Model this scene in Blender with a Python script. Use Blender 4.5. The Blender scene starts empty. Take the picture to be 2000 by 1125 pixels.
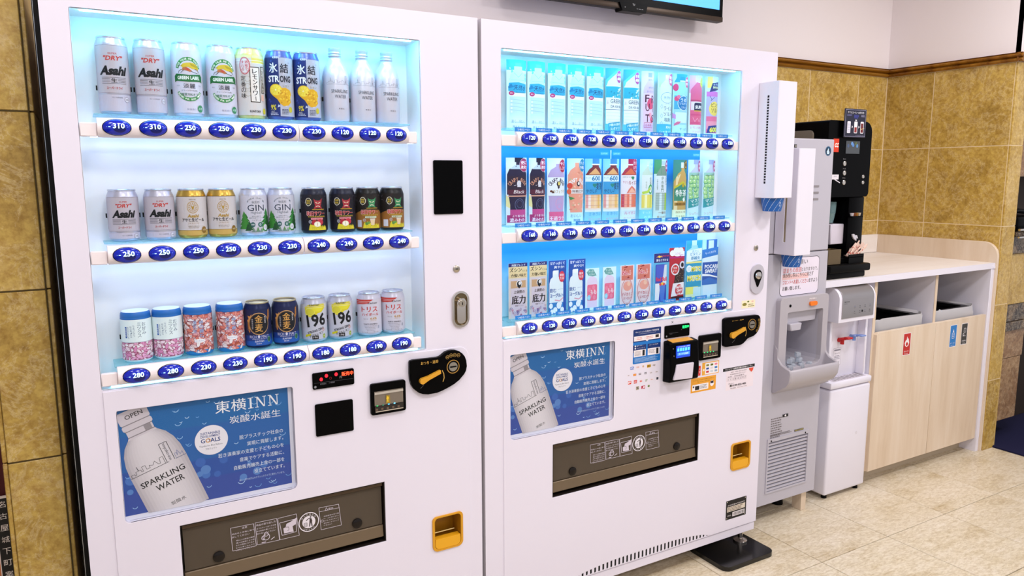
import bpy, bmesh, math, random
from mathutils import Vector, Matrix
from mathutils.geometry import tessellate_polygon
random.seed(7)
SC = bpy.context.scene
COL = SC.collection
PI = math.pi

# ------------------------------------------------------------------ camera, world, lights, exposure
CF = 1453.637
CC = Vector((0.5005, -1.8558, 1.4054))
CR = Vector((0.8654, -0.5011, -0.0031)); CU = Vector((0.0765, 0.1260, 0.9891)); CW = Vector((0.4953, 0.8562, -0.1474))
cd = bpy.data.cameras.new('camera'); cam = bpy.data.objects.new('camera', cd); COL.objects.link(cam)
cd.sensor_width = 36; cd.lens = CF / 2000 * 36; cd.clip_start = 0.05; cd.clip_end = 60
cam.matrix_world = Matrix(((CR.x, CU.x, -CW.x, CC.x), (CR.y, CU.y, -CW.y, CC.y), (CR.z, CU.z, -CW.z, CC.z), (0, 0, 0, 1)))
SC.camera = cam
SC.view_settings.view_transform = 'Standard'; SC.view_settings.look = 'None'
SC.view_settings.gamma = 1; SC.view_settings.use_curve_mapping = False
SC.view_settings.exposure = 0.38

w = bpy.data.worlds.new('world'); SC.world = w; w.use_nodes = True
w.node_tree.nodes['Background'].inputs[0].default_value = (0.97, 0.95, 1.0, 1)
w.node_tree.nodes['Background'].inputs[1].default_value = 0.55

def area(name, loc, size, power, colr=(0.985, 0.965, 1.0), rot=(0, 0, 0), sy=None):
    l = bpy.data.lights.new(name, 'AREA'); l.energy = power; l.color = colr; l.size = size
    if sy: l.shape = 'RECTANGLE'; l.size_y = sy
    o = bpy.data.objects.new(name, l); COL.objects.link(o); o.location = loc; o.rotation_euler = rot
    return o
LAMPS = [(0.9, -1.5), (2.6, -1.5), (4.2, -1.3), (0.0, -3.2), (2.4, -3.2), (3.75, -0.45), (1.3, -0.3), (0.1, -0.9)]  # the last lamp is an unseen one added to brighten the left pillar
for i, (x, y) in enumerate(LAMPS):
    area('ceiling_lamp_light', (x, y, 2.64), 0.34, 15 if i < 5 else (8, 3, 6)[i - 5])

# ------------------------------------------------------------------ pixel <-> plane helper (photo frame 2000 x 1125)
def ray(px, py):
    return CW * CF + CR * (px - 1000) - CU * (py - 562.5)
def q(px, py, y=0.0):
    d = ray(px, py); t = (y - CC.y) / d.y
    return (CC.x + d.x * t, CC.z + d.z * t)
def crop(ox, oy, s, y=0.0):
    return lambda a, b: q(ox + a / s, oy + b / s, y)

# ------------------------------------------------------------------ materials
def lin(h):
    h = h.lstrip('#'); out = []
    for i in (0, 2, 4):
        c = int(h[i:i + 2], 16) / 255
        out.append(c / 12.92 if c <= 0.04045 else ((c + 0.055) / 1.055) ** 2.4)
    return (*out, 1)
_mats = {}
def mt(h, rough=0.42, metal=0.0, spec=0.4, em=0.0, key=''):
    k = (h, rough, metal, spec, em)
    if k in _mats: return _mats[k]
    m = bpy.data.materials.new('colour_' + h.strip('#')); m.use_nodes = True
    b = m.node_tree.nodes['Principled BSDF']
    b.inputs['Base Color'].default_value = lin(h); b.inputs['Roughness'].default_value = rough
    b.inputs['Metallic'].default_value = metal; b.inputs['Specular IOR Level'].default_value = spec
    if em:
        b.inputs['Emission Color'].default_value = lin(h); b.inputs['Emission Strength'].default_value = em
    _mats[k] = m
    return m
def nodemat(name, rough=0.4, spec=0.4):
    m = bpy.data.materials.new(name); m.use_nodes = True
    b = m.node_tree.nodes['Principled BSDF']
    b.inputs['Roughness'].default_value = rough; b.inputs['Specular IOR Level'].default_value = spec
    return m, m.node_tree, b
def N(nt, t, **kw):
    n = nt.nodes.new(t)
    for k, v in kw.items():
        if k.startswith('i_'): n.inputs[k[2:].replace('_', ' ')].default_value = v
        else: setattr(n, k, v)
    return n
def ramp(nt, stops):
    r = nt.nodes.new('ShaderNodeValToRGB'); e = r.color_ramp.elements
    while len(e) > 1: e.remove(e[-1])
    e[0].position = stops[0][0]; e[0].color = lin(stops[0][1])
    for p, c in stops[1:]:
        x = e.new(p); x.color = lin(c)
    return r
def coords(nt, scale=(1, 1, 1), rnd=7.0):
    """object coordinates shifted by the piece's own random number, so that each tile has its own veins"""
    tc = N(nt, 'ShaderNodeTexCoord'); oi = N(nt, 'ShaderNodeObjectInfo')
    mp = N(nt, 'ShaderNodeMapping'); mp.inputs['Scale'].default_value = scale
    mu = N(nt, 'ShaderNodeVectorMath', operation='SCALE'); mu.inputs[0].default_value = (rnd, rnd * 1.7, rnd * 0.6)
    nt.links.new(oi.outputs['Random'], mu.inputs['Scale'])
    nt.links.new(tc.outputs['Object'], mp.inputs['Vector']); nt.links.new(mu.outputs[0], mp.inputs['Location'])
    return mp
def marble(name, stops, vein, rough=0.3, sc=3.0, vs=(1, 1, 1), bump=0.1):
    m, nt, b = nodemat(name, rough, 0.35)
    mp = coords(nt, vs)
    n1 = N(nt, 'ShaderNodeTexNoise', i_Scale=sc, i_Detail=9.0, i_Roughness=0.74, i_Distortion=0.25)
    n2 = N(nt, 'ShaderNodeTexNoise', i_Scale=sc * 2.6, i_Detail=8.0, i_Roughness=0.75, i_Distortion=0.5)
    n3 = N(nt, 'ShaderNodeTexNoise', i_Scale=sc * 16, i_Detail=4.0, i_Roughness=0.7)
    for n in (n1, n2, n3): nt.links.new(mp.outputs[0], n.inputs['Vector'])
    r1 = ramp(nt, stops); nt.links.new(n1.outputs['Fac'], r1.inputs[0])
    r2 = ramp(nt, [(0.0, '000000'), (0.475, '000000'), (0.5, 'ffffff'), (0.53, '000000')]); nt.links.new(n2.outputs['Fac'], r2.inputs[0])
    r3 = ramp(nt, [(0.3, '000000'), (0.62, 'ffffff')]); nt.links.new(n3.outputs['Fac'], r3.inputs[0])
    mu = N(nt, 'ShaderNodeMath', operation='MULTIPLY'); nt.links.new(r2.outputs[0], mu.inputs[0]); mu.inputs[1].default_value = 0.38
    mx = N(nt, 'ShaderNodeMix', data_type='RGBA'); nt.links.new(mu.outputs[0], mx.inputs[0])
    nt.links.new(r1.outputs[0], mx.inputs[6]); mx.inputs[7].default_value = lin(vein)
    mx2 = N(nt, 'ShaderNodeMix', data_type='RGBA', blend_type='SOFT_LIGHT'); mx2.inputs[0].default_value = 0.42
    nt.links.new(mx.outputs[2], mx2.inputs[6]); nt.links.new(r3.outputs[0], mx2.inputs[7])
    nt.links.new(mx2.outputs[2], b.inputs['Base Color'])
    bp = N(nt, 'ShaderNodeBump'); bp.inputs['Strength'].default_value = bump; bp.inputs['Distance'].default_value = 0.002
    nt.links.new(n3.outputs['Fac'], bp.inputs['Height']); nt.links.new(bp.outputs[0], b.inputs['Normal'])
    return m
M_TILE = marble('golden_marble', [(0.28, '8E7036'), (0.42, 'A98840'), (0.53, 'BA984A'), (0.66, 'C6A664'), (0.8, 'D2B68C')], 'DCC698', 0.32, 3.4)
M_TILE2 = marble('brown_marble', [(0.25, '5A4030'), (0.45, '86664A'), (0.6, '9A7A58'), (0.8, 'B89A78')], 'CDB596', 0.35, 3.2)
M_DARKM = marble('dark_emperador_marble', [(0.3, '120C08'), (0.5, '3A2A1C'), (0.62, '7A6448'), (0.8, 'B6A58C')], 'D8CBB4', 0.25, 12)
M_FLOOR = marble('cream_travertine', [(0.2, 'A6926C'), (0.36, 'C2B090'), (0.48, 'D4C6AC'), (0.7, 'DED2BE'), (0.9, 'E6DECF')], 'A8905E', 0.32, 3.6, (0.8, 2.2, 1), 0.05)
def woodm(name, c1, c2, c3, vs):
    m, nt, b = nodemat(name, 0.42, 0.3)
    mp = coords(nt, vs)
    n1 = N(nt, 'ShaderNodeTexNoise', i_Scale=2.2, i_Detail=6.0, i_Roughness=0.6, i_Distortion=0.3); nt.links.new(mp.outputs[0], n1.inputs['Vector'])
    r1 = ramp(nt, [(0.3, c1), (0.5, c2), (0.72, c3)]); nt.links.new(n1.outputs['Fac'], r1.inputs[0]); nt.links.new(r1.outputs[0], b.inputs['Base Color'])
    return m
M_WOOD = woodm('pale_maple', 'D6C0A6', 'E0CDB6', 'E7D8C6', (6, 6, 0.7))
M_WOODX = woodm('pale_maple_counter', 'E6DDD4', 'EEE6E0', 'F3EDE8', (0.7, 5, 5))
def enamel(name, h, rough=0.34, amount=0.03):
    m, nt, b = nodemat(name, rough, 0.45)
    tc = N(nt, 'ShaderNodeTexCoord'); n = N(nt, 'ShaderNodeTexNoise', i_Scale=1.3, i_Detail=2.0)
    nt.links.new(tc.outputs['Object'], n.inputs['Vector'])
    c = lin(h); k = 1 - amount * 2
    mx = N(nt, 'ShaderNodeMix', data_type='RGBA'); mx.inputs[6].default_value = (c[0] * k, c[1] * k, c[2] * k, 1); mx.inputs[7].default_value = c
    nt.links.new(n.outputs['Fac'], mx.inputs[0]); nt.links.new(mx.outputs[2], b.inputs['Base Color'])
    return m
M_WHITE = enamel('white_enamel', 'E8E3F1')
M_WHITE2 = enamel('white_plastic', 'ECE9F5', 0.3)
M_INNER = enamel('white_liner', 'F2F2F2', 0.5)
M_GREY = enamel('light_grey_plastic', 'BEBBC6', 0.38)
M_GREY2 = enamel('warm_grey_plastic', 'B6B1B8', 0.38)
M_WALL = enamel('white_wall_paint', 'F3EBEC', 0.75, 0.015)
M_CEIL = enamel('ceiling_paint', 'EEE6E2', 0.8, 0.01)
M_GROUT = mt('E4CFA8', 0.7); M_FGROUT = mt('4C3E1E', 0.9)
M_BLACK = mt('020203', 0.3, 0, 0.06); M_BLACKM = mt('050506', 0.5, 0, 0.12)
M_RAIL = enamel('cream_rail_plastic', 'F4EAEC', 0.35)
M_CHROME = mt('D8D2CC', 0.16, 1.0); M_STEEL = mt('B8B0A4', 0.3, 1.0)
M_ALU = mt('D6D8E2', 0.24, 0.85)
def thin_glass(name, tint='FFFFFF', gl=0.08, alpha_col=1.0, rough=0.02, body=None, bodymix=0.0):
    m = bpy.data.materials.new(name); m.use_nodes = True; nt = m.node_tree
    nt.nodes.remove(nt.nodes['Principled BSDF']); out = nt.nodes['Material Output']
    t = N(nt, 'ShaderNodeBsdfTransparent'); t.inputs[0].default_value = lin(tint)
    g = N(nt, 'ShaderNodeBsdfGlossy'); g.inputs['Roughness'].default_value = rough
    lw = N(nt, 'ShaderNodeLayerWeight', i_Blend=0.25)
    mul = N(nt, 'ShaderNodeMath', operation='MULTIPLY'); mul.inputs[1].default_value = gl * 4
    nt.links.new(lw.outputs['Fresnel'], mul.inputs[0])
    mx = N(nt, 'ShaderNodeMixShader'); nt.links.new(mul.outputs[0], mx.inputs[0]); nt.links.new(t.outputs[0], mx.inputs[1]); nt.links.new(g.outputs[0], mx.inputs[2])
    last = mx
    if body:
        d = N(nt, 'ShaderNodeBsdfDiffuse'); d.inputs[0].default_value = lin(body)
        m2 = N(nt, 'ShaderNodeMixShader'); m2.inputs[0].default_value = bodymix
        nt.links.new(mx.outputs[0], m2.inputs[1]); nt.links.new(d.outputs[0], m2.inputs[2]); last = m2
    nt.links.new(last.outputs[0], out.inputs['Surface'])
    return m
M_GLASS = thin_glass('display_glass', 'FCFEFF', 0.05)
M_SMOKE = thin_glass('smoked_flap', '9A8C7E', 0.35, rough=0.05, body='7C6E5E', bodymix=0.40)
M_CLEAR = thin_glass('clear_acrylic', 'DCF6FA', 0.12, body='C8F4FA', bodymix=0.25)
M_ICE = thin_glass('ice', 'E8EEF4', 0.5, rough=0.08, body='E8EEF6', bodymix=0.35)
M_BAG = thin_glass('clear_bin_bag', 'F4F4F6', 0.5, rough=0.15, body='F4F2F6', bodymix=0.5)
M_LED = mt('62D8FF', 0.5, em=56.0); M_LED5 = mt('62D8FF', 0.5, em=34.0); M_LED2 = mt('84DCFF', 0.5, em=5.0); M_LED3 = mt('B4CCFF', 0.5, em=8.5); M_LED4 = mt('A0DCFF', 0.5, em=12.0)

# ------------------------------------------------------------------ mesh builder
class B:
    def __init__(s): s.bm = bmesh.new(); s.mats = []; s.cur = 0
    def m(s, mat):
        if mat not in s.mats: s.mats.append(mat)
        s.cur = s.mats.index(mat); return s
    def _tag(s, faces):
        for f in faces: f.material_index = s.cur
    def box(s, x0, x1, y0, y1, z0, z1, bev=0.0, seg=2, mtx=None):
        r = bmesh.ops.create_cube(s.bm, size=1.0)
        vs = r['verts']
        for v in vs: v.co = Vector(((x0 + x1) / 2 + v.co.x * (x1 - x0), (y0 + y1) / 2 + v.co.y * (y1 - y0), (z0 + z1) / 2 + v.co.z * (z1 - z0)))
        fs = set(f for v in vs for f in v.link_faces); s._tag(fs)
        if bev:
            es = list(set(e for v in vs for e in v.link_edges))
            rr = bmesh.ops.bevel(s.bm, geom=es, offset=bev, segments=seg, affect='EDGES', profile=0.5, material=-1)
            vs = list(set(v for f in rr['faces'] for v in f.verts) | set(v for v in vs if v.is_valid))
        if mtx:
            for v in vs: v.co = mtx @ v.co
        return s
    def prism(s, pts, y0, y1, holes=(), plane='xz', caps=(True, True)):
        """polygon (with holes) in a plane, given thickness; plane xz -> along y, xy -> along z, yz -> along x"""
        def mk(p, t):
            if plane == 'xz': return Vector((p[0], t, p[1]))
            if plane == 'xy': return Vector((p[0], p[1], t))
            return Vector((t, p[0], p[1]))
        loops = [list(pts)] + [list(h) for h in holes]
        flat = [p for l in loops for p in l]
        tris = tessellate_polygon([[Vector((p[0], p[1], 0)) for p in l] for l in loops])
        a = [s.bm.verts.new(mk(p, y0)) for p in flat]; b = [s.bm.verts.new(mk(p, y1)) for p in flat]
        fs = []
        for t in tris:
            try:
                if caps[0]: fs.append(s.bm.faces.new([a[i] for i in t]))
                if caps[1]: fs.append(s.bm.faces.new([b[i] for i in reversed(t)]))
            except ValueError: pass
        k = 0
        for l in loops:
            n = len(l)
            for i in range(n):
                j = (i + 1) % n
                try: fs.append(s.bm.faces.new([a[k + i], a[k + j], b[k + j], b[k + i]]))
                except ValueError: pass
            k += n
        s._tag(fs); return s
    def lathe(s, prof, seg=28, c=(0, 0, 0), mtx=None, sx=1.0, sy=1.0):
        rings = []; vs = []
        for r, z in prof:
            if r < 1e-6: rings.append([s.bm.verts.new((c[0], c[1], c[2] + z))])
            else: rings.append([s.bm.verts.new((c[0] + sx * r * math.cos(2 * PI * i / seg), c[1] + sy * r * math.sin(2 * PI * i / seg), c[2] + z)) for i in range(seg)])
            vs += rings[-1]
        fs = []
        for A, Bq in zip(rings, rings[1:]):
            for i in range(seg):
                j = (i + 1) % seg
                if len(A) == 1 and len(Bq) == 1: continue
                if len(A) == 1: fs.append(s.bm.faces.new([A[0], Bq[j], Bq[i]]))
                elif len(Bq) == 1: fs.append(s.bm.faces.new([A[i], A[j], Bq[0]]))
                else: fs.append(s.bm.faces.new([A[i], A[j], Bq[j], Bq[i]]))
        s._tag(fs)
        if mtx:
            for v in vs: v.co = mtx @ v.co
        return s
    def cyl(s, c, r, h, axis='z', seg=24):
        """solid cylinder from c along axis for h"""
        m = {'z': Matrix.Identity(4), 'y': Matrix.Rotation(-PI / 2, 4, 'X'), 'x': Matrix.Rotation(PI / 2, 4, 'Y')}[axis]
        return s.lathe([(0, 0), (r, 0), (r, h), (0, h)], seg, mtx=Matrix.Translation(c) @ m)
    def tube(s, pts, r, seg=8):
        rings = []
        for i, p in enumerate(pts):
            p = Vector(p); d = (Vector(pts[min(i + 1, len(pts) - 1)]) - Vector(pts[max(i - 1, 0)])).normalized()
            a = d.orthogonal().normalized(); b = d.cross(a)
            rr = r[i] if isinstance(r, (list, tuple)) else r
            rings.append([s.bm.verts.new(p + (a * math.cos(2 * PI * k / seg) + b * math.sin(2 * PI * k / seg)) * rr) for k in range(seg)])
        fs = []
        for A, Bq in zip(rings, rings[1:]):
            for k in range(seg):
                j = (k + 1) % seg; fs.append(s.bm.faces.new([A[k], A[j], Bq[j], Bq[k]]))
        fs.append(s.bm.faces.new(rings[0][::-1])); fs.append(s.bm.faces.new(rings[-1]))
        s._tag(fs); return s
    def mesh(s, name, smooth=38):
        bmesh.ops.recalc_face_normals(s.bm, faces=s.bm.faces)
        if smooth:
            for f in s.bm.faces: f.smooth = True
            for e in s.bm.edges:
                if len(e.link_faces) == 2 and e.calc_face_angle(0) > math.radians(smooth): e.smooth = False
        me = bpy.data.meshes.new(name); s.bm.to_mesh(me); s.bm.free()
        for m in s.mats: me.materials.append(m)
        return me
    def build(s, name, parent=None, smooth=38, bev=0.0, label=None, seg=2, kind=None, group=None, cat=None):
        return link(name, s.mesh(name, smooth), parent, bev, label, seg, kind, group, cat)
def link(name, me, parent=None, bev=0.0, label=None, seg=2, kind=None, group=None, cat=None):
    o = bpy.data.objects.new(name, me); COL.objects.link(o)
    if parent is not None:
        o.parent = parent
        if parent.get('_world'): o.location = tuple(-c for c in parent.location)
    if bev:
        md = o.modifiers.new('edge', 'BEVEL'); md.width = bev; md.segments = seg; md.limit_method = 'ANGLE'; md.angle_limit = math.radians(40)
    for k, v in (('label', label), ('kind', kind), ('group', group), ('category', cat)):
        if v: o[k] = v
    return o
def thing(name, label, cat, loc=(0, 0, 0), group=None, world=True):
    """an Empty at the thing's base; world=True: its parts are modelled in room coordinates"""
    o = bpy.data.objects.new(name, None); COL.objects.link(o); o.location = loc; o.empty_display_size = 0.05
    o['label'] = label; o['category'] = cat
    if group: o['group'] = group
    if world: o['_world'] = 1
    return o
def struct(o): o['kind'] = 'structure'; return o
def rrect(x0, z0, x1, z1, r, n=5, rs=None):
    """rounded rectangle, counter-clockwise; rs = radii for (bottom-left, bottom-right, top-right, top-left)"""
    rs = rs or (r, r, r, r); out = []
    for (cx, cz, a0, rr) in ((x0, z0, PI, rs[0]), (x1, z0, 1.5 * PI, rs[1]), (x1, z1, 0, rs[2]), (x0, z1, .5 * PI, rs[3])):
        sx = 1 if cx == x0 else -1; sz = 1 if cz == z0 else -1
        if rr <= 0: out.append((cx, cz)); continue
        for i in range(n + 1):
            a = a0 + .5 * PI * i / n; out.append((cx + sx * rr + rr * math.cos(a), cz + sz * rr + rr * math.sin(a)))
    return out
def rect4(x0, z0, x1, z1): return [(x0, z0), (x1, z0), (x1, z1), (x0, z1)]

# ------------------------------------------------------------------ flat print: coloured shapes and lettering laid as thin layers
_glyph = {}
def glyphs(s, bold):
    k = (s, bold)
    if k in _glyph: return _glyph[k]
    c = bpy.data.curves.new('t', 'FONT'); c.body = s; c.resolution_u = 2; c.offset = bold; c.align_x = 'LEFT'; c.space_line = 1.05
    o = bpy.data.objects.new('t', c); COL.objects.link(o); bpy.context.view_layer.update()
    me = bpy.data.meshes.new_from_object(o.evaluated_get(bpy.context.evaluated_depsgraph_get()))
    v = [(p.co.x, p.co.y) for p in me.vertices]; f = [tuple(p.vertices) for p in me.polygons]
    bpy.data.objects.remove(o); bpy.data.curves.remove(c); bpy.data.meshes.remove(me)
    if not v: v = [(0, 0), (1, 0), (1, 1)]; f = [(0, 1, 2)]
    bb = (min(p[0] for p in v), min(p[1] for p in v), max(p[0] for p in v), max(p[1] for p in v))
    _glyph[k] = (v, f, bb); return _glyph[k]
class Art:
    STEP = 0.00003
    def __init__(s): s.items = []
    def _add(s, v, f, c, rough, em): s.items.append((v, f, c, rough, em))
    def poly(s, pts, c, rough=0.45, em=0):
        t = tessellate_polygon([[Vector((p[0], p[1], 0)) for p in pts]]); s._add(list(pts), [tuple(x) for x in t], c, rough, em); return s
    def r(s, x0, z0, x1, z1, c, rad=0, **k): return s.poly(rrect(x0, z0, x1, z1, rad, 4) if rad else rect4(x0, z0, x1, z1), c, **k)
    def e(s, x, z, rx, rz, c, n=28, a0=0, a1=2 * PI, **k):
        full = abs(a1 - a0 - 2 * PI) < 1e-4
        return s.poly([(x + rx * math.cos(a0 + (a1 - a0) * i / (n if full else n - 1)), z + rz * math.sin(a0 + (a1 - a0) * i / (n if full else n - 1))) for i in range(n)], c, **k)
    def arc(s, x, z, rx, rz, w, c, a0=0, a1=2 * PI, n=32, rough=0.45, em=0):
        v = []; f = []
        for i in range(n + 1):
            a = a0 + (a1 - a0) * i / n
            v += [(x + (rx - w) * math.cos(a), z + (rz - w) * math.sin(a)), (x + rx * math.cos(a), z + rz * math.sin(a))]
            if i: k = 2 * i; f.append((k - 2, k - 1, k + 1, k))
        s._add(v, f, c, rough, em); return s
    def ln(s, pts, w, c, **k):
        for a, b in zip(pts, pts[1:]):
            dx, dz = b[0] - a[0], b[1] - a[1]; L = math.hypot(dx, dz) or 1; nx, nz = -dz / L * w / 2, dx / L * w / 2
            s.poly([(a[0] + nx, a[1] + nz), (b[0] + nx, b[1] + nz), (b[0] - nx, b[1] - nz), (a[0] - nx, a[1] - nz)], c, **k)
        return s
    def box(s, x0, z0, x1, z1, w, c, **k):
        return s.ln([(x0, z0), (x1, z0)], w, c, **k).ln([(x0, z1), (x1, z1)], w, c, **k).ln([(x0, z0), (x0, z1)], w, c, **k).ln([(x1, z0), (x1, z1)], w, c, **k)
    def t(s, txt, x, z, h, c, w=None, al='c', bold=0.0, sh=0.0, rot=0.0, rough=0.45, em=0):
        """lettering centred (or left) on x, centred on z; h = height of its box, w = width of its box"""
        if bold > .004 and any(ord(ch) > 0x2E7F for ch in txt):      # strokes of kanji are thickened by overprinting
            d = min(bold, .06) * .55 * h
            for k in ((-1, 0, 1) if bold > .03 else (-.5, .5)): s.t(txt, x + k * d * math.cos(rot), z + k * d * math.sin(rot) + (d * .35 if k == 0 else 0), h, c, w=w, al=al, sh=sh, rot=rot, rough=rough, em=em)
            return s
        v, f, bb = glyphs(txt, bold); W, H = bb[2] - bb[0], bb[3] - bb[1]
        ky = h / H; kx = w / W if w else ky
        ax = -W / 2 if al == 'c' else (0 if al == 'l' else -W)
        out = []
        for a, b in v:
            xx = (a - bb[0] + ax) * kx; zz = (b - bb[1] - H / 2) * ky; xx += zz * sh
            out.append((x + xx * math.cos(rot) - zz * math.sin(rot), z + xx * math.sin(rot) + zz * math.cos(rot)))
        s._add(out, f, c, rough, em); return s
    def tp(s, txt, a, b, c, **k):
        """lettering fitted between lower-left corner a and upper-right corner b"""
        return s.t(txt, (a[0] + b[0]) / 2, (a[1] + b[1]) / 2, abs(b[1] - a[1]), c, w=abs(b[0] - a[0]), **k)
    def vt(s, txt, x, z, h, c, **k):
        """vertical lettering, top at z, glyph size h"""
        for i, ch in enumerate(txt): s.t(ch, x, z - h * (i + .5), h * .86, c, w=h * .86, **k) if ch not in 'ー' else s.ln([(x, z - h * (i + .1)), (x, z - h * (i + .9))], h * .11, c)
        return s
    def fake(s, x0, z0, x1, z1, n, c, fill=0.5):
        """rows of print too small to read"""
        x0, x1 = min(x0, x1), max(x0, x1); z0, z1 = min(z0, z1), max(z0, z1); h = max((z1 - z0) / n, (x1 - x0) / 60, 1e-4)
        for i in range(n):
            zc = z1 - h * (i + .5); x = x0; e = x1 - random.random() * (x1 - x0) * .2
            while x < e:
                wd = h * random.uniform(.5, 1.4); s.r(x, zc - h * fill / 2, min(x + wd, e), zc + h * fill / 2, c); x += wd + h * .25
        return s
    def split(s):
        return s
    def mesh(s, name, mapf, step=None, clip=None, k=1.0, base=0.0002, stepz=None):
        bm = bmesh.new(); mats = []; st = min(s.STEP, .0012 / max(1, len(s.items)))
        for i, (v, f, c, rough, em) in enumerate(s.items):
            key = mt(c, rough, 0, 0.35, em)
            if key not in mats: mats.append(key)
            mi = mats.index(key); z = base + i * st
            V = [bm.verts.new((p[0] * k, p[1] * k, z)) for p in v]
            for t in f:
                try: bm.faces.new([V[j] for j in t]).material_index = mi
                except ValueError: pass
        if clip:
            for (co, no) in ((Vector((clip[0], 0, 0)), Vector((-1, 0, 0))), (Vector((clip[2], 0, 0)), Vector((1, 0, 0))), (Vector((0, clip[1], 0)), Vector((0, -1, 0))), (Vector((0, clip[3], 0)), Vector((0, 1, 0)))):
                bmesh.ops.bisect_plane(bm, geom=bm.verts[:] + bm.edges[:] + bm.faces[:], plane_co=co, plane_no=no, clear_outer=True)
        if step and bm.verts:
            lo = min(v.co.x for v in bm.verts); hi = max(v.co.x for v in bm.verts); x = math.ceil(lo / step) * step
            while x < hi:
                bmesh.ops.bisect_plane(bm, geom=bm.verts[:] + bm.edges[:] + bm.faces[:], plane_co=(x, 0, 0), plane_no=(1, 0, 0)); x += step
        if stepz and bm.verts:
            lo = min(v.co.y for v in bm.verts); hi = max(v.co.y for v in bm.verts); x = math.ceil(lo / stepz) * stepz
            while x < hi:
                bmesh.ops.bisect_plane(bm, geom=bm.verts[:] + bm.edges[:] + bm.faces[:], plane_co=(0, x, 0), plane_no=(0, 1, 0)); x += stepz
        for v in bm.verts: v.co = mapf(v.co.x, v.co.y, v.co.z)
        bmesh.ops.recalc_face_normals
        me = bpy.data.meshes.new(name); bm.to_mesh(me); bm.free()
        for m in mats: me.materials.append(m)
        return me
    def flat(s, name, parent, y=0.0, label=None, clip=None, **k):
        return link(name, s.mesh(name, lambda a, b, c: Vector((a, y - c, b)), clip=clip, **k), parent, label=label)
def on_cyl(r): return lambda a, b, c: Vector(((r + c) * math.sin(a / r), -(r + c) * math.cos(a / r), b))

# ================================================================== THE SETTING
TP = 0.394                                                       # tile pitch
b = B().m(M_FGROUT); b.box(-2.5, 7.0, -5.0, 1.0, -0.12, -0.004); floor = struct(b.build('floor', smooth=0))
b = B().m(M_FLOOR); b.box(0.0014, 0.3906, 0.0014, 0.3906, -0.012, 0.0, 0.0012, 1); tme = b.mesh('floor_tile', 0)
for i in range(-8, 8):
    for j in range(-10, 3):
        o = link('tile', tme, floor); o.location = (2.7682 + i * 0.392, -0.2089 + j * 0.392, 0)
b = B().m(M_CEIL); b.box(-2.5, 7.0, -5.0, 1.0, 2.66, 2.76); struct(b.build('ceiling', smooth=0))
for x, y in LAMPS:
    t = thing('ceiling_downlight', 'round white recessed downlight, one of the ceiling lights overhead out of frame', 'lamp', (x, y, 2.66), 'ceiling downlights')
    b = B().m(M_WHITE2); b.lathe([(0.19, 0), (0.215, -0.004), (0.215, -0.012), (0.19, -0.014), (0.185, -0.002)], 28, (x, y, 2.66)); b.build('lamp_ring', t)
    b = B().m(mt('FFF4EA', 0.5, em=3.0)); b.cyl((x, y, 2.650), 0.186, 0.006); b.build('diffuser', t)
# back wall: painted above, tiled wainscot below
b = B().m(M_WALL); b.box(-2.5, 5.6, 0.80, 0.95, 1.96, 2.66); b.m(M_GROUT).box(-2.5, 5.6, 0.7836, 0.95, 0, 1.96); wb = struct(b.build('wall_back', smooth=0))
b = B().m(M_WALL); b.box(4.452, 4.55, 0.13, 0.80, 1.96, 2.66); b.m(M_GROUT).box(4.4411, 4.548, 0.1132, 0.79, 0, 1.96)
b.m(M_WALL).box(4.55, 6.9, 0.13, 0.80, 1.96, 2.66); wr = struct(b.build('wall_right', smooth=0))
b = B().m(M_WALL); b.box(-2.5, 0.30, 0.55, 0.65, 0, 2.66); struct(b.build('wall_left', smooth=0))
b = B().m(M_WALL); b.box(-2.5, -2.4, -5.0, 0.55, 0, 2.66); struct(b.build('wall_far_left', smooth=0))
TILEM = {}
def tile(parent, x0, x1, y0, y1, z0, z1, mat=None, g=0.0012):
    mat = mat or M_TILE; key = (round(x1 - x0, 3), round(y1 - y0, 3), round(z1 - z0, 3), mat.name)
    if key not in TILEM:
        b = B().m(mat); dx, dy, dz = x1 - x0, y1 - y0, z1 - z0
        b.box(0, dx, 0, dy, 0, dz, 0.0016, 1); TILEM[key] = b.mesh('tile', 0)
    o = link('tile', TILEM[key], parent); o.location = (x0, y0, z0); return o
rows = [(0.0, 0.370), (0.373, 0.761), (0.764, 1.155), (1.158, 1.5495), (1.5525, 1.944)]
for z0, z1 in rows:
    xs = [2.625, 3.0125, 3.4065, 3.8005, 4.1945, 4.4385]
    for a, c in zip(xs, xs[1:]): tile(wb, a, c - 0.003, 0.7825, 0.80, z0, z1)
    for a, c in ((0.1235, 0.5155), (0.5185, 0.7815)): tile(wr, 4.44, 4.452, a, c, z0, z1)
    tile(wr, 4.4405, 4.546, 0.112, 0.1225, z0, z1)                 # face of the wall's end
    tile(wr, 4.5475, 4.556, 0.113, 0.30, z0, z1)
# painted wall sits flush above the tiles; moulded wooden trim between
prof = [(0.0, 0.0), (0.006, 0.0), (0.008, 0.003), (0.016, 0.005), (0.019, 0.009), (0.017, 0.013), (0.008, 0.0145), (0.007, 0.019), (0.012, 0.021), (0.024, 0.024), (0.028, 0.029), (0.026, 0.034), (0.014, 0.0355), (0.014, 0.038), (0.020, 0.041), (0.0, 0.041)]
M_TRIM = woodm('dark_gold_moulding', '6A3C0C', '8E5C16', 'A87626', (1, 8, 8)); M_TRIM.node_tree.nodes['Principled BSDF'].inputs['Roughness'].default_value = .25
b = B().m(M_TRIM); b.prism([(0.7825 - p, 1.945 + z) for p, z in prof], 1.6, 4.44, plane='yz'); struct(b.build('trim_1', smooth=30))
b = B().m(M_TRIM)
b.prism([(4.44 - p, 1.945 + z) for p, z in prof], 0.09, 0.7825, plane='xz'); struct(b.build('trim_2', smooth=30))
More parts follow.
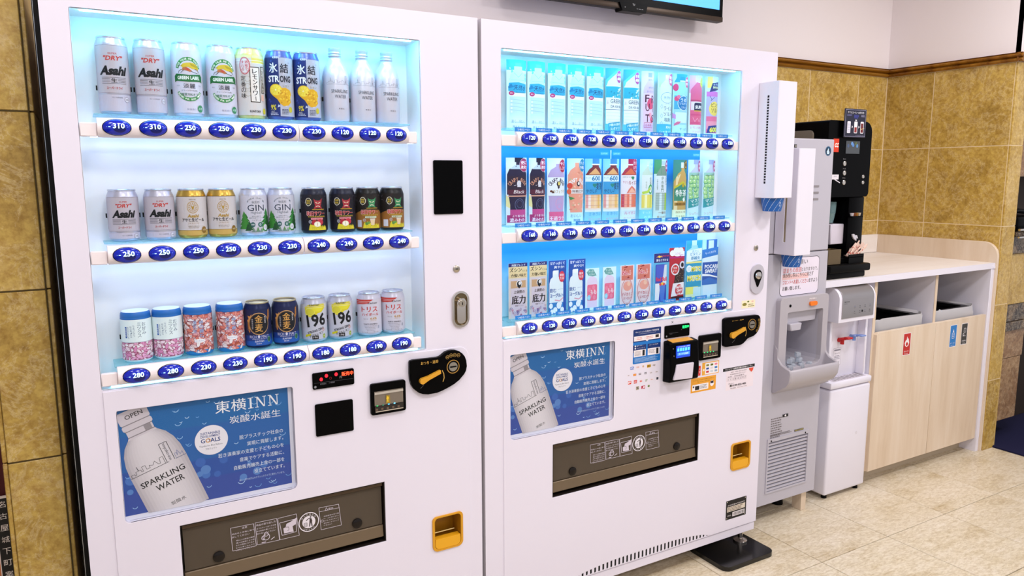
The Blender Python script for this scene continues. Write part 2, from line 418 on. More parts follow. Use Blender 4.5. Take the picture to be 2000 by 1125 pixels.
b = B().m(M_TRIM); b.prism([(0.112 - p, 1.945 + z) for p, z in prof], 4.42, 6.0, plane='yz'); struct(b.build('trim_3', smooth=30))
b = B().m(M_WALL); b.box(-2.5, 4.44, 0.7826, 0.80, 1.984, 2.66); b.box(4.4405, 4.452, 0.112, 0.7835, 1.984, 2.66); b.box(4.4405, 6.9, 0.112, 0.13, 1.984, 2.66)
struct(b.build('wall_upper', smooth=0))
# left pillar, its face of golden marble with slim bevelled corners
b = B().m(M_FGROUT); b.box(0.317, 0.4225, 0.1212, 0.55, 0, 2.66); pl = struct(b.build('pillar', smooth=0))
for z0, z1 in rows + [(1.947, 2.338), (2.341, 2.655)]:
    tile(pl, 0.3155, 0.4205, 0.12, 0.131, z0, z1)
    tile(pl, 0.4215, 0.431, 0.126, 0.55, z0, z1); tile(pl, 0.305, 0.3145, 0.126, 0.55, z0, z1)
# recess to the right of the wall end
b = B().m(mt('2A1C12', 0.7)); b.box(4.56, 6.9, 0.32, 0.42, 0.0, 1.96); wn = struct(b.build('wall_nook', smooth=0))
tile(wn, 4.557, 4.83, 0.16, 0.32, 0.108, 0.447, M_TILE2); tile(wn, 4.557, 4.84, 0.158, 0.32, 0.45, 0.60, M_TILE2)
tile(wn, 4.557, 4.95, 0.142, 0.32, 0.602, 0.648, M_DARKM); tile(wn, 4.557, 4.95, 0.150, 0.32, 0.650, 0.742, M_DARKM)
tile(wn, 4.557, 4.95, 0.14, 0.32, 0.745, 1.008, M_TILE); tile(wn, 4.557, 4.95, 0.128, 0.32, 1.011, 1.10, M_DARKM)
tile(wn, 4.557, 5.2, 0.14, 0.32, 1.40, 1.944, M_TILE2)
t = thing('wall_shelf', 'dark wall shelf with polished metal rail right of the tiled wall end', 'shelf', (4.7, 0.2, 1.12))
b = B().m(M_DARKM); b.box(4.558, 5.0, 0.10, 0.318, 1.104, 1.122, 0.002); b.build('shelf_board', t)
b = B().m(M_CHROME); b.tube([(4.56, 0.095, 1.136), (5.0, 0.095, 1.136)], 0.006); b.tube([(4.56, 0.095, 1.098), (5.0, 0.095, 1.098)], 0.005); b.build('metal_rail', t)
t = thing('black_telephone', 'glossy black rounded appliance on the dark shelf at far right', 'appliance', (4.72, 0.2, 1.122))
b = B().m(M_BLACK); b.box(4.60, 4.86, 0.13, 0.28, 1.1225, 1.20, 0.02, 3); b.build('housing', t)
b = B().m(M_BLACK); b.tube([(4.62, 0.18, 1.215), (4.70, 0.18, 1.225), (4.84, 0.18, 1.213)], 0.012); b.build('handset', t)
b = B().m(mt('0A0B38', 0.9)); b.box(4.535, 6.6, -0.42, 0.318, 0.0006, 0.010, 0.003); o = b.build('carpet', label='dark blue carpet in the recess beside the tiled wall end', cat='carpet')
# leaflet stand left of the pillar
t = thing('leaflet_rack', 'dark red wall rack holding leaflets left of the marble pillar', 'rack', (0.2, 0.3, 0.0))
b = B().m(mt('4A0C10', 0.6)); b.box(-0.25, 0.302, 0.26, 0.30, 0.0, 0.76, 0.004); b.build('back_board', t)
b.__init__(); b.m(mt('2A0808', 0.6)).box(-0.25, 0.302, 0.18, 0.26, 0.30, 0.33, 0.003); b.build('ledge', t)
a = Art(); a.r(0.20, 0.36, 0.298, 0.645, 'E8DCD4').r(0.2, 0.36, 0.268, 0.62, 'C0703C').r(0.27, 0.36, 0.298, 0.64, '0A0A0A')
for k in range(9): a.t('名古屋城下町案内'[k % 8], 0.284, 0.625 - k * 0.03, 0.016, 'E8E0D8')
a.r(0.2, 0.36, 0.268, 0.40, 'E6E020').r(0.2, 0.40, 0.268, 0.415, 'F0F0F0')
b = B().m(mt('E8DCD4')); b.box(0.20, 0.298, 0.240, 0.246, 0.3305, 0.645); l = b.build('leaflet', label='leaflet with black title strip and orange picture in the rack', cat='leaflet')
a.flat('cover_print', l, 0.240)

# ================================================================== TELEVISION
t = thing('television', 'wall-mounted black television with a blue screen above the machines', 'television', (2.5, 0.78, 2.1))
b = B().m(M_BLACK); b.prism(rect4(1.93, 2.085, 3.048, 2.72), 0.665, 0.70); b.build('bezel', t, bev=0.004)
b = B().m(M_BLACKM); b.box(2.1, 2.88, 0.70, 0.74, 2.16, 2.6, 0.01); b.box(2.3, 2.7, 0.739, 0.783, 2.3, 2.5); b.build('rear_housing', t)
b = B().m(mt('4FA6F2', 0.4, em=0.9)); b.box(1.955, 3.024, 0.6630, 0.6655, 2.136, 2.70); b.build('screen', t)
b = B().m(mt('4A3E34', 0.35, 0.6)); b.box(1.932, 3.046, 0.6625, 0.669, 2.0855, 2.106, 0.001); b.build('lower_trim', t)
b = B().m(M_BLACK); b.prism([(2.475, 2.075), (2.60, 2.075), (2.61, 2.108), (2.46, 2.108)], 0.655, 0.70); b.build('sensor_housing', t, bev=0.002)
a = Art(); a.r(2.55, 2.088, 2.558, 2.0895, 'B8B8B8').r(2.563, 2.088, 2.571, 2.0895, 'B8B8B8').r(2.576, 2.088, 2.584, 2.0895, 'B8B8B8').e(2.49, 2.09, .0025, .0025, '909090').t('TV', 2.535, 2.103, .008, 'D8D8D8'); a.flat('indicator_print', t, 0.655)['kind'] = 'stuff'

# ================================================================== VENDING MACHINES
BTN = {}
def button_mesh():
    b = B().m(mt('1024B4', 0.14, 0, 0.5))
    prof = [(0, 0.0072), (0.45, 0.0066), (0.75, 0.0046), (0.93, 0.0018), (1.0, 0.0)]
    b.lathe([(r * 0.0268, z) for r, z in reversed(prof)], 32, sy=0.62, mtx=Matrix.Rotation(PI / 2, 4, 'X'))
    b.m(mt('04062E', 0.25)); b.lathe([(0.0268, 0.0001), (0.0285, -0.001), (0.0285, -0.004)], 32, sy=0.63, mtx=Matrix.Rotation(PI / 2, 4, 'X'))
    return b.mesh('price_button')
def dome(a, b, c):
    rr = (a / 0.0268) ** 2 + (b / (0.0268 * 0.62)) ** 2
    return Vector((a, -(0.0073 * max(0, 1 - rr) ** .5 + 0.0009 + c), b))
def digits_mesh(p):
    a = Art()
    a.e(0.005, -0.0035, 0.012, 0.0075, '0A1460', rough=.15)
    a.t(p, 0.0035, 0.0030, 0.0108, 'C8F4FF', w=0.0225 if p[0] != '1' else 0.0195, bold=0.015, em=1.6)
    a.r(-0.0165, 0.0, -0.0125, 0.0014, 'A8E8FF', em=1.2); a.e(-0.0195, 0.0006, 0.0006, 0.0006, '60A8FF', em=.5)
    a.e(0.0205, 0.0006, 0.001, 0.001, '6A8CFF')
    return a.mesh('price_digits', dome, step=0.003, stepz=0.0022)
def vending(nm, label, x0, x1, wx0, wx1, nbtn, bx0, prices, split_at, dz, holes, lx0, lx1, arch):
    t = thing(nm, label, 'vending machine', ((x0 + x1) / 2, 0.35, 0.0))
    H = 1.83; wz0, wz1 = 0.9345, 1.7585
    win = rrect(wx0, wz0, wx1, wz1, 0.004, 2)
    b = B().m(M_WHITE); b.box(x0 + 0.003, x1 - 0.003, 0.136, 0.715, 0.07, H - 0.004); b.build('cabinet', t, bev=0.005)
    b = B().m(M_BLACKM); b.box(x0 + 0.008, x1 - 0.008, 0.128, 0.138, 0.075, H - 0.01); b.build('door_gasket', t)
    b = B().m(M_WHITE); zb = 0.1045 if arch else 0.042; b.prism(rect4(x0, zb, x1, H), 0.0, 0.13, [win] + holes); b.build('front_door', t, smooth=0)
    out = [(lx0, 0.046)] if not arch else [(lx0, 0.1065), (arch[0], 0.1065)] + [(arch[0] + (arch[1] - arch[0]) * i / 14, 0.1065 + 0.030 * math.sin(PI * i / 14) ** .55) for i in range(1, 14)] + [(arch[1], 0.1065)]
    out += [(lx1, 0.1065 if arch else 0.046)] + [(lx1 - 0.03 + 0.03 * math.cos(a * PI / 12), 0.9315 - 0.03 + 0.03 * math.sin(a * PI / 12)) for a in range(0, 7)] + [(lx0, 0.9315)]
    b = B().m(M_WHITE); b.prism(out, -0.0022, 0.004, holes); b.build('lower_door_panel', t, bev=0.0006, seg=1, smooth=0)
    # lit display case
    b = B().m(M_INNER); b.box(wx0 - 0.004, wx1 + 0.004, 0.094, 0.10, wz0 - 0.004, wz1 + 0.004); b.build('display_back_panel', t)
    b = B().m(M_INNER); b.box(wx0 + 0.0005, wx0 + 0.0015, 0.006, 0.094, wz0 + .001, wz1 - .001); b.box(wx1 - 0.0015, wx1 - 0.0005, 0.006, 0.094, wz0 + .001, wz1 - .001)
    b.box(wx0 + .001, wx1 - .001, 0.006, 0.094, wz0 + 0.0005, wz0 + 0.0015); b.box(wx0 + .001, wx1 - .001, 0.006, 0.094, wz1 - 0.0015, wz1 - 0.0005); b.build('display_side_liner', t)
    b = B().m(M_GLASS); b.box(wx0, wx1, 0.0045, 0.0065, wz0, wz1); b.build('display_glass', t)
    for zz, hz in ((wz1 - 0.0026, .0009), (1.514 - 0.0165, .004), (1.2375 - 0.0165, .004), (0.9385, .001)):
        b = B().m(M_LED if zz > 1.7 else (M_LED2 if zz < .95 else (M_LED3 if nbtn == 10 else M_LED4))); b.m(M_LED if nbtn == 10 or zz < 1.7 else M_LED5) if zz > 1.7 else None; b.box(wx0 + 0.02, wx1 - 0.02, 0.0125 if zz < 1.7 else 0.013, 0.019, zz - hz, zz + hz); b.build('led_strip', t, smooth=0)
    bm_ = BTN.setdefault('b', None) or button_mesh(); BTN['b'] = bm_
    for ri, (zc, base) in enumerate(((1.514, 1.545), (1.2375, 1.265), (0.963, 0.985))):
        zc += dz
        ex = bx0 + 0.0711 * (nbtn - 1)
        b = B().m(M_CLEAR); b.box(wx0 + 0.03, ex + 0.05, 0.016, 0.0925, base - 0.0042, base - 0.0006, 0.001, 1); b.build('display_shelf', t)
        prof2 = [(-0.0075, -0.012), (-0.0115, 0.0), (-0.0075, 0.012), (0.001, 0.0195), (0.006, 0.021), (0.012, 0.021), (0.012, -0.021), (0.006, -0.021), (0.001, -0.0195)]
        cut = bx0 + 0.0711 * split_at - 0.0355
        for a0, a1 in ((bx0 - 0.0375, cut - 0.0006), (cut + 0.0006, ex + 0.0365)):
            b = B().m(M_RAIL); b.prism([(p, zc + z) for p, z in prof2], a0, a1, plane='yz'); b.build('button_rail', t, bev=0.001, seg=1)
        for a0, a1 in ((wx0 + 0.0015, bx0 - 0.0375), (ex + 0.0365, min(ex + 0.062, wx1 - 0.001))):
            b = B().m(M_RAIL); b.box(a0, a1, 0.0, 0.012, zc - 0.020, zc + 0.010, 0.002, 1)
            b.build('rail_bracket', t)
        for i in range(nbtn):
            o = link('price_button', bm_, t); o.location = (bx0 + 0.0711 * i - t.location.x, -0.0122 - t.location.y, zc)
            p = str(prices[ri][i]); dm = BTN.get(p) or digits_mesh(p); BTN[p] = dm
            link('price_digits', dm, o)
    return t

def blob_coin(t, pts, c, lever, slot, ring, txt, mirror, y=-0.0022):
    P = [c(*p) for p in pts]
    b = B().m(M_BLACK); b.prism(P, y - 0.012, y); o = b.build('coin_plate', t, bev=0.003)
    (a, r1), (e, r2) = (c(*lever[0]), lever[2]), (c(*lever[1]), lever[3])
    d = Vector((e[0] - a[0], e[1] - a[1])); n = Vector((-d.y, d.x)).normalized(); A = Vector(a); E = Vector(e)
    ang = math.atan2(d.y, d.x)
    L = [tuple(A + Vector((math.cos(ang + th), math.sin(ang + th))) * r1) for th in [PI * .38 + (2 * PI - PI * .76) * i / 12 for i in range(13)]]
    L += [tuple(A + d * .35 - n * r1 * .62), tuple(E - n * r2), tuple(E + n * r2 + d * .03), tuple(A + d * .35 + n * r1 * .62)]
    b = B().m(mt('DDA02C', 0.3, 0.1)); b.prism(L, y - 0.022, y - 0.010); b.build('return_lever', t, bev=0.003)
    sx, sz = c(*slot)
    b = B().m(mt('C89A50', 0.3, 0.7)); b.lathe([(ring, 0), (ring, 0.003), (ring - 0.002, 0.003), (ring - 0.002, 0)], 36, mtx=Matrix.Translation((sx, y - 0.011, sz)) @ Matrix.Rotation(PI / 2, 4, 'X'))
    b.m(M_BLACK).lathe([(ring - .002, 0.001), (ring * .72, 0.002)], 36, mtx=Matrix.Translation((sx, y - 0.011, sz)) @ Matrix.Rotation(PI / 2, 4, 'X')); b.build('slot_ring', t)
    b = B().m(mt('9C9890', 0.3, 0.8)); b.lathe([(0, 0.004), (ring * .66, 0.004), (ring * .72, 0)], 32, mtx=Matrix.Translation((sx, y - 0.011, sz)) @ Matrix.Rotation(PI / 2, 4, 'X'))
    s = b.build('coin_slot', t)
    b = B().m(M_BLACKM); b.box(sx - ring * .5, sx + ring * .5, y - 0.0158, y - 0.0148, sz - 0.0018, sz + 0.0022); b.build('slot_opening', t)
    a = Art(); a.tp('おつり・返却', c(*txt[0]), c(*txt[1]), 'E0B050', bold=.02)
    for i in range(7): a.ln([c(txt[2][0] + 7 * i, txt[2][1] - 5 * i - (i * i) * .8), c(txt[2][0] + 7 * i + 4, txt[2][1] - 5 * i - 3 - (i * i) * .8)], .0012, '8A8A88')
    a.ln([c(*p) for p in txt[3]], .0022, 'C8A050')
    for (px, pz), lb in zip(txt[4], ('500', '100', '50', '10', '50')):
        x, z = c(px, pz); a.arc(x, z, .0052, .0052, .0006, 'D8B060'); a.t(lb, x, z, .0032, 'D8B060', w=.0062)
    a.flat('plate_lettering', t, y - 0.012)['kind'] = 'stuff'
    return o

def flap(t, x0, x1, z0, z1, art, bolts):
    """recessed delivery hatch with its smoked flap"""
    b = B().m(mt('18100C', 0.5)); d = 0.0012
    b.box(x0 + d, x1 - d, 0.088, 0.09, z0 + d, z1 - d); b.box(x0 + d, x0 + 2 * d, -0.001, 0.09, z0 + d, z1 - d); b.box(x1 - 2 * d, x1 - d, -0.001, 0.09, z0 + d, z1 - d)
    b.box(x0 + d, x1 - d, -0.001, 0.09, z0 + d, z0 + 2 * d); b.box(x0 + d, x1 - d, -0.001, 0.09, z1 - 2 * d, z1 - d); b.build('hatch_well', t, smooth=0)
    b = B().m(mt('70604C', 0.3, 0.3)); b.prism([(0.004, z0 + 0.012), (0.008, z0 + 0.045), (0.03, z0 + 0.047), (0.03, z0 + 0.012)], x0 + 0.004, x1 - 0.004, plane='yz'); b.build('hatch_lip', t, bev=0.002)
    b = B().m(mt('4A3C2E', 0.3, 0.5)); b.box(x0 + 0.004, x1 - 0.004, 0.004, 0.018, z1 - 0.014, z1 - 0.003); b.build('hinge_bar', t, bev=0.002)
    b = B().m(M_SMOKE); b.prism([(0.012, z1 - 0.015), (0.010, z0 + 0.048), (0.013, z0 + 0.048), (0.015, z1 - 0.015)], x0 + 0.006, x1 - 0.006, plane='yz'); f = b.build('smoked_flap', t)
    art.flat('flap_notices', f, 0.0095)
    for bx in bolts:
        b = B().m(mt('2A2624', 0.2, 0.8)); b.lathe([(0.014, 0), (0.014, 0.003), (0.008, 0.006), (0, 0.006)], 20, mtx=Matrix.Translation((bx, 0.0095, z0 + 0.067)) @ Matrix.Rotation(PI / 2, 4, 'X')); b.build('flap_bolt', f)
def flap_notices(c, TR):
    """c: crop function; TR maps machine-one crop points to the second machine's"""
    a = Art(); W = 'CFC6D2'
    def R(p, w_=.0011): a.ln([c(*TR(*v)) for v in p + [p[0]]], w_, W)
    R([(75, 760), (375, 700), (410, 985), (105, 1055)]); R([(395, 690), (675, 632), (712, 910), (425, 975)]); R([(688, 632), (930, 572), (968, 850), (718, 908)]); R([(1222, 495), (1478, 445), (1515, 715), (1252, 778)])
    a.ln([c(*TR(1230, 545)), c(*TR(1490, 490))], .001, W)
    def row(x0, z0, x1, z1, h, s): 
        p = c(*TR(x0, z0 + h / 2)); r_ = c(*TR(x1, z1 - h / 2)); a.tp(s, p, r_, W, bold=.02)
    row(225, 755, 290, 740, 26, '注意'); row(95, 835, 380, 780, 30, '商品は１本毎に取り'); row(95, 878, 320, 830, 28, '出してください')
    for k, s in enumerate(('特に二人商品の連続', '購入の商品により詰', 'まりの原因になります', 'むりに差し込んだり', '入れないでください')): row(150, 920 + 32 * k, 385, 868 + 32 * k, 22, s)
    row(410, 722, 660, 668, 30, '商品の取り出し方')
    for k, s in enumerate(('立てになって出てきた場', '合は商品を横にずらして', '取り出してください')): row(415, 765 + 34 * k, 665, 712 + 34 * k, 24, s)
    a.arc(*c(*TR(540, 870)), .009, .009, .0016, W).arc(*c(*TR(540, 835)), .0055, .006, .0016, W).ln([c(*TR(480, 945)), c(*TR(535, 935))], .002, W).ln([c(*TR(600, 905)), c(*TR(648, 868))], .002, W).arc(*c(*TR(500, 885)), .0045, .006, .0014, W)
    R([(712, 690), (925, 635), (930, 800), (745, 850)], .0014)
    a.poly([c(*TR(*p)) for p in [(935, 615), (930, 700), (880, 730), (895, 800), (770, 825), (760, 760), (790, 745), (800, 700), (860, 670)]], W)
    a.ln([c(*TR(*p)) for p in [(790, 745), (830, 740), (835, 775), (815, 790)]], .0012, '504840')
    x, z = c(*TR(1092, 675)); r_ = abs(c(*TR(1225, 675))[0] - x)
    a.arc(x, z, r_, r_, .0024, 'E4DEE6').e(x, z, r_ * .64, r_ * .64, 'E4DEE6')
    for k, ch in enumerate('のんだあとは'): th = PI * (0.80 - 0.12 * k); a.t(ch, x + r_ * .78 * math.cos(th), z + r_ * .78 * math.sin(th), r_ * .17, 'E4DEE6', w=r_ * .17, rot=th - PI / 2)
    for k, ch in enumerate('リサイクル'): th = PI * (1.30 + 0.10 * k); a.t(ch, x + r_ * .80 * math.cos(th), z + r_ * .80 * math.sin(th), r_ * .17, 'E4DEE6', w=r_ * .17, rot=th + PI / 2)
    s = r_ / .022; D = '3A3030'
    a.e(x + .004 * s, z + .0105 * s, .0018 * s, .0018 * s, D).ln([(x - .006 * s, z + .004 * s), (x - .001 * s, z + .0075 * s), (x + .005 * s, z + .007 * s), (x + .0065 * s, z)], .0018 * s, D).poly([(x + .002 * s, z + .007 * s), (x + .006 * s, z + .007 * s), (x + .0075 * s, z - .011 * s), (x + .0055 * s, z - .011 * s), (x + .004 * s, z - .002 * s), (x + .002 * s, z - .011 * s), (x, z - .011 * s)], D)
    a.box(x - .0105 * s, z - .009 * s, x - .004 * s, z - .001 * s, .0008 * s, D); [a.ln([(x - .0105 * s, z - (.003 + .002 * k) * s), (x - .004 * s, z - (.003 + .002 * k) * s)], .0005 * s, D) for k in range(3)]
    row(1345, 505, 1408, 492, 28, '警告'); a.ln([c(*TR(1300, 525)), c(*TR(1318, 488)), c(*TR(1338, 518)), c(*TR(1300, 525))], .001, W)
    for k, s_ in enumerate(('商品容器を足で踏', 'に、上に乗らない。', '火を入れない。', '物を強くようにして', 'ください')): row(1285, 600 + 30 * k, 1480 - (k == 4) * 90, 560 + 30 * k + (k == 4) * 18, 20, s_)
    a.arc(*c(*TR(1265, 662)), .0036, .0036, .0009, W)
    return a
def coin_cup(t, pts, c, y=-0.0022):
    P = [c(*p) for p in pts]; cx = sum(p[0] for p in P) / len(P); cz = sum(p[1] for p in P) / len(P)
    inn = [(cx + (p[0] - cx) * .86, cz + (p[1] - cz) * .90) for p in P]
    b = B().m(mt('D89A1E', 0.35)); b.prism(P, y - 0.004, y, [inn]); b.build('coin_return_frame', t, bev=0.0015)
    b = B().m(mt('A87414', 0.35)); b.prism(inn, 0.052, 0.054); b.prism(inn, -0.002, 0.053, caps=(False, False)); b.build('coin_return_well', t)
    zl = min(p[1] for p in inn); x0 = min(p[0] for p in inn); x1 = max(p[0] for p in inn); hh = max(p[1] for p in inn) - zl
    lip = [(cx + (p[0] - cx) * .97, zl + (p[1] - zl)) for p in inn if p[1] < zl + hh * .30]
    lip = sorted(lip, key=lambda p: math.atan2(p[1] - (zl + hh * .3), p[0] - cx)); lip = [(x0 + .002, zl + hh * .32)] + lip + [(x1 - .002, zl + hh * .32)]
    b = B().m(mt('E8A81C', 0.3)); b.prism(lip, y - 0.003, 0.016); b.build('coin_return_lip', t, bev=0.001)
    b = B().m(mt('E8D090', 0.3)); b.tube([(x0 + .008, 0.02, zl + hh * .42), (x1 - .01, 0.02, zl + hh * .42)], 0.0015); b.build('cup_ridge', t)
    return inn
def hole_from(pts, c, k=(.97, .97)):
    P = [c(*p) for p in pts]; cx = sum(p[0] for p in P) / len(P); cz = sum(p[1] for p in P) / len(P)
    return [(cx + (p[0] - cx) * k[0], cz + (p[1] - cz) * k[1]) for p in P]
def sparkling_advert(t, x0, z0, W, Hh):
    """framed poster of an aluminium bottle on blue water; x0, z0 lower-left, W wide, Hh tall; drawn on a 394 x 270 grid"""
    a = Art(); kx = W / 394.0; kz = Hh / 270.0
    X = lambda u: x0 + u * kx; Z = lambda v: z0 + v * kz
    a.r(X(0), Z(0), X(394), Z(270), '2A62A8')
    for v0, v1, cc in ((0, 60, '3A50A0'), (60, 110, '3054A2')): a.r(X(0), Z(v0), X(394), Z(v1), cc)
    a.r(X(0), Z(200), X(394), Z(270), '2468A8')
    rr = random.Random(3)
    for _ in range(16):
        u, v = rr.uniform(0, 390), rr.uniform(10, 110); r_ = rr.uniform(5, 13); a.e(X(u), Z(v), r_ * kx, r_ * kz, rr.choice(['3E66B4', '4A74BC', '5A84C4']), n=16)
    for _ in range(60):
        u, v = rr.uniform(4, 390), rr.uniform(8, 262); r_ = rr.uniform(3, 9)
        if 150 < u < 375 and 60 < v < 190 and rr.random() < .75: continue
        a.arc(X(u), Z(v), r_ * kx, r_ * kz, .0012, rr.choice(['A8D0F0', '7EB2E4', 'C8E4F8']), a0=PI * 1.1, a1=PI * 1.95, n=8)
    # bottle, leaning
    def bt(u, v):
        th = math.radians(19); return (X(112 + u * math.cos(th) + v * math.sin(th) * -1.0), Z(20 + v * math.cos(th) + u * math.sin(th)))
    body = [(-66, -40), (66, -40), (66, 100), (64, 130), (58, 155), (48, 175), (34, 190), (30, 196), (30, 212), (34, 216), (34, 224), (31, 228), (34, 232), (34, 262), (-34, 262), (-34, 232), (-31, 228), (-34, 224), (-34, 216), (-30, 212), (-30, 196), (-34, 190), (-48, 175), (-58, 155), (-64, 130), (-66, 100)]
    def half(f0, f1): return [bt(u * (1 if abs(u) < 0 else 1) * 1, v) for u, v in body]
    a.poly(half(0, 1), 'D6CAD0')
    NB = 18
    for k_ in range(NB):
        f0 = -1 + 2 * k_ / NB; f1 = f0 + 2 / NB; g = max(0, 1 - ((f0 + .05) / 1.05) ** 2) ** .5; cc = '%02X%02X%02X' % (int(160 + 68 * g), int(150 + 68 * g), int(156 + 66 * g))
        L = [(-40, 66), (100, 66), (130, 64), (155, 58), (175, 48), (190, 34)]
        a.poly([bt(w_ * f0, v) for v, w_ in L] + [bt(w_ * f1, v) for v, w_ in reversed(L)], cc)
    for v in (196, 212, 228): a.ln([bt(-31, v), bt(31, v)], .002, '8E8488')
    a.poly([bt(p, v) for p, v in ((10, 197), (26, 197), (26, 211), (10, 211))], '9A9094')
    th = math.radians(19)
    def T(s, u, v, h, c_, w_): x, z = bt(u, v); a.t(s, x, z, h * kz, c_, w=w_ * kx, rot=th, bold=.01)
    T('OPEN', 2, 246, 11, '3A3436', 40)
    T('SPARKLING', -2, 70, 15, '1E1A1C', 104); T('WATER', 6, 47, 16, '1E1A1C', 66); T('炭酸水', 4, -6, 10, '4A4446', 36)
    a.ln([bt(-65, 98), bt(24, 98)], .0012, '4A4448'); a.ln([bt(40, 98), bt(65, 98)], .0012, '5A6080')
    sk = [(-62, 98), (-62, 106), (-54, 106), (-54, 102), (-50, 102), (-50, 110), (-44, 110), (-44, 122), (-43, 110), (-38, 110), (-38, 104), (-34, 104), (-34, 116), (-26, 116), (-26, 105), (-18, 105), (-18, 112), (-10, 108), (-4, 116), (2, 104), (6, 104), (8, 118), (16, 118), (16, 98)]
    a.ln([bt(*p) for p in sk], .0009, '4A4448'); a.ln([bt(*p) for p in [(20, 98), (20, 150), (38, 150), (38, 98)]], .0012, '3A3640')
    x, z = bt(29, 124); a.t('toyoko-inn', x, z, 9 * kz, '3A3640', w=46 * kx, rot=th - PI / 2); x, z = bt(33, 143)
    a.ln([bt(*p) for p in [(42, 98), (42, 112), (47, 112), (47, 104), (50, 118), (54, 104), (60, 110), (60, 98)]], .0008, '6A76A8')
    # roundel
    a.e(X(202), Z(158), 39 * kx, 39 * kz, 'F0E8EE', n=40)
    for s, v, h, w_, cc in (('SUSTAINABLE', 177, 6.5, 46, '40508A'), ('DEVELOPMENT', 169, 6.5, 46, '40508A'), ('GOALS', 158, 11, 46, '34467E'), ('Toyoko Inn Blue Reborn', 144, 6, 54, '3A3A50'), ('プロジェクト', 136, 5.5, 27, '3A3A50')): a.t(s, X(200), Z(v), h * kz, cc, w=w_ * kx, bold=.02 if h > 6 else 0)
    a.arc(X(194.5), Z(158), 5.5 * kx, 5.5 * kz, .0014, 'E8A030')
    # words
    a.t('東横', X(252), Z(240), 32 * kz, 'F4F2F6', w=74 * kx, bold=.02); a.t('炭酸水誕生', X(310), Z(202), 20 * kz, 'F0EEF4', w=126 * kx, bold=.006)
    WH = 'F4F2F6'; zl_, zh_ = 226, 253
    def serif(u_, v_, w_=10): a.r(X(u_ - w_ / 2), Z(v_ - .9), X(u_ + w_ / 2), Z(v_ + .9), WH)
    a.r(X(298), Z(zl_), X(302.5), Z(zh_), WH); serif(300.2, zl_, 13); serif(300.2, zh_, 13)
    for u_ in (312, 344):
        a.r(X(u_ + 3), Z(zl_), X(u_ + 5), Z(zh_), WH).r(X(u_ + 21), Z(zl_), X(u_ + 23), Z(zh_), WH).poly([(X(u_ + 2), Z(zh_)), (X(u_ + 7), Z(zh_)), (X(u_ + 23), Z(zl_)), (X(u_ + 19), Z(zl_))], WH); serif(u_ + 3.4, zl_, 9); serif(u_ + 22, zh_, 9); serif(u_ + 2.6, zh_, 7)
    for s, u0, v in (('脱プラスチック社会の', 268, 152), ('実現に貢献します。', 286, 132), ('若き演奏家の支援と子どもの心を', 215, 112), ('音楽でケアする活動に、', 266, 92), ('自動販売機売上金の一部を', 251, 72), ('役立てています。', 300, 54)):
        a.t(s, X(u0), Z(v), 11.5 * kz, 'E6ECF6', w=(377 - u0) * kx, al='l', bold=.01)
    a.t('株に一部7100万人のクラシックライブに寄付しています。', X(262), Z(36), 6 * kz, 'C8D8F0', w=114 * kx, al='l')
    return a
def advert(t, hx0, hz0, hx1, hz1):
    b = B().m(M_WHITE2); b.box(hx0 + .0008, hx1 - .0008, 0.012, 0.014, hz0 + .0008, hz1 - .0008)
    p = b.build('advert_backing', t)
    a = sparkling_advert(t, hx0 + 0.002, hz0 + 0.012, hx1 - hx0 - 0.012, hz1 - hz0 - 0.013)
    a.flat('advert_poster', p, 0.0118, clip=(hx0 + .001, hz0 + .010, hx1 - .008, hz1 - .001))
    b = B().m(M_GLASS); b.box(hx0 + .0008, hx1 - .0008, 0.0045, 0.006, hz0 + .0008, hz1 - .0008); b.build('advert_cover', t)

# ---- machine one (left): ten buttons a row
c1 = crop(580, 660, 5.113)
CUP1 = [(1657, 310), (1670, 290), (1700, 272), (1750, 264), (1800, 265), (1835, 272), (1848, 285), (1849, 360), (1848, 430), (1838, 455), (1800, 480), (1740, 492), (1690, 490), (1665, 478), (1657, 455), (1656, 380)]
cc1 = crop(330, 920, 3.226)
adv1 = rrect(0.5375, 0.614, 0.9325, 0.884, 0.010, 3, rs=(.012, .012, .006, .004))
def cup_outline(l, r_, t0, t1, b0, b1, c):
    return rrect(c(*l)[0], (c(*b0)[1] + c(*b1)[1]) / 2, c(*r_)[0], (c(*t0)[1] + c(*t1)[1]) / 2, .016, 6, rs=(.017, .017, .013, .013))
CUP1 = cup_outline((1657, 380), (1848, 370), (1720, 267), (1800, 265), (1700, 492), (1800, 480), cc1); cc1 = lambda a, b: (a, b)
h1 = [adv1, rect4(0.651, 0.408, 1.1675, 0.581), hole_from(CUP1, cc1, (.93, .93))]
P1 = [[310, 310, 250, 250, 230, 230, 230, 120, 120, 120], [250] * 4 + [230] * 2 + [240] * 4, [280, 280, 230, 230, 190, 190, 180, 180, 190, 190]]
m1 = vending('vending_machine', 'white vending machine beside the left pillar, with silver cans and ten buttons per row', 0.460, 1.4687, 0.5126, 1.3001, 10, 0.5845, P1, 6, 0.0, h1, 0.5145, 1.4285, None)
advert(m1, 0.5375, 0.614, 0.9325, 0.884)
flap(m1, 0.651, 1.1675, 0.408, 0.581, flap_notices(crop(440, 920, 6.62), lambda x, z: (x, z)), (0.735, 1.09))
coin_cup(m1, CUP1, cc1)
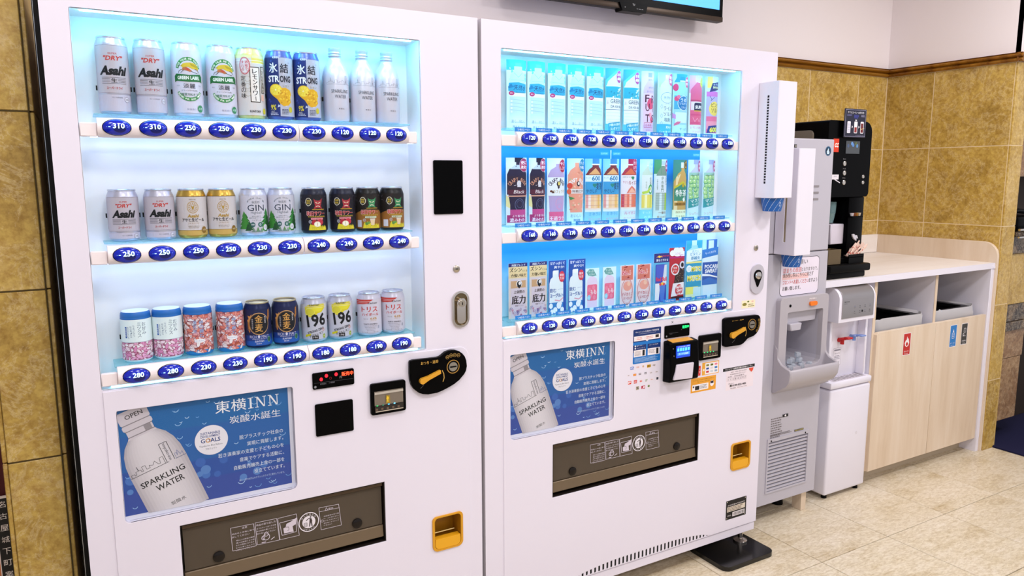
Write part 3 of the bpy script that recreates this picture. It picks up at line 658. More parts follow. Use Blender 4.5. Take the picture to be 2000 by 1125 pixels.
blob_coin(m1, [(1107, 350), (1107, 240), (1112, 222), (1140, 212), (1380, 185), (1410, 175), (1430, 160), (1460, 134), (1490, 120), (1525, 112), (1560, 112), (1600, 124), (1630, 145), (1655, 175), (1670, 215), (1676, 270), (1668, 315), (1650, 350), (1600, 410), (1550, 450), (1500, 480), (1440, 512), (1380, 537), (1290, 553), (1240, 550), (1200, 538), (1150, 500), (1125, 460), (1112, 410)], c1,
          ((1225, 415), (1400, 322), .0085, .0048), (1535, 275), .0195, ((1217, 262), (1388, 206), (1215, 490), [(1428, 312), (1444, 345), (1448, 385), (1436, 425)], [(1480, 182), (1516, 165), (1552, 160), (1590, 162)]), 0)
def pane(t, name, pts, c, y=-0.0022, th=0.004, mat=None, rad=None, label=None):
    P = [c(*p) for p in pts]; x0, x1 = min(p[0] for p in P), max(p[0] for p in P); z0 = (P[2][1] + P[3][1]) / 2; z1 = (P[0][1] + P[1][1]) / 2
    x0 = (P[0][0] + P[3][0]) / 2; x1 = (P[1][0] + P[2][0]) / 2
    b = B().m(mat or M_BLACK); b.prism(rrect(x0, z0, x1, z1, 0.004 if rad is None else rad, 3), y - th, y); o = b.build(name, t, bev=0.001, seg=1, label=label)
    return x0, z0, x1, z1, o
I = lambda a, b: q(a, b)
pane(m1, 'black_sensor_panel', [(845.5, 312), (902.5, 314), (903.5, 418), (847, 418)], I, y=0.0)
pane(m1, 'black_reader_panel', [(614, 789), (688, 779), (689.5, 840), (616.5, 852)], I)
x0, z0, x1, z1, o = pane(m1, 'sales_display', [(609, 729), (690, 718), (690.5, 749), (609.5, 761)], I)
a = Art(); yd = -0.0062
for px, pz in ((626, 740), (636, 733), (655, 730)): x, z = q(px, pz); a.e(x, z, .0042, .0048, 'D81828', em=1.5)
a.tp('販売中', q(666, 733.5), q(688, 722.5), 'FF4A28', bold=.03, em=2.5)
x, z = q(644, 737.5); a.arc(x, z, .003, .0035, .0007, '8A1020'); x, z = q(614.5, 755); a.e(x, z, .0032, .0032, '8C8C94')
a.ln([q(612, 748), q(688, 738)], .0006, '484850'); a.tp('円', q(662, 738), q(666, 733), 'A0A0A0'); a.tp('お札投入', q(624, 751), q(636, 746), '808088'); a.tp('１９枚返却', q(641, 748), q(652, 743.5), '808088')
a.flat('display_lettering', o, yd)
def bill(t, pts, c, inner, lights, arrow):
    x0, z0, x1, z1, o = pane(t, 'note_acceptor', pts, c, th=0.009, rad=.006)
    y = -0.0112
    P = [c(*p) for p in inner]; ax0, ax1 = (P[0][0] + P[3][0]) / 2, (P[1][0] + P[2][0]) / 2; az1 = (P[0][1] + P[1][1]) / 2; az0 = (P[2][1] + P[3][1]) / 2
    b = B().m(mt('7E7468', 0.3, .3)); b.prism(rect4(ax0, az0 + (az1 - az0) * .32, ax1, az1), y - 0.0015, y); b.build('note_guide', t)
    b = B().m(mt('241E1A', 0.4)); b.prism(rect4(ax0, az0, ax1, az0 + (az1 - az0) * .30), y - 0.003, y); b.build('note_slot', t)
    a = Art(); h = az1 - az0; xm = ax0 + (ax1 - ax0) * .45
    a.r(ax0, az0 + h * .86, ax1, az0 + h * .97, 'B8B0A4'); a.r(ax0 + .002, az0 + h * .02, ax1 - .001, az0 + h * .06, 'C8BCA8')
    a.poly([(xm - .006, az0 + h * .38), (xm + .007, az0 + h * .38), (xm + .006, az0 + h * .76), (xm - .005, az0 + h * .78)], '9A8030'); a.ln([(xm, az0 + h * .45), (xm, az0 + h * .68)], .0028, 'F0C830').poly([(xm - .004, az0 + h * .6), (xm + .004, az0 + h * .6), (xm, az0 + h * .74)], 'F0C830')
    for i in range(5): a.r(ax0 + .002 + i * (ax1 - ax0) * .19, az0 + h * .1, ax0 + .002 + i * (ax1 - ax0) * .19 + .006, az0 + h * .2, '6A5646')
    for i in range(4):
        xx = ax0 + (ax1 - ax0) * (.08 + .2 * i)
        a.e(xx, az0 + h * .33, .0028, .0016, lights[i % len(lights)], em=1.2)
    a.flat('slot_markings', t, y - 0.003)
bill(m1, [(720.5, 750), (788.5, 739), (791, 799), (723, 810)], I, [(728, 764), (783, 755), (785, 795), (729, 804)], ['1E9A50', '2A6048', '4AB0E0', '6AC8F8'], None)
def lock(t, px, pz, r, y=0.0):
    x, z = q(px, pz); b = B().m(M_STEEL); b.lathe([(r, 0), (r, .003), (r * .8, .0045), (0, .0045)], 24, mtx=Matrix.Translation((x, y, z)) @ Matrix.Rotation(PI / 2, 4, 'X'))
    b.m(M_BLACKM).box(x - r * .4, x + r * .4, y - .0052, y - .0044, z - r * .1, z + r * .1); b.build('lock', t)
lock(m1, 891, 525, .0100)
def handle(t, x0, z0, x1, z1, y=0.0, grey=False):
    r = (x1 - x0) / 2; xm = (x0 + x1) / 2
    if grey:
        b = B().m(M_GREY); b.prism(rrect(x0, z0, x1, z1, r * .98, 8), y - .006, y); b.build('handle_frame', t, bev=.002)
        b = B().m(M_BLACK); zc = z1 - .040; b.prism([(xm + r * .62 * math.cos(a_), zc + r * .62 * math.sin(a_)) for a_ in [-.5 + (PI + 1.0) * i / 14 for i in range(15)]] + [(xm - .002, zc - r * 1.25), (xm + .002, zc - r * 1.25)], y - .0085, y - .006); b.build('handle_recess', t)
        b = B().m(M_CHROME); b.lathe([(r * .44, 0), (r * .40, .004), (r * .2, .0055), (0, .0055)], 20, mtx=Matrix.Translation((xm, y - .008, zc)) @ Matrix.Rotation(PI / 2, 4, 'X')); b.build('handle_lock', t); return
    b = B().m(M_CHROME); b.prism(rrect(x0, z0, x1, z1, r * .98, 8), y - .006, y, [rrect(x0 + .006, z0 + .006, x1 - .006, z1 - .006, r - .007, 8)]); b.build('handle_frame', t, bev=.002)
    b = B().m(mt('7A6A50', .2, .9)); b.prism(rrect(x0 + .005, z0 + .005, x1 - .005, z1 - .005, r - .006, 8), y - .001, y + .0); b.build('handle_recess', t)
    b = B().m(M_CHROME); b.prism(rrect(x0 + .013, z0 + .012, x1 - .013, z1 - .03, r * .45, 6), y - .009, y - .001); b.cyl((xm, y - .001, z1 - .034), r * .55, -.011, 'y'); b.build('door_handle', t, bev=.0015)
    b = B().m(M_STEEL); b.lathe([(r * .36, 0), (r * .36, .004), (0, .004)], 20, mtx=Matrix.Translation((xm, y - .012, z1 - .034)) @ Matrix.Rotation(PI / 2, 4, 'X')); b.m(M_BLACKM).box(xm - .001, xm + .001, y - .0168, y - .0158, z1 - .038, z1 - .030); b.build('handle_lock', t)
xa, za = q(882, 605); xb, zb = q(915, 605); _, zt = q(898, 568); _, zo = q(899, 639)
handle(m1, xa, zo, xb, zt)
b = B().m(M_STEEL); b.box(1.4672, 1.4692, 0.001, 0.12, 0.12, 1.825); b.build('door_edge_strip', m1)
b = B().m(M_BLACKM); b.box(0.448, 0.4592, 0.004, 0.12, 0.11, 1.83); b.build('hinge_seal', m1)
b = B().m(mt('9AA0A8', .2, .9)); b.box(0.4495, 0.4505, 0.0025, 0.0045, 0.11, 1.83); b.build('seal_glint_strip', m1)  # pale metal strip put in for the glint along the black seal
b = B().m(M_WHITE); b.box(0.463, 1.466, 0.003, 0.127, 0.014, 0.039, .002, 1); b.build('kick_plate', m1)
for x, y in ((0.50, 0.06), (1.43, 0.06), (0.5, 0.66), (1.43, 0.66)): b = B().m(M_CHROME); b.cyl((x, y, 0.0), .018, .012); b.cyl((x, y, .01), .008, .062); b.build('levelling_foot', m1)

# ---- machine two (right): twelve buttons a row
CUP2 = [(1228, 290), (1236, 268), (1255, 250), (1290, 240), (1330, 240), (1350, 248), (1356, 262), (1356, 330), (1352, 380), (1340, 402), (1310, 418), (1270, 425), (1242, 420), (1230, 402), (1227, 350)]
cc2 = crop(1060, 790, 3.359); CUP2 = cup_outline((1229, 340), (1355, 320), (1270, 243), (1330, 240), (1260, 425), (1310, 418), cc2); cc2x = cc2; cc2 = lambda a, b: (a, b)
h2 = [rrect(1.5665, 0.6235, 1.9535, 0.886, 0.010, 3, rs=(.012, .012, .006, .004)), rect4(1.7175, 0.409, 2.332, 0.583), hole_from(CUP2, cc2, (.93, .93))]
P2 = [[120] * 5 + [150] * 7, [160, 160, 170, 170, 150, 150, 150, 140, 140, 180, 150, 150], [120, 120, 130, 130, 130, 130, 120, 120, 200, 120, 150, 150]]
m2 = vending('vending_machine', 'wider white vending machine of soft drinks with twelve buttons per row and a card reader', 1.480, 2.6465, 1.5404, 2.4772, 12, 1.6275, P2, 6, -0.001, h2, 1.5425, 2.604, (1.79, 2.41))
advert(m2, 1.5665, 0.6235, 1.9535, 0.886)
# the same notices as on machine one, mapped from its corners to those read on machine two
def c_fl2(a_, b_):
    x, z = q(440 + a_ / 6.62, 920 + b_ / 6.62)
    (ax, az), (bx, bz) = q(440 + 75 / 6.62, 920 + 760 / 6.62), q(440 + 1515 / 6.62, 920 + 715 / 6.62)
    (cx, cz), (dx, dz) = q(1130 + 290 / 11.11, 820 + 565 / 11.11), q(1130 + 1785 / 11.11, 820 + 605 / 11.11)
    return (cx + (x - ax) * (dx - cx) / (bx - ax), cz + (z - az) * (dz - cz) / (bz - az))
flap(m2, 1.7175, 2.332, 0.409, 0.583, flap_notices(c_fl2, lambda x, z: (x, z)), (1.80, 2.24))
coin_cup(m2, CUP2, cc2)
c2 = crop(1360, 580, 6.25)
blob_coin(m2, [(302, 585), (305, 285), (312, 265), (340, 250), (700, 212), (722, 214), (738, 228), (746, 250), (748, 285), (742, 340), (725, 395), (700, 435), (670, 462), (640, 478), (610, 488), (590, 500), (565, 530), (540, 556), (515, 572), (490, 580), (330, 603), (312, 600)], c2,
          ((395, 458), (540, 376), .0105, .0055), (640, 328), .0205, ((400, 292), (540, 262), (400, 548), [(560, 356), (572, 400), (570, 440), (560, 470)], [(728, 272), (734, 305), (733, 336), (724, 368), (702, 402)]), 1)
bill(m2, [(12, 465), (275, 438), (275, 732), (10, 768)], c2, [(48, 545), (232, 520), (228, 705), (50, 735)], ['20D070', '20D070', '20D070', '20D070'], None)
c6 = crop(1210, 600, 6.248)
x0, z0, x1, z1, o = pane(m2, 'payment_display', [(540, 228), (842, 190), (838, 345), (540, 378)], c6)
a = Art(); a.tp('販売中', c6(752, 256), c6(830, 210), '20E870', bold=.04, em=2.2); a.ln([c6(590, 316), c6(700, 303)], .0006, '606068'); a.tp('お札投入', c6(596, 330), c6(632, 318), '808088'); a.tp('円', c6(735, 275), c6(745, 264), '707070'); x, z = c6(558, 352); a.e(x, z, .003, .003, '8C8C94'); a.flat('display_lettering', o, -0.0062)
# card reader: a deep black box with screen, white pad and orange top
t = m2
rx0, rz1 = q(1210 + 522 / 6.248, 600 + 420 / 6.248); rx1 = q(1210 + 905 / 6.248, 600 + 380 / 6.248)[0]; rz0 = q(1210 + 515 / 6.248, 600 + 905 / 6.248)[1]
ry = -0.034
b = B().m(M_BLACK); b.prism([(-0.002, rz0 - .002), (-0.002, rz1 + .004), (ry, rz1 - .001), (ry - .008, rz0 + .04), (ry - .004, rz0 + .002)], rx0 + .002, rx1 - .010, plane='yz'); o = b.build('card_reader', t, bev=0.005)
def qr(px, py): return q(1210 + px / 6.248, 600 + py / 6.248, ry - .006)
sx0, sz1 = qr(698, 478); sx1, sz0 = qr(858, 596)
b = B().m(mt('1A3CB0', .2, em=.7)); b.box(sx0, sx1, ry - .0072, ry - .003, sz0, sz1); b.build('reader_screen', t)
a = Art(); hx = (sx1 - sx0); hz = sz1 - sz0
for i in range(5): a.r(sx0 + hx * (.03 + .19 * i), sz0 + hz * .55, sx0 + hx * (.18 + .19 * i), sz0 + hz * .82, '50B8F0', em=.8)
a.r(sx0 + hx * .05, sz0 + hz * .2, sx0 + hx * .95, sz0 + hz * .45, '3A7CE0', em=.8); a.t('お支払方法の選択', sx0 + hx / 2, sz0 + hz * .92, hz * .09, 'D0E0FF', w=hx * .9, em=.5).t('カードを選択', sx0 + hx / 2, sz0 + hz * .32, hz * .14, 'E0F0FF', w=hx * .7, em=.5); a.flat('screen_text', t, ry - .0073)
padp = [qr(690, 702), qr(896, 668), qr(876, 862), qr(648, 890)]
b = B().m(mt('D8D0DC', .35)); b.prism(padp, ry - .012, ry - .004); b.build('touch_pad', t, bev=.002)
b = B().m(mt('E8A848', .4)); b.prism([(-.004, rz1 + .005), (ry + .004, rz1 + .0005), (ry + .004, rz1 - .001), (-.004, rz1 + .003)], rx0 + .018, rx1 - .03, plane='yz'); b.build('reader_top_light', t)
for px, pz in ((655, 508), (663, 597)): x, z = qr(px, pz); b = B().m(M_STEEL); b.cyl((x, ry - .004, z), .0018, -.003, 'y', 12); b.build('reader_key', t)
# instruction sticker
SK = [c6(160, 275), c6(498, 235), c6(495, 650), c6(158, 690)]
gx0 = (SK[0][0] + SK[3][0]) / 2; gx1 = (SK[1][0] + SK[2][0]) / 2; gz1 = (SK[0][1] + SK[1][1]) / 2; gz0 = (SK[2][1] + SK[3][1]) / 2
a = Art(); gw, gh = gx1 - gx0, gz1 - gz0
u = lambda f: gx0 + gw * f
v = lambda f: gz0 + gh * f
a.poly(rrect(gx0, gz0, gx1, gz1, .004), '1C74C4').poly(rrect(gx0, v(.5), gx1, gz1, .004), '10306E').r(gx0, v(.33), gx1, v(.58), '10306E').r(gx0, v(.54), gx1, v(.63), '1C74C4')
a.t('キャッシュレス決済のご利用手順', u(.5), v(.92), gh * .05, 'F4F4F8', w=gw * .84, bold=.03).t('Cashless payment instruction guide', u(.5), v(.86), gh * .022, 'E0E4F0', w=gw * .62)
a.r(u(.03), v(.66), u(.97), v(.8), 'F0E8EA').r(u(.03), v(.2), u(.46), v(.4), 'F0E8EA').r(u(.53), v(.2), u(.97), v(.4), 'F0E8EA').r(u(.47), v(.2), u(.52), v(.66), '1C74C4')
a.poly([(u(.5), v(.62)), (u(.56), v(.66)), (u(.5), v(.7)), (u(.44), v(.66))], 'F4E8E8').t('1', u(.08), v(.73), gh * .04, 'D04838').t('2', u(.42), v(.73), gh * .04, 'D04838').t('または', u(.5), v(.66), gh * .018, 'D04838')
a.fake(u(.12), v(.69), u(.32), v(.77), 2, 'D88070').fake(u(.46), v(.69), u(.76), v(.77), 2, 'D88070').r(u(.8), v(.7), u(.92), v(.78), '302420').r(u(.34), v(.215), u(.42), v(.385), '181820').r(u(.84), v(.215), u(.92), v(.385), '181820')
a.e(u(.08), v(.52), .0028, .0028, 'F4F4F4').e(u(.08), v(.45), .0028, .0028, 'F4F4F4').t('電子マネー', u(.13), v(.52), gh * .028, 'F0F0F4', w=gw * .24, al='l').t('クレジットカード', u(.13), v(.45), gh * .028, 'F0F0F4', w=gw * .3, al='l').t('コード決済', u(.58), v(.5), gh * .03, 'F0F0F4', w=gw * .32, al='l')
a.fake(u(.06), v(.23), u(.3), v(.37), 4, 'A8A0A4').fake(u(.56), v(.25), u(.8), v(.37), 3, 'A8A0A4').fake(u(.06), v(.04), u(.95), v(.17), 4, 'A8CCF0')
o = link('instruction_sticker', a.mesh('instruction_sticker', lambda p, r_, c: Vector((p, -.0022 - c, r_))), t)
# rows of payment marks
for k, (px, py, w_, h_, bg, tx, fg) in enumerate([(147, 743, 44, 34, '6A80C8', 'PiTa', 'E8ECF8'), (217, 730, 46, 30, 'EADFE6', '交通系', 'C88068'), (283, 720, 26, 40, 'EADFE6', '●', 'C8A888'), (353, 715, 46, 36, 'D8A828', 'iD', '3A3418'), (415, 705, 38, 30, 'EADFE6', 'Q', '181818'),
        (105, 833, 40, 16, 'EADFE6', 'VISA', '383848'), (180, 824, 36, 26, 'D86030', '●●', 'F0B040'), (243, 813, 28, 22, '706878', 'JCB', 'E8E0E8'), (313, 803, 28, 24, '585868', 'AM', 'E8E0E8'), (378, 796, 30, 20, 'EADFE6', '⌂', '707070'), (448, 785, 40, 20, 'EADFE6', 'Disc', '707070'),
        (118, 920, 38, 40, 'D84030', 'P', 'F4E8E8'), (188, 908, 38, 40, 'D03028', 'd払', 'F4E8E8'), (255, 900, 36, 34, 'EADFE6', 'au', 'D84830'), (322, 890, 32, 40, 'EADFE6', 'LP', '408048'), (388, 878, 46, 20, 'EADFE6', 'Rpay', 'C87860'), (456, 866, 30, 46, 'EADFE6', '■', '303848'), (214, 985, 38, 44, 'B8AC98', 'S', '403830'), (283, 975, 46, 38, 'B82848', 'J', 'F4E0E4'), (350, 960, 32, 42, 'EADFE6', '◉', '5A7838')]):
    x, z = c6(px, py); wx = abs(c6(px + w_, py)[0] - x) / 2; wz = abs(c6(px, py + h_)[1] - z) / 2
    a = Art(); a.r(x - wx, z - wz, x + wx, z + wz, bg, rad=.001).t(tx, x, z, wz * 1.3, fg, w=min(wx * 1.6, wz * 3), bold=.03)
    link('payment_sticker', a.mesh('payment_sticker', lambda p, r_, c: Vector((p, -.0022 - c, r_))), t)
def sticker(t, name, corners, c, fn, y=-0.0022, rad=.001, bg='F0E8EC', label=None):
    P = [c(*p) for p in corners]; x0 = (P[0][0] + P[3][0]) / 2; x1 = (P[1][0] + P[2][0]) / 2; z1 = (P[0][1] + P[1][1]) / 2; z0 = (P[2][1] + P[3][1]) / 2
    a = Art(); a.r(x0, z0, x1, z1, bg, rad=rad); W, H = x1 - x0, z1 - z0
    fn(a, lambda f: x0 + W * f, lambda f: z0 + H * f, W, H)
    return link(name, a.mesh(name, lambda p, r_, cc: Vector((p, y - cc, r_))), t, label=label)
def f1(a, u, v, W, H): a.t('バイト', u(.55), v(.68), H * .22, 'F8F0F0', w=W * .8, bold=.03).t('います', u(.55), v(.36), H * .24, 'F8F0F0', w=W * .8, bold=.03).t('PayPay', u(.5), v(.12), H * .09, 'F8E0E0')
sticker(t, 'red_sticker', [(915, 725), (985, 712), (982, 832), (905, 845)], c6, f1, bg='D83028')
def f2(a, u, v, W, H):
    a.r(u(.18), v(.05), u(.96), v(.93), 'F2ECEE').e(u(.1), v(.42), W * .05, W * .05, 'F4E8D8')
    for i, cc in enumerate(('7A8038', '607028', 'E88098', '3050A0', 'E0D8DC', '2C74C0', 'C83038', 'C8D0D8', '90A8C0')): a.r(u(.24 + .25 * (i % 3)), v(.68 - .26 * (i // 3)), u(.40 + .25 * (i % 3)), v(.83 - .26 * (i // 3)), cc, rad=.0008)
sticker(t, 'payment_brand_sticker', [(1003, 680), (1208, 645), (1205, 798), (1000, 832)], c6, f2, bg='E8A838')
def f3(a, u, v, W, H):
    a.t('Visaのタッチ決済で簡単にお支払い！', u(.5), v(.84), H * .085, '503818', w=W * .84).t('Tap to pay with Visa', u(.5), v(.70), H * .08, '503818', w=W * .5)
    a.r(u(.06), v(.12), u(.70), v(.55), 'F2ECEE', rad=.002).r(u(.17), v(.16), u(.34), v(.44), '14141C').e(u(.11), v(.4), W * .03, W * .03, '282838').fake(u(.37), v(.2), u(.66), v(.5), 3, '909098').e(u(.84), v(.45), W * .08, H * .2, 'F2ECEE').r(u(.78), v(.46), u(.9), v(.62), '282030')
sticker(t, 'orange_sticker', [(872, 868), (1172, 828), (1165, 995), (855, 1050)], c6, f3, bg='E8A030')
def f4(a, u, v, W, H):
    a.t('サントリー自動販売機お客様センター', u(.5), v(.5), H * .62, 'F4F0F4', w=W * .86, bold=.03)
sticker(t, 'service_title_strip', [(320, 875), (706, 812), (706, 848), (320, 910)], c2, f4, bg='101014')
def f5(a, u, v, W, H):
    for k, (x_, ch) in enumerate(zip(range(8), '31284297')): a.box(u(.03 + .09 * k), v(.47), u(.11 + .09 * k), v(.64), .0004, 'A89CA4').t(ch, u(.07 + .09 * k), v(.555), H * .1, '585058')
    a.t('故障・お問い合わせの際は', u(.45), v(.92), H * .055, '4A4248', w=W * .58).t('下記管理番号をお伝えください', u(.42), v(.81), H * .055, '4A4248', w=W * .6).t('管理・自販機番号', u(.05), v(.70), H * .05, '4A4248', w=W * .6, al='l')
    a.poly([(u(.82), v(.98)), (u(.99), v(.98)), (u(.97), v(.84)), (u(.92), v(.76)), (u(.84), v(.88))], 'E05038').t('0120-822-482', u(.48), v(.22), H * .10, '3C363C', w=W * .5, bold=.02).r(u(.14), v(.17), u(.21), v(.28), '4A4440').t('お問い合わせ', u(.18), v(.34), H * .05, '4A4248', w=W * .2).t('受付時間　平日 9:00〜17:00', u(.46), v(.08), H * .05, '5A5258', w=W * .6)
sticker(t, 'service_sticker', [(358, 905), (690, 855), (685, 1095), (355, 1130)], c2, f5, bg='ECE0E8')
def f6(a, u, v, W, H): a.e(u(.22), v(.5), W * .16, H * .2, '8A8038').e(u(.48), v(.82), W * .08, H * .1, '6A7838').t('OK', u(.8), v(.78), H * .2, 'E06888').fake(u(.5), v(.1), u(.95), v(.55), 2, '8A8048')
sticker(t, 'small_yellow_sticker', [(552, 50), (718, 28), (716, 120), (552, 145)], c2, f6, y=0.0, bg='F2EAC8')
a = Art(); a.tp('X', c6(625, 196), c6(655, 168), '2A2A2A', bold=.02).tp('カードでお支払い', c6(664, 184), c6(762, 168), 'C88070'); a.flat('reader_caption', t, -0.0022)['kind'] = 'stuff'
def f7(a, u, v, W, H):
    for p in ((.06, .07), (.94, .07), (.06, .93), (.94, .93)): a.e(u(p[0]), v(p[1]), .0018, .0018, 'E0D8C8')
    a.t('古物営業許可証番号', u(.5), v(.74), H * .07, 'E8E0E0', w=W * .84).r(u(.06), v(.40), u(.94), v(.66), 'E0D4C4').fake(u(.08), v(.42), u(.92), v(.64), 3, '6A5A4A').r(u(.32), v(.12), u(.92), v(.34), 'F0E8EC').t('EPNO', u(.17), v(.2), H * .07, 'D8D0D0')
    for i in range(16): a.r(u(.36 + .033 * i), v(.15), u(.36 + .033 * i + .012 + .01 * (i % 2)), v(.31), '303030')
sticker(t, 'identification_plate', [(1200, 632), (1332, 600), (1330, 722), (1197, 755)], cc2x, f7, bg='101012')
lock(m2, 1476, 484, .0100)
xa, za = q(1464.5, 545); xb, zb = q(1489.5, 545); _, zt = q(1477, 516); _, zo = q(1477, 573)
handle(m2, xa, zo, xb, zt, grey=True)
# cold-drink tags above the rails
a = Art(); a.r(-.0275, -.0058, .0275, .0058, '2A84D8', rad=.0028).t('つめた〜い', 0, 0, .0062, 'F0F8FF', w=.040, bold=.03)
tag = a.mesh('cold_drink_tag', lambda p, r_, c: Vector((p, -c, r_)))
bt = B().m(mt('2A84D8', .4)); bt.box(-.0275, .0275, 0, .0012, -.0058, .0058); tg = bt.mesh('cold_drink_tag', 0)
for zc in (1.5395, 1.2665, 0.995):
    for i in range(12):
        o = link('cold_drink_tag', tg, m2); o.location = (1.6275 - .013 + .0711 * i - m2.location.x, 0.0032 - m2.location.y, zc)
        link('tag_lettering', tag, o)
# printed blue backdrops behind rows two and three
def backdrop(zlo, zhi, x1_, stops):
    m, nt, bs = nodemat('printed_blue_backdrop', 0.5, 0.2)
    tc = N(nt, 'ShaderNodeTexCoord'); sp = N(nt, 'ShaderNodeSeparateXYZ'); mr = N(nt, 'ShaderNodeMapRange')
    nt.links.new(tc.outputs['Object'], sp.inputs[0]); nt.links.new(sp.outputs['Z'], mr.inputs[0]); mr.inputs[1].default_value = zlo; mr.inputs[2].default_value = zhi
    r_ = ramp(nt, stops); nt.links.new(mr.outputs[0], r_.inputs[0]); nt.links.new(r_.outputs[0], bs.inputs['Base Color'])
    b = B().m(m); b.box(1.5425, x1_, 0.0925, 0.0938, zlo, zhi); b.build('printed_backdrop', m2)
backdrop(1.262, 1.50, 2.385, [(0, 'D8F4FA'), (.35, '9CD8F0'), (.55, '2CA0E4'), (1, '1E90DC')])
backdrop(0.98, 1.225, 2.385, [(0, 'D8F4FA'), (.45, 'A8DCF2'), (.72, '4CB0E8'), (.82, '1E90DC'), (1, '1E90DC')])
a = Art(); [a.r(x_, 1.474, x_ + .032, 1.484, '3AA8EA').t('SUNTORY', x_ + .016, 1.479, .005, 'C8E8FA', w=.026) for x_ in (1.955, 2.005, 2.352)]; a.r(1.9955, 1.46, 1.9985, 1.49, 'F4F8FA'); a.flat('shelf_brand_print', m2, 0.0925)['kind'] = 'stuff'
# vent grille under the arched door edge, kick plate, feet
slots = [rrect(1.80 + i * .0168, 0.1085, 1.8075 + i * .0168, 0.134, .0036, 3) for i in range(36)]
b = B().m(M_WHITE); b.box(1.483, 2.643, 0.003, 0.70, 0.070, 0.1015, .002, 1); b.build('kick_plate', m2)
b = B().m(mt('060606', .8)); b.box(1.79, 2.41, -.0004, .0006, .1068, .1365)
b.build('vent_backing', m2, smooth=0)
b = B().m(M_WHITE); b.prism(rect4(1.792, .1068, 2.408, .1365), -.0016, -.0004, slots); b.build('vent_grille', m2, smooth=0)
for x, y in ((1.52, 0.05), (2.605, 0.035), (1.52, 0.66), (2.605, 0.66)):
    b = B().m(M_CHROME); b.lathe([(0, 0.0), (.026, 0.0), (.026, .006), (.012, .014), (.009, .014), (.009, .055), (0, .055)], 20, (x, y, 0.0185)); b.build('levelling_foot', m2)
b = B().m(mt('070708', .18, 0, .5)); b.prism(rrect(2.405, -.088, 2.66, .115, .03, 6), 0.0, 0.018, plane='xy'); o = b.build('rubber_foot_pad', bev=.006, seg=3, label='glossy black rubber pad under the right foot of the soft drink machine', cat='foot pad')
b = B().m(mt('070708', .18)); b.prism(rrect(1.45, -.06, 1.60, .115, .03, 6), 0.0, 0.018, plane='xy'); b.build('rubber_foot_pad', bev=.006, seg=3, label='black rubber pad under the left foot of the soft drink machine', cat='foot pad')

# ================================================================== CANS, BOTTLES AND JARS IN MACHINE ONE
MM = 0.001
K = '14141A'
def shell(h, r, bodymat, name, lid=None, base=None):
    b = B().m(bodymat); b.lathe([(0, 0.002), (r * .72, 0.0), (r * .90, 0.002), (r, 0.009), (r, h - 0.019), (r * .97, h - .014), (r * .855, h - 0.005), (r * .855, h - .0035), (0, h - .0045)], 40)
    me = b.mesh(name)
    b = B().m(lid or M_ALU); b.lathe([(r * .80, h - .0042), (r * .80, h - .0006), (r * .85, h), (r * .885, h - .0012), (r * .885, h - .0038), (r * .855, h - .0046)], 36)
    b.lathe([(0, h - .0038), (r * .80, h - .0038)], 36); b.box(-.009, .009, -.017, .006, h - .0034, h - .0022, .0005, 1)
    return me, b.mesh('can_lid')
def print_label(a, r, name='printed_label'): return a.mesh(name, on_cyl(r), step=.0035, k=MM, base=.0003)
def asahi(z, s, H):
    a = Art()
    a.poly([(-44, z[0] - 6), (-38, z[0]), (38, z[0]), (44, z[0] - 6), (44, z[5] + 6), (38, z[5]), (-38, z[5]), (-44, z[5] + 6)], 'BEB4BC').r(-40, 6, 40, z[5] - 3, 'C4BCCA')
    a.box(-41, z[5] + 1, 41, z[0] - 1, .5, '7A7078')
    a.t('SUPER', 0, z[1], 3.6 * s, 'B84038', w=17 * s, bold=.01, sh=.15).t('"DRY"', 0, z[1] - 9 * s, 9.5 * s, 'C03024', w=36 * s, bold=.03, sh=.25)
    a.t('Asahi', 0, z[2], 19 * s, '0C0C10', w=51 * s, bold=.055, sh=.28)
    for i in range(5):
        zz = z[3] - 6 * s + i * 3 * s; a.r(-25, zz - .35, -7.5, zz + .35, '4A4448').r(7.5, zz - .35, 25, zz + .35, '4A4448') if 0 < i < 4 else a.r(-25, zz - .35, 25, zz + .35, '4A4448')
    a.t('生', 0, z[3], 8.5 * s, '141414', w=11 * s, bold=.04).t('スーパードライ', 0, z[4], 5.4 * s, 'B83228', w=29 * s, bold=.05)
    a.t('生ビール(非熱処理)', 4, z[5] - 9, 3, '5A5460', w=20).e(24, z[5] - 12 * s, 5.5, 5.5, 'DCD6E0').arc(24, z[5] - 12 * s, 5.6, 5.6, .5, '6A6474').t('お酒', 24, z[5] - 12 * s, 4.4, '4A4450', w=7)
    return a
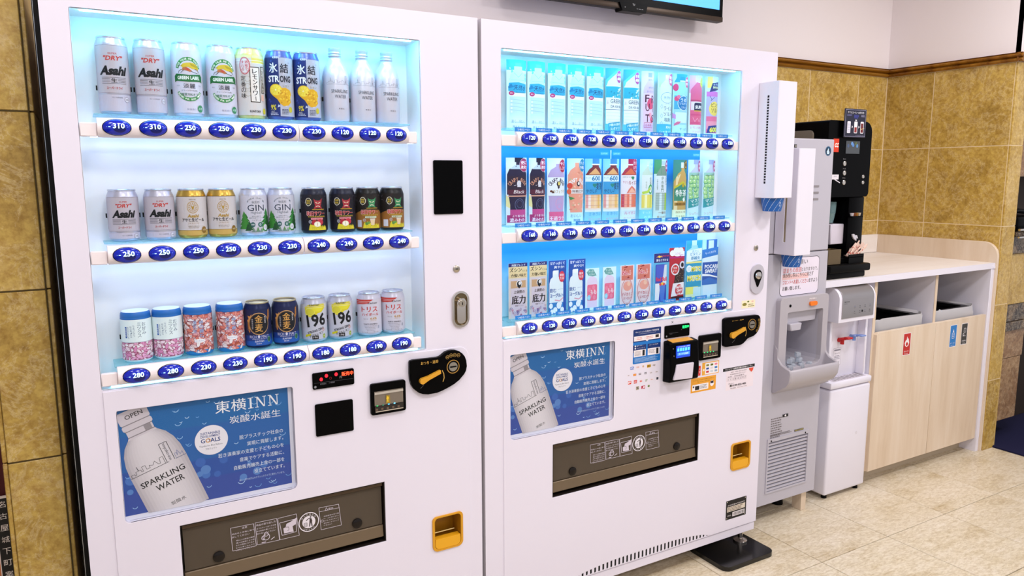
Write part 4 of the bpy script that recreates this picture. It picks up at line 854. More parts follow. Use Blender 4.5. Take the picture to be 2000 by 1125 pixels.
def greenlabel():
    a = Art(); G = '1E6A34'
    a.r(-50, 8, 50, 146, 'D4CEDC')
    a.poly([(29 * math.cos(t_), 100 + 32 * math.sin(t_)) for t_ in [PI * (.08 + .84 * i / 14) for i in range(15)]] + [(22 * math.cos(t_), 100 + 24 * math.sin(t_)) for t_ in [PI * (.92 - .84 * i / 14) for i in range(15)]], '3A8A42')
    for i, ch in enumerate('GOOD VALUE AND QUALITY'):
        if ch != ' ': th = PI * (.88 - .76 * i / 21); a.t(ch, 25.3 * math.cos(th), 100 + 28 * math.sin(th), 4.2, 'F2F2E8', w=2.6, rot=th - PI / 2, bold=.03)
    Y = 'D8B830'                                                     # leaping creature emblem
    a.poly([(-12, 108), (-16, 112), (-11, 117), (-4, 119), (4, 120), (12, 119), (19, 114), (23, 108), (22, 103), (16, 105), (8, 106), (0, 110), (-6, 110)], Y)
    a.poly([(-12, 108), (-5, 110), (2, 106), (8, 101), (3, 99), (-6, 102), (-14, 103)], 'B86A3C').poly([(-7, 106), (0, 107), (4, 103), (-3, 103)], 'C83A30')
    for L in ([(-14, 104), (-20, 101), (-22, 96)], [(-10, 103), (-15, 98), (-17, 97)], [(5, 101), (12, 98), (20, 97)], [(14, 106), (20, 104), (24, 98)], [(-16, 112), (-20, 113), (-22, 108)]): a.ln(L, 1.1, '2A2A20')
    for i in range(5): a.ln([(4 + 3 * i, 118 - i), (8 + 3 * i, 112 - i)], .8, '8A7A20')
    a.e(-13, 113, .8, .8, K)
    a.poly([(-32, 90), (-27, 95), (0, 92), (27, 95), (32, 90), (32, 76), (27, 79), (0, 77), (-27, 79), (-32, 76)], G).t('GREEN LABEL', 0, 86, 8, 'F0F4EC', w=49, bold=.035)
    a.t('淡麗', 0, 68, 11, '3A3238', w=25, bold=.02).t('グリーンラベル(生)', 0, 57.5, 4, '4A4248', w=34, bold=.02).t('糖質70%オフ', 0, 49, 6.5, '2C6A40', w=36, bold=.03).t('since', -24, 69, 3, '8A848E', w=7).t('1990', 24, 69, 3, '8A848E', w=7)
    a.poly([(28 * math.cos(t_), 62 - 28 * math.sin(t_)) for t_ in [PI * (.1 + .8 * i / 14) for i in range(15)]] + [(23 * math.cos(t_), 62 - 20 * math.sin(t_)) for t_ in [PI * (.9 - .8 * i / 14) for i in range(15)]], '3A8A42')
    for i, ch in enumerate('BREWED FOR GOOD TIMES'):
        if ch != ' ': th = PI * (1.14 + .72 * i / 20); a.t(ch, 25.5 * math.cos(th), 62 + 24 * math.sin(th), 4, 'F2F2E8', w=2.6, rot=th + PI / 2, bold=.03)
    a.t('発泡酒①', 2, 16, 4, '8A86A0', w=20).e(22, 18, 7, 8, '3E8A5A').t('お酒', 22, 18, 5, 'E8F4EC', w=9)
    return a
def lemonsour():
    a = Art(); a.r(-50, 8, 50, 146, 'D6CCC8').r(2, 128, 50, 146, 'E8D060').r(-50, 140, 50, 146, 'E8DCA0')
    a.r(-50, 128, 50, 129, 'F4F0E8').r(-50, 134, 50, 135, 'F4F0E8')
    a.r(-4, 38, 20, 120, '3A2C20').r(-2, 40, 18, 118, 'EDE3DC').vt('レモンサワー', 8, 116, 12.6, K, bold=.04)
    a.vt('定番の味', -19, 100, 13.5, '1C1818', bold=.03).r(23, 60, 34, 122, '2A241C').r(24.5, 62, 34, 120, 'D8CCC0').vt('こだわり酒場の', 29, 118, 8, '1C1818', bold=.04)
    a.e(-14, 122, 12.5, 20, 'E4D8D8').arc(-14, 122, 12.5, 20, 1.6, 'C83040').arc(-14, 122, 10.4, 17.4, .8, 'C83040').vt('酒場で', -10, 134, 8, 'C83040', bold=.04).vt('まれる', -18, 134, 8, 'C83040', bold=.04)
    for k in range(3): a.arc(-9, 92 - 17 * k, 6, 6.5, .7, 'B8A488')
    a.t('SUNTORY', 6, 17, 5, '2A2422', w=26, bold=.03).e(30, 18, 5, 7, 'D8C838').r(22, 42, 30, 56, 'E8B8A8')
    return a
def hyoketsu():
    a = Art(); a.r(-50, 8, 0, 146, '1C2A6A').r(0, 8, 50, 146, 'B8B6C4')
    rr = random.Random(5)
    for _ in range(34): x, z = rr.uniform(-46, 44), rr.uniform(12, 140); s_ = rr.uniform(3, 7); a.poly([(x, z), (x + s_, z + s_ * .4), (x + s_ * .3, z + s_)], rr.choice(['28388C', '20307A', '3A4CA0']) if x < -6 else rr.choice(['C8C8D6', 'A4A4B6', 'D8D8E2']))
    a.t('KIRIN', -6, 146, 5, 'E4E4EE', w=15, bold=.03).t('氷', -13, 122, 23, 'F2F2F8', w=20, bold=.035).t('結', 13, 121, 22, '20202E', w=20, bold=.035)
    a.t('STR', -13, 96, 16, 'F2F2F8', w=27, bold=.035).t('ONG', 15, 96, 16, '20202E', w=27, bold=.035)
    a.poly([(-22, 68), (-18, 58), (-6, 48), (0, 38), (8, 32), (20, 34), (28, 42), (25, 52), (30, 60), (26, 70), (14, 76), (0, 74), (-10, 80), (-18, 78)], 'E0A818').e(-9, 70, 15, 14, 'E8BC28').e(-9, 70, 13, 12, 'F2D84A')
    for i in range(8): a.ln([(-9, 70), (-9 + 12 * math.cos(i * PI / 4), 70 + 11 * math.sin(i * PI / 4))], .8, 'E8C030')
    a.e(-9, 70, 2, 2, 'F8F0C0')
    for _ in range(26): x, z = rr.uniform(-8, 24), rr.uniform(36, 66); a.poly([(x, z), (x + 5, z + 1.5), (x + 1.5, z + 5)], rr.choice(['D09810', 'F0C838', 'C8880C']))
    a.t('レモン', 16, 80, 5, '8A7A18', w=16).t('9%', -16, 29, 13, 'E8D23C', w=13, bold=.02).t('ALC.', -17, 19, 3.4, 'E8E8F0', w=10).fake(-24, 10, -4, 17, 2, 'C8C8DC').fake(4, 12, 20, 26, 4, '5A5A70').e(25, 24, 5, 7, 'C8B830')
    return a
def can_maruef():
    a = Art(); a.r(-50, 8, 50, 98, 'CEC4C2').r(-50, 8, 50, 19, 'C8A254').r(-50, 97.2, 50, 98.4, '6A4E1C').r(-50, 19, 50, 20, '8A6A2C')
    a.arc(0, 73, 12.5, 14, 1.2, 'B08A34').arc(0, 73, 9.5, 11, .6, 'B08A34')
    for i in range(12): th = PI * i / 6; a.ln([(5 * math.cos(th), 73 + 6 * math.sin(th)), (9 * math.cos(th), 73 + 10 * math.sin(th))], 1.2, 'B08A34')
    a.poly([(-4, 79), (0, 74), (4, 79), (2, 70), (0, 66), (-2, 70)], 'B08A34').t('SINCE 1986', 0, 91, 2.2, '6A5A40', w=14)
    a.t('Asahi', 0, 53, 7.5, 'B08A34', w=24, bold=.04, sh=.2).t('アサヒ生ビール', 0, 44, 8, '1A1614', w=50, bold=.05).t('[マルエフ]', 0, 35.5, 4, '9A7A3C', w=21).t('復刻元の缶から', 0, 29, 3, '7A6A4C', w=24).t('まろやかなうまみ', 0, 25.4, 2.6, '7A6A4C', w=22)
    a.e(24, 20, 6.5, 8, '8A6420').t('お酒', 24, 20, 4, 'E8D8B0', w=8)
    return a
def pines(a, x, z, h, c):
    for i in range(4): w_ = h * .11 * (i + 1.4); a.poly([(x - w_, z + h * (.72 - .22 * i)), (x + w_, z + h * (.72 - .22 * i)), (x, z + h * (1.02 - .2 * i))], c)
def can_gin():
    a = Art(); a.r(-50, 8, 50, 98, 'CCC8D2')
    for i, ch in enumerate('JAPANESE CRAFT GIN'):
        if ch != ' ': th = PI * (.90 - .80 * i / 17); a.t(ch, 21 * math.cos(th), 78 + 14 * math.sin(th), 3.2, '4A5660', w=2.2, rot=(th - PI / 2) * .8)
    a.t('秋田杉', 0, 82, 6.5, '4A525C', w=19).t('GIN', 0, 68.5, 15, '2E3A4C', w=40, bold=-.0).t('Highball', 0, 56, 8, '6A727C', w=25).t('秋田杉の香りを', 0, 48, 2.8, '6A727C', w=21).t('柑橘が香る爽やかハイボール', 0, 44, 2.8, '6A727C', w=34).t('ハイボール', 0, 38.5, 4, '4A525C', w=22, sh=.3)
    for x, z, h, c_ in ((-25, 18, 36, '2E6A2C'), (-30, 14, 46, '3E8A34'), (-17, 14, 22, '24562A'), (-21, 12, 18, '1E4A24'), (27, 20, 46, '2E7A34'), (31, 12, 40, '1E4A24'), (19, 12, 20, '48A038'), (23, 10, 14, '2E6A2C'), (2, 10, 12, '5A8A50'), (-8, 9, 12, '6A8A70'), (10, 9, 10, '7A9A7C')): pines(a, x, z, h, c_)
    a.e(-9, 28, 5.5, 6, '2E5A5A').t('無糖', -9, 28, 4, 'E4ECEC', w=7).e(8, 28, 5.5, 6, '3E6A64').t('0', 8, 28, 6, 'E4ECEC', w=4).e(22, 21, 6.5, 7.5, 'DCD8E0').arc(22, 21, 6.5, 7.5, .4, '6A8A6A').t('お酒', 22, 21, 4, '6A7A6A', w=7).fake(-20, 9, 14, 14, 2, '8A94A0')
    return a
def can_sour(apple):
    a = Art(); a.r(-50, 8, 50, 98, '14101C' if apple else '1A120E')
    if not apple: a.poly([(-50, 8), (50, 8), (50, 44), (30, 56), (-10, 58), (-50, 44)], '9A6428').r(-34, 12, -20, 30, 'D8D4DC')
    rr = random.Random(9)
    for _ in range(30): x, z = rr.uniform(-45, 45), rr.uniform(70, 98); a.ln([(x, z), (x + rr.uniform(-6, 6), z + rr.uniform(-6, 6))], .6, rr.choice(['4A4458', '8A8498', '5A3A34']))
    a.e(-15, 80, 8, 10, 'E4DCC0').e(-15, 80, 6.6, 8.6, '2A2430').t('秋田', -15, 83, 5, 'E0C030', w=9, bold=.04).t('限定', -15, 77, 5, 'E0C030', w=9, bold=.04)
    c_ = 'A83038' if apple else '3E8A58'                                # horned festival mask
    a.poly([(-2, 88), (2, 84), (8, 83), (14, 84), (19, 89), (18, 80), (15, 70), (19, 62), (8, 65), (-3, 62), (1, 70), (-1, 80)], c_).ln([(2, 79), (7, 76)], 1.6, 'E8E0C0').ln([(14, 79), (9, 76)], 1.6, 'E8E0C0').ln([(3, 68), (8, 70), (13, 68)], 1.4, 'F0E8D0').r(-6, 60, 24, 62, 'B89020')
    a.t('秋田サワー', 2, 51, 12, 'F4E4E0', w=46, bold=.09).t('秋田サワー', 2, 51, 11, 'D02834', w=45, bold=.035)
    a.t('秋田県産果実使用', 4, 43, 3.4, 'D8B830', w=42, bold=.03).r(-10, 35, 20, 40, 'E08890' if apple else 'C8D0B0', rad=1.5).t('りんごサワー' if apple else '生姜サワー', 5, 37.5, 3, '5A2028', w=24)
    a.poly([(-14 + 42 * i / 14, (24 if i % 2 else 19) + 3 * math.sin(i * .4)) for i in range(15)] + [(30, 9), (-16, 9)], 'E0CC28').t('りんご果汁使用', 6, 16, 3, '6A5A10', w=28).t('アルコール分5%', 6, 12, 3, '6A5A10', w=28)
    if apple: a.e(-2, 28, 7, 7, 'B02030').e(12, 29, 8, 7.5, 'C03040').e(5, 24, 8, 7, 'EAE0C0').e(5, 24, 6.8, 5.8, 'F4EED8').ln([(5, 20), (5, 28)], 1, 'C0A878').ln([(2, 33), (4, 37)], .8, '5A4020')
    else: a.poly([(2, 34), (16, 34), (13, 17), (5, 17)], 'D8CCC4').poly([(3, 31), (15, 31), (13, 18), (5, 18)], 'E4C8A0').e(-6, 21, 4, 4, '5A8A38').e(-1, 23, 3.4, 3.4, '6A9A40')
    a.arc(-12, 30, 3.6, 4, .8, 'D8D8E0').t('0', -12, 30, 4, 'D8D8E0', w=2.6)
    return a
def nuts(a, x0, x1, z0, z1, n, cols, bg, rr, ang=.9):
    a.r(x0, z0, x1, z1, bg)
    for _ in range(n):
        x, z = rr.uniform(x0 + 3, x1 - 3), rr.uniform(z0 + 3, z1 - 3); L, w_ = rr.uniform(4, 9), rr.uniform(2.4, 4); th = rr.uniform(-ang, ang) + (.6 if rr.random() < .5 else -.6)
        pts = lambda k: [(x + k * (L * math.cos(p) * math.cos(th) - w_ * math.sin(p) * math.sin(th)), z + k * (L * math.cos(p) * math.sin(th) + w_ * math.sin(p) * math.cos(th))) for p in [2 * PI * i / 11 for i in range(11)]]
        c_ = rr.choice(cols); P = [(min(max(u_, x0), x1), min(max(v_, z0), z1)) for u_, v_ in pts(1.12)]; a.poly(P, '9A4860'); a.poly([(min(max(u_, x0), x1), min(max(v_, z0), z1)) for u_, v_ in pts(.94)], c_)
def jar1():
    a = Art(); rr = random.Random(4); nuts(a, -60, 60, 6, 48, 190, ['F2E6EE', 'E8A8CC', 'E090BC', 'F6F0F4', 'F4DCE8'], 'B0688A', rr)
    a.r(-60, 48, 60, 100, 'E8F4F4').r(-60, 47, 60, 48, 'B0B8C8').vt('お好み', 14, 94, 10, '48607A').vt('ミックス', 4, 94, 9, '48607A').vt('ちょっとずつ', -7, 88, 4.6, '6A8098').vt('柿の種 お米', -13, 86, 4.6, '6A8098').vt('落花生いろいろ', -19, 84, 4, '6A8098').r(-26, 58, -22, 84, '2A60B0').vt('小粒だね', -24, 82, 5.2, 'F0F4F8')
    return a
def jar2():
    a = Art(); rr = random.Random(8); nuts(a, -60, 60, 6, 100, 380, ['F2E4E4', 'E89888', 'E0806C', 'F4ECEC', 'E8A8A8', 'F0D0CC'], 'B8583C', rr, 1.3)
    for x, s in ((7, '柿の種と'), (-7, '落花生')): a.vt(s, x, 86, 10.5, 'F4F8FC', bold=.13); a.vt(s, x, 86, 10.5, '3A78C0', bold=.02)
    a.e(2, 36, 12, 5, 'F4F0F2').t('おいしさいろいろ', 2, 36, 3.4, '4A86C8', w=18)
    return a
def can_kin():
    a = Art(); a.r(-50, 8, 50, 98, '18204A').r(-50, 8, 50, 34, '1E3E8A').r(-50, 8, 50, 20, '2458AC').poly([(24 * math.cos(i * PI / 16), 63 + 27 * math.sin(i * PI / 16)) for i in range(32)], '0E0E18')
    a.arc(0, 63, 25, 28, 1.6, 'D8A468').arc(1, 63, 23.5, 26, .7, '8A6A48').t('金', 0, 75, 19, 'D8A050', w=18, bold=.035).t('麦', 0, 53, 20, 'D8A050', w=18, bold=.035)
    for s_ in (-1, 1):
        for i in range(6): a.e(s_ * (24 + i * .3), (44 if s_ < 0 else 74) + 4 * i, 1.8, 2.6, 'C07830'); a.ln([(s_ * 24, (44 if s_ < 0 else 74) + 4 * i), (s_ * 30, (50 if s_ < 0 else 80) + 4 * i)], .5, 'D8A050')
    a.poly([(-25, 66), (-16, 88), (-21, 82), (-27, 84), (-24, 76), (-29, 72)], 'D89850').vt('天然水仕込み', -15, 76, 4.4, 'E4DCE0').vt('贅沢麦芽', 15, 82, 4.6, 'E4DCE0')
    a.t('RICH ● MALT', 0, 31, 7.5, 'D8D4E4', w=46, bold=-.004).t('麦芽種を贅沢に使いました', 0, 25, 3, 'D8D4E4', w=34).t('SUNTORY', 0, 19, 4.6, 'D0D0E0', w=22, bold=.03).fake(-8, 11, 8, 15, 1, 'C8C8DC').e(24, 22, 4.5, 7, '2A5A40').arc(24, 22, 4.5, 7, .7, '8AC8A0')
    return a
def can_196():
    a = Art(); a.r(-50, 8, 50, 98, 'C6C4D0')
    a.poly([(-26, 92), (-14, 99), (26, 100), (30, 90), (18, 78), (8, 76), (0, 68), (-12, 66), (-24, 74)], 'DCCB20').e(-12, 80, 13, 11, 'E8E060').e(-12, 80, 11, 9, 'D8CC38').e(8, 88, 14, 8, 'E6DA30')
    for i in range(3): a.r(-44, 90 + 4 * i, 44, 90.8 + 4 * i, 'E8E4C8')
    a.t('SUNTORY', 0, 97, 4.6, '2A2A20', w=26, bold=.03)
    a.t('196', 4, 58, 34, '0C0C10', w=50, bold=.03, rot=.10).t('STRONG ZERO', 2, 31, 6, '16161C', w=44, bold=.03, rot=.28)
    a.poly([(-26, 14), (-12, 18), (-10, 24), (-26, 20)], 'D8C820').t('ダブルレモン', 3, 21, 7, '3A3618', w=38, bold=.04, rot=.28).arc(22, 32, 3, 4, .8, 'D86838').r(-8, 8.6, 8, 18, '26201E').t('196', 0, 13.3, 5, 'D8D0D0', w=11).e(24, 15, 4.2, 6, '9AA838').t('お酒', 24, 15, 3.4, 'F0F4D0', w=6)
    return a
def can_torys():
    a = Art(); a.r(-50, 8, 50, 98, 'D2CCD8').poly([(-44, 99), (10, 99), (2, 93), (-4, 88), (-44, 84)], 'C8382C')
    for i in range(3): a.r(-50, 86 + 4 * i, 50, 86.7 + 4 * i, 'D8D0D6')
    a.t('SUNTORY', 9, 89, 4, '3A3438', w=27, bold=.03).t('トリス', 0, 73, 14, 'C82C20', w=43, bold=.085).t('ハイボール', 2, 59, 8, 'C82C20', w=45, bold=.05)
    a.t('アルコール', -11, 47, 3, '3A3438', w=12).t('6.6%', 10, 48, 6, 'C89850', w=18, bold=.03).t('レモンピール', 9, 42.5, 3.6, 'C89850', w=17).t('TORYS HIGHBALL', 2, 33, 3.4, '4A4450', w=38, bold=.02)
    for i in range(4): a.t('WHISKY AND SODA MIXED WITH LEMON'[:28 - 4 * i], 2, 28 - 4.2 * i, 2, '6A6474', w=36 - 5 * i)
    a.t('ウイスキーハイボール', 0, 11, 3, '4A4450', w=46).r(22, 20, 27, 28, 'A8A8B8')
    return a
def sparkling_label():
    a = Art(); a.ln([(-34, 92), (16, 92)], .5, '6A6878').ln([(21, 92), (34, 92)], .5, '6A6878')
    a.ln([(-34, 92), (-34, 96), (-28, 96), (-28, 99), (-22, 99), (-22, 108), (-21, 99), (-16, 99), (-16, 95), (-12, 95), (-12, 102), (-6, 102), (-6, 96), (0, 96), (0, 99), (6, 97), (6, 102), (12, 99), (12, 92)], .4, '6A6878').ln([(15, 92), (15, 113), (20, 113), (20, 92)], .5, '5A586A').vt('toyoko-inn', 17.5, 112, 2, '5A586A').ln([(23, 92), (23, 100), (27, 104), (31, 96), (34, 98)], .4, '6A6878')
    a.t('SPARKLING', 1, 75, 8.4, '2E2C38', w=43, bold=-.002).t('WATER', 2, 62, 8.4, '2E2C38', w=29, bold=-.002).t('炭 酸 水', 3, 32, 3.6, '2E2C38', w=14)
    return a
def bottle_meshes():
    prof = [(0, .002), (.027, 0), (.031, .002), (.0325, .007), (.0325, .112), (.031, .122), (.0275, .134), (.022, .144), (.0175, .151), (.0158, .155), (.0158, .158), (0, .158)]
    b = B().m(mt('DCD6E0', .32, .35)); b.lathe(prof, 44); me = b.mesh('aluminium_bottle')
    b = B().m(mt('C8C8D8', .3, .6)); z = .158
    P = [(.0148, z), (.0150, z + .003), (.0165, z + .005), (.0150, z + .007), (.0150, z + .009), (.0165, z + .011), (.0150, z + .013), (.0148, z + .016), (.0158, z + .018), (.0158, z + .024), (.014, z + .0255), (0, z + .0255)]
    b.lathe(P, 32); return me, b.mesh('screw_cap')
def jar_meshes(bluebase):
    b = B().m(mt('E8F0F4', .25)); b.lathe([(0, .001), (.027, 0), (.0305, .003), (.0315, .008), (.0315, .1), (0, .1)], 40)
    me = b.mesh('snack_jar')
    b = B().m(mt('1E68B4', .4)); b.lathe([(.0322, .0985), (.0326, .1), (.0322, .103), (.0318, .104), (.0322, .106), (.0312, .113), (.029, .1165)], 40); b.m(mt('E8F4F6', .4)).lathe([(.029, .1165), (.0285, .1175), (0, .1175)], 40)
    lid = b.mesh('jar_lid'); bb = None
    if bluebase:
        b = B().m(mt('2A80C0', .4)); b.lathe([(.027, -.0004), (.031, .003), (.0322, .006), (.0322, .0135), (.0315, .0135)], 40); bb = b.mesh('jar_base')
    return me, lid, bb
SIL = mt('C6C2D0', .3, .55)
def kind(shell_, label_art, r=.0325): return shell_[0], shell_[1], (print_label(label_art, r) if label_art else None)
kA5 = kind(shell(.166, .0325, SIL, 'beer_can'), asahi((146, 128, 92, 71, 55, 44), 1.06, 166))
kG = kind(shell(.166, .0325, mt('D0CCDA', .3, .3), 'beer_can'), greenlabel())
kL = kind(shell(.166, .0325, mt('E0CC80', .3, .4), 'sour_can'), lemonsour())
kH = kind(shell(.166, .0325, mt('5A62A0', .3, .5), 'sour_can'), hyoketsu())
kB = bottle_meshes(); kB = (kB[0], kB[1], print_label(sparkling_label(), .0325))
kA3 = kind(shell(.116, .0325, SIL, 'beer_can'), asahi((99, 88, 61, 44, 31, 22), .92, 116))
kM = kind(shell(.116, .0325, mt('C8A048', .28, .8), 'beer_can'), can_maruef())
kGin = kind(shell(.116, .0325, mt('CCCCDA', .3, .4), 'highball_can'), can_gin())
kS1 = kind(shell(.116, .0325, mt('14142A', .3, .2), 'sour_can'), can_sour(True)); kS2 = kind(shell(.116, .0325, mt('14100E', .3, .2), 'sour_can'), can_sour(False))
kK = kind(shell(.116, .0325, mt('18204A', .3, .3), 'beer_can', mt('D8C8A0', .3, .7)), can_kin())
k196 = kind(shell(.116, .0325, mt('C6C4D0', .3, .4), 'sour_can'), can_196()); kT = kind(shell(.116, .0325, mt('D2CCD8', .3, .3), 'highball_can'), can_torys())
kJ1 = jar_meshes(False); kJ1 = (kJ1[0], kJ1[1], print_label(jar1(), .0315), None); kJ2 = jar_meshes(True); kJ2 = (kJ2[0], kJ2[1], print_label(jar2(), .0315), kJ2[2])
CLIP = None
def place(k, name, cat, label, group, px, py, base, rz=0.0, lidname='can_lid'):
    global CLIP
    x = q(px, py, .055)[0]
    o = bpy.data.objects.new(name, k[0]); COL.objects.link(o); o.location = (x, .055, base); o.rotation_euler[2] = rz
    o['label'] = label; o['category'] = cat
    if group: o['group'] = group
    link(lidname, k[1], o); link('printed_label', k[2], o)
    if len(k) > 3 and k[3]: link('jar_base', k[3], o)
    return o
if True:
    b = B().m(M_BLACKM); b.box(-.0352, -.0325, .002, .008, 0, .010); b.box(.0325, .0352, .002, .008, 0, .010); CLIPM = b.mesh('can_holder', 0)
T1 = 'top shelf of the left machine'; T2 = 'middle shelf of the left machine'; T3 = 'bottom shelf of the left machine'
z1, z2, z3 = 1.5452, 1.2652, .9852
LI = [
 (kA5, 'beer_can', 'can', 'tall silver beer can with black logo, leftmost in the left machine', 'tall silver beer cans', 221, 150, z1),
 (kA5, 'beer_can', 'can', 'tall silver beer can between its twin and the green banner can', 'tall silver beer cans', 293, 150, z1),
 (kG, 'beer_can', 'can', 'tall white can with green banner, beside a tall silver can', 'green banner beer cans', 365, 150, z1),
 (kG, 'beer_can', 'can', 'tall white can with green banner, touching the cream lemon sour can', 'green banner beer cans', 432, 150, z1),
 (kL, 'sour_can', 'can', 'tall cream lemon sour can with a red seal, yellow shoulder and brush lettering', None, 488, 150, z1),
 (kH, 'sour_can', 'can', 'tall blue and silver lemon can, beside the cream lemon sour', 'blue and silver lemon cans', 545, 150, z1),
 (kH, 'sour_can', 'can', 'tall blue and silver lemon can, beside the first white bottle', 'blue and silver lemon cans', 598, 150, z1),
 (kB, 'aluminium_bottle', 'bottle', 'first white aluminium sparkling water bottle, beside the blue lemon can', 'sparkling water bottles', 655, 150, z1),
 (kB, 'aluminium_bottle', 'bottle', 'middle one of the three white aluminium sparkling water bottles', 'sparkling water bottles', 707, 150, z1),
 (kB, 'aluminium_bottle', 'bottle', 'white aluminium sparkling water bottle at the right end of its shelf', 'sparkling water bottles', 755, 150, z1),
 (kA3, 'beer_can', 'can', 'short silver beer can with black logo, leftmost of the middle shelf', 'short silver beer cans', 240, 410, z2),
 (kA3, 'beer_can', 'can', 'short silver beer can beside the gold-topped cream can', 'short silver beer cans', 311, 410, z2),
 (kM, 'beer_can', 'can', 'short gold and cream beer can, beside the silver can', 'gold and cream beer cans', 374.5, 410, z2),
 (kM, 'beer_can', 'can', 'short gold and cream beer can, beside the gin can', 'gold and cream beer cans', 433, 410, z2),
 (kGin, 'highball_can', 'can', 'white gin can with green firs, beside the gold and cream can', 'fir tree gin cans', 495, 410, z2),
 (kGin, 'highball_can', 'can', 'white gin can with green firs, beside the black apple can', 'fir tree gin cans', 549, 410, z2),
 (kS1, 'sour_can', 'can', 'black sour can with red apples, beside the gin can', 'black apple sour cans', 613, 410, z2),
 (kS1, 'sour_can', 'can', 'black sour can with red apples, second of the four black cans', 'black apple sour cans', 669, 410, z2),
 (kS2, 'sour_can', 'can', 'black and orange sour can with a drinking glass, beside the apple can', 'black and orange sour cans', 718, 410, z2),
 (kS2, 'sour_can', 'can', 'black and orange sour can at the right end of the middle shelf', 'black and orange sour cans', 765, 410, z2),
 (kJ1, 'snack_jar', 'jar', 'clear blue-lidded snack jar with white label, leftmost of the bottom shelf', 'white label snack jars', 266, 640, z3),
 (kJ1, 'snack_jar', 'jar', 'clear snack jar with white label, beside the jar full of nuts', 'white label snack jars', 327, 640, z3),
 (kJ2, 'snack_jar', 'jar', 'jar printed all over with orange nuts, beside the white label jar', 'nut pattern snack jars', 387, 640, z3),
 (kJ2, 'snack_jar', 'jar', 'jar printed all over with orange nuts, beside the navy can', 'nut pattern snack jars', 450, 640, z3),
 (kK, 'beer_can', 'can', 'navy can with gold ring and characters, beside the nut jar', 'navy and gold beer cans', 504, 640, z3),
 (kK, 'beer_can', 'can', 'navy can with gold ring and characters, beside the lemon can', 'navy and gold beer cans', 558, 640, z3),
 (k196, 'sour_can', 'can', 'silver and yellow lemon can with big black numerals, beside the navy can', 'black numeral lemon cans', 614, 640, z3),
 (k196, 'sour_can', 'can', 'silver and yellow lemon can with big black numerals, beside the white can', 'black numeral lemon cans', 665, 640, z3),
 (kT, 'highball_can', 'can', 'white highball can with red lettering, beside the lemon can', 'red lettered highball cans', 722, 640, z3),
 (kT, 'highball_can', 'can', 'white highball can with red lettering, at the right end of its shelf', 'red lettered highball cans', 768, 640, z3)]
ROT = {4: -.1, 5: -.24, 6: -.24, 12: -.05, 13: -.05, 15: -.1, 16: -.2, 17: -.26, 18: -.24, 19: -.07, 22: -.12, 23: -.12, 24: -.12, 25: -.14, 26: -.2, 27: -.2, 28: -.3, 29: -.28}
for i, (k, nm, cat, lab, g, px, py, bz) in enumerate(LI):
    o = place(k, nm, cat, lab, g, px, py, bz, rz=ROT.get(i, 0.0), lidname='screw_cap' if nm == 'aluminium_bottle' else ('jar_lid' if nm == 'snack_jar' else 'can_lid'))
    c = link('can_holder', CLIPM, m1); c.location = (o.location.x - m1.location.x, .055 - m1.location.y, bz + .052)

# ================================================================== DISPLAY CARDS IN MACHINE TWO
RC = .045
def card_map(a, b, c): return Vector(((RC + c) * math.sin(a / RC), -(RC + c) * math.cos(a / RC) + RC * .86, b))
def bottle_pic(a, z0, z1, w, cap, body, neck=.30, capw=.30, waist=0.0, x=0.0, nb=None):
    """picture of a PET bottle: x centre, half-width w"""
    H = z1 - z0; zs = z1 - H * neck
    a.poly([(x - w, z0), (x + w, z0)] + ([(x + w * (1 - waist), z0 + H * .22), (x + w, z0 + H * .42)] if waist else []) + [(x + w, zs), (x + w * .92, zs + H * neck * .28), (x + w * .5, zs + H * neck * .56), (x + w * capw, zs + H * neck * .68), (x + w * capw, z1 - H * .07), (x - w * capw, z1 - H * .07), (x - w * capw, zs + H * neck * .68), (x - w * .5, zs + H * neck * .56), (x - w * .92, zs + H * neck * .28), (x - w, zs)] + ([(x - w, z0 + H * .42), (x - w * (1 - waist), z0 + H * .22)] if waist else []), body)
    a.r(x - w * capw * 1.12, z1 - H * .075, x + w * capw * 1.12, z1, cap); a.r(x - w * capw * 1.2, z1 - H * .095, x + w * capw * 1.2, z1 - H * .08, 'E8F0F4')
    return a
def seal(a, x, z, rx, rz, c, s, fg='FFF0F4'): a.e(x, z, rx, rz, c); a.arc(x, z, rx, rz, .6, 'F4E0EA'); n = len(s) // 2; a.t(s[:n], x, z + rz * .32, rz * .5, fg, w=rx * 1.4, bold=.04).t(s[n:], x, z - rz * .32, rz * .5, fg, w=rx * 1.4, bold=.04); return a
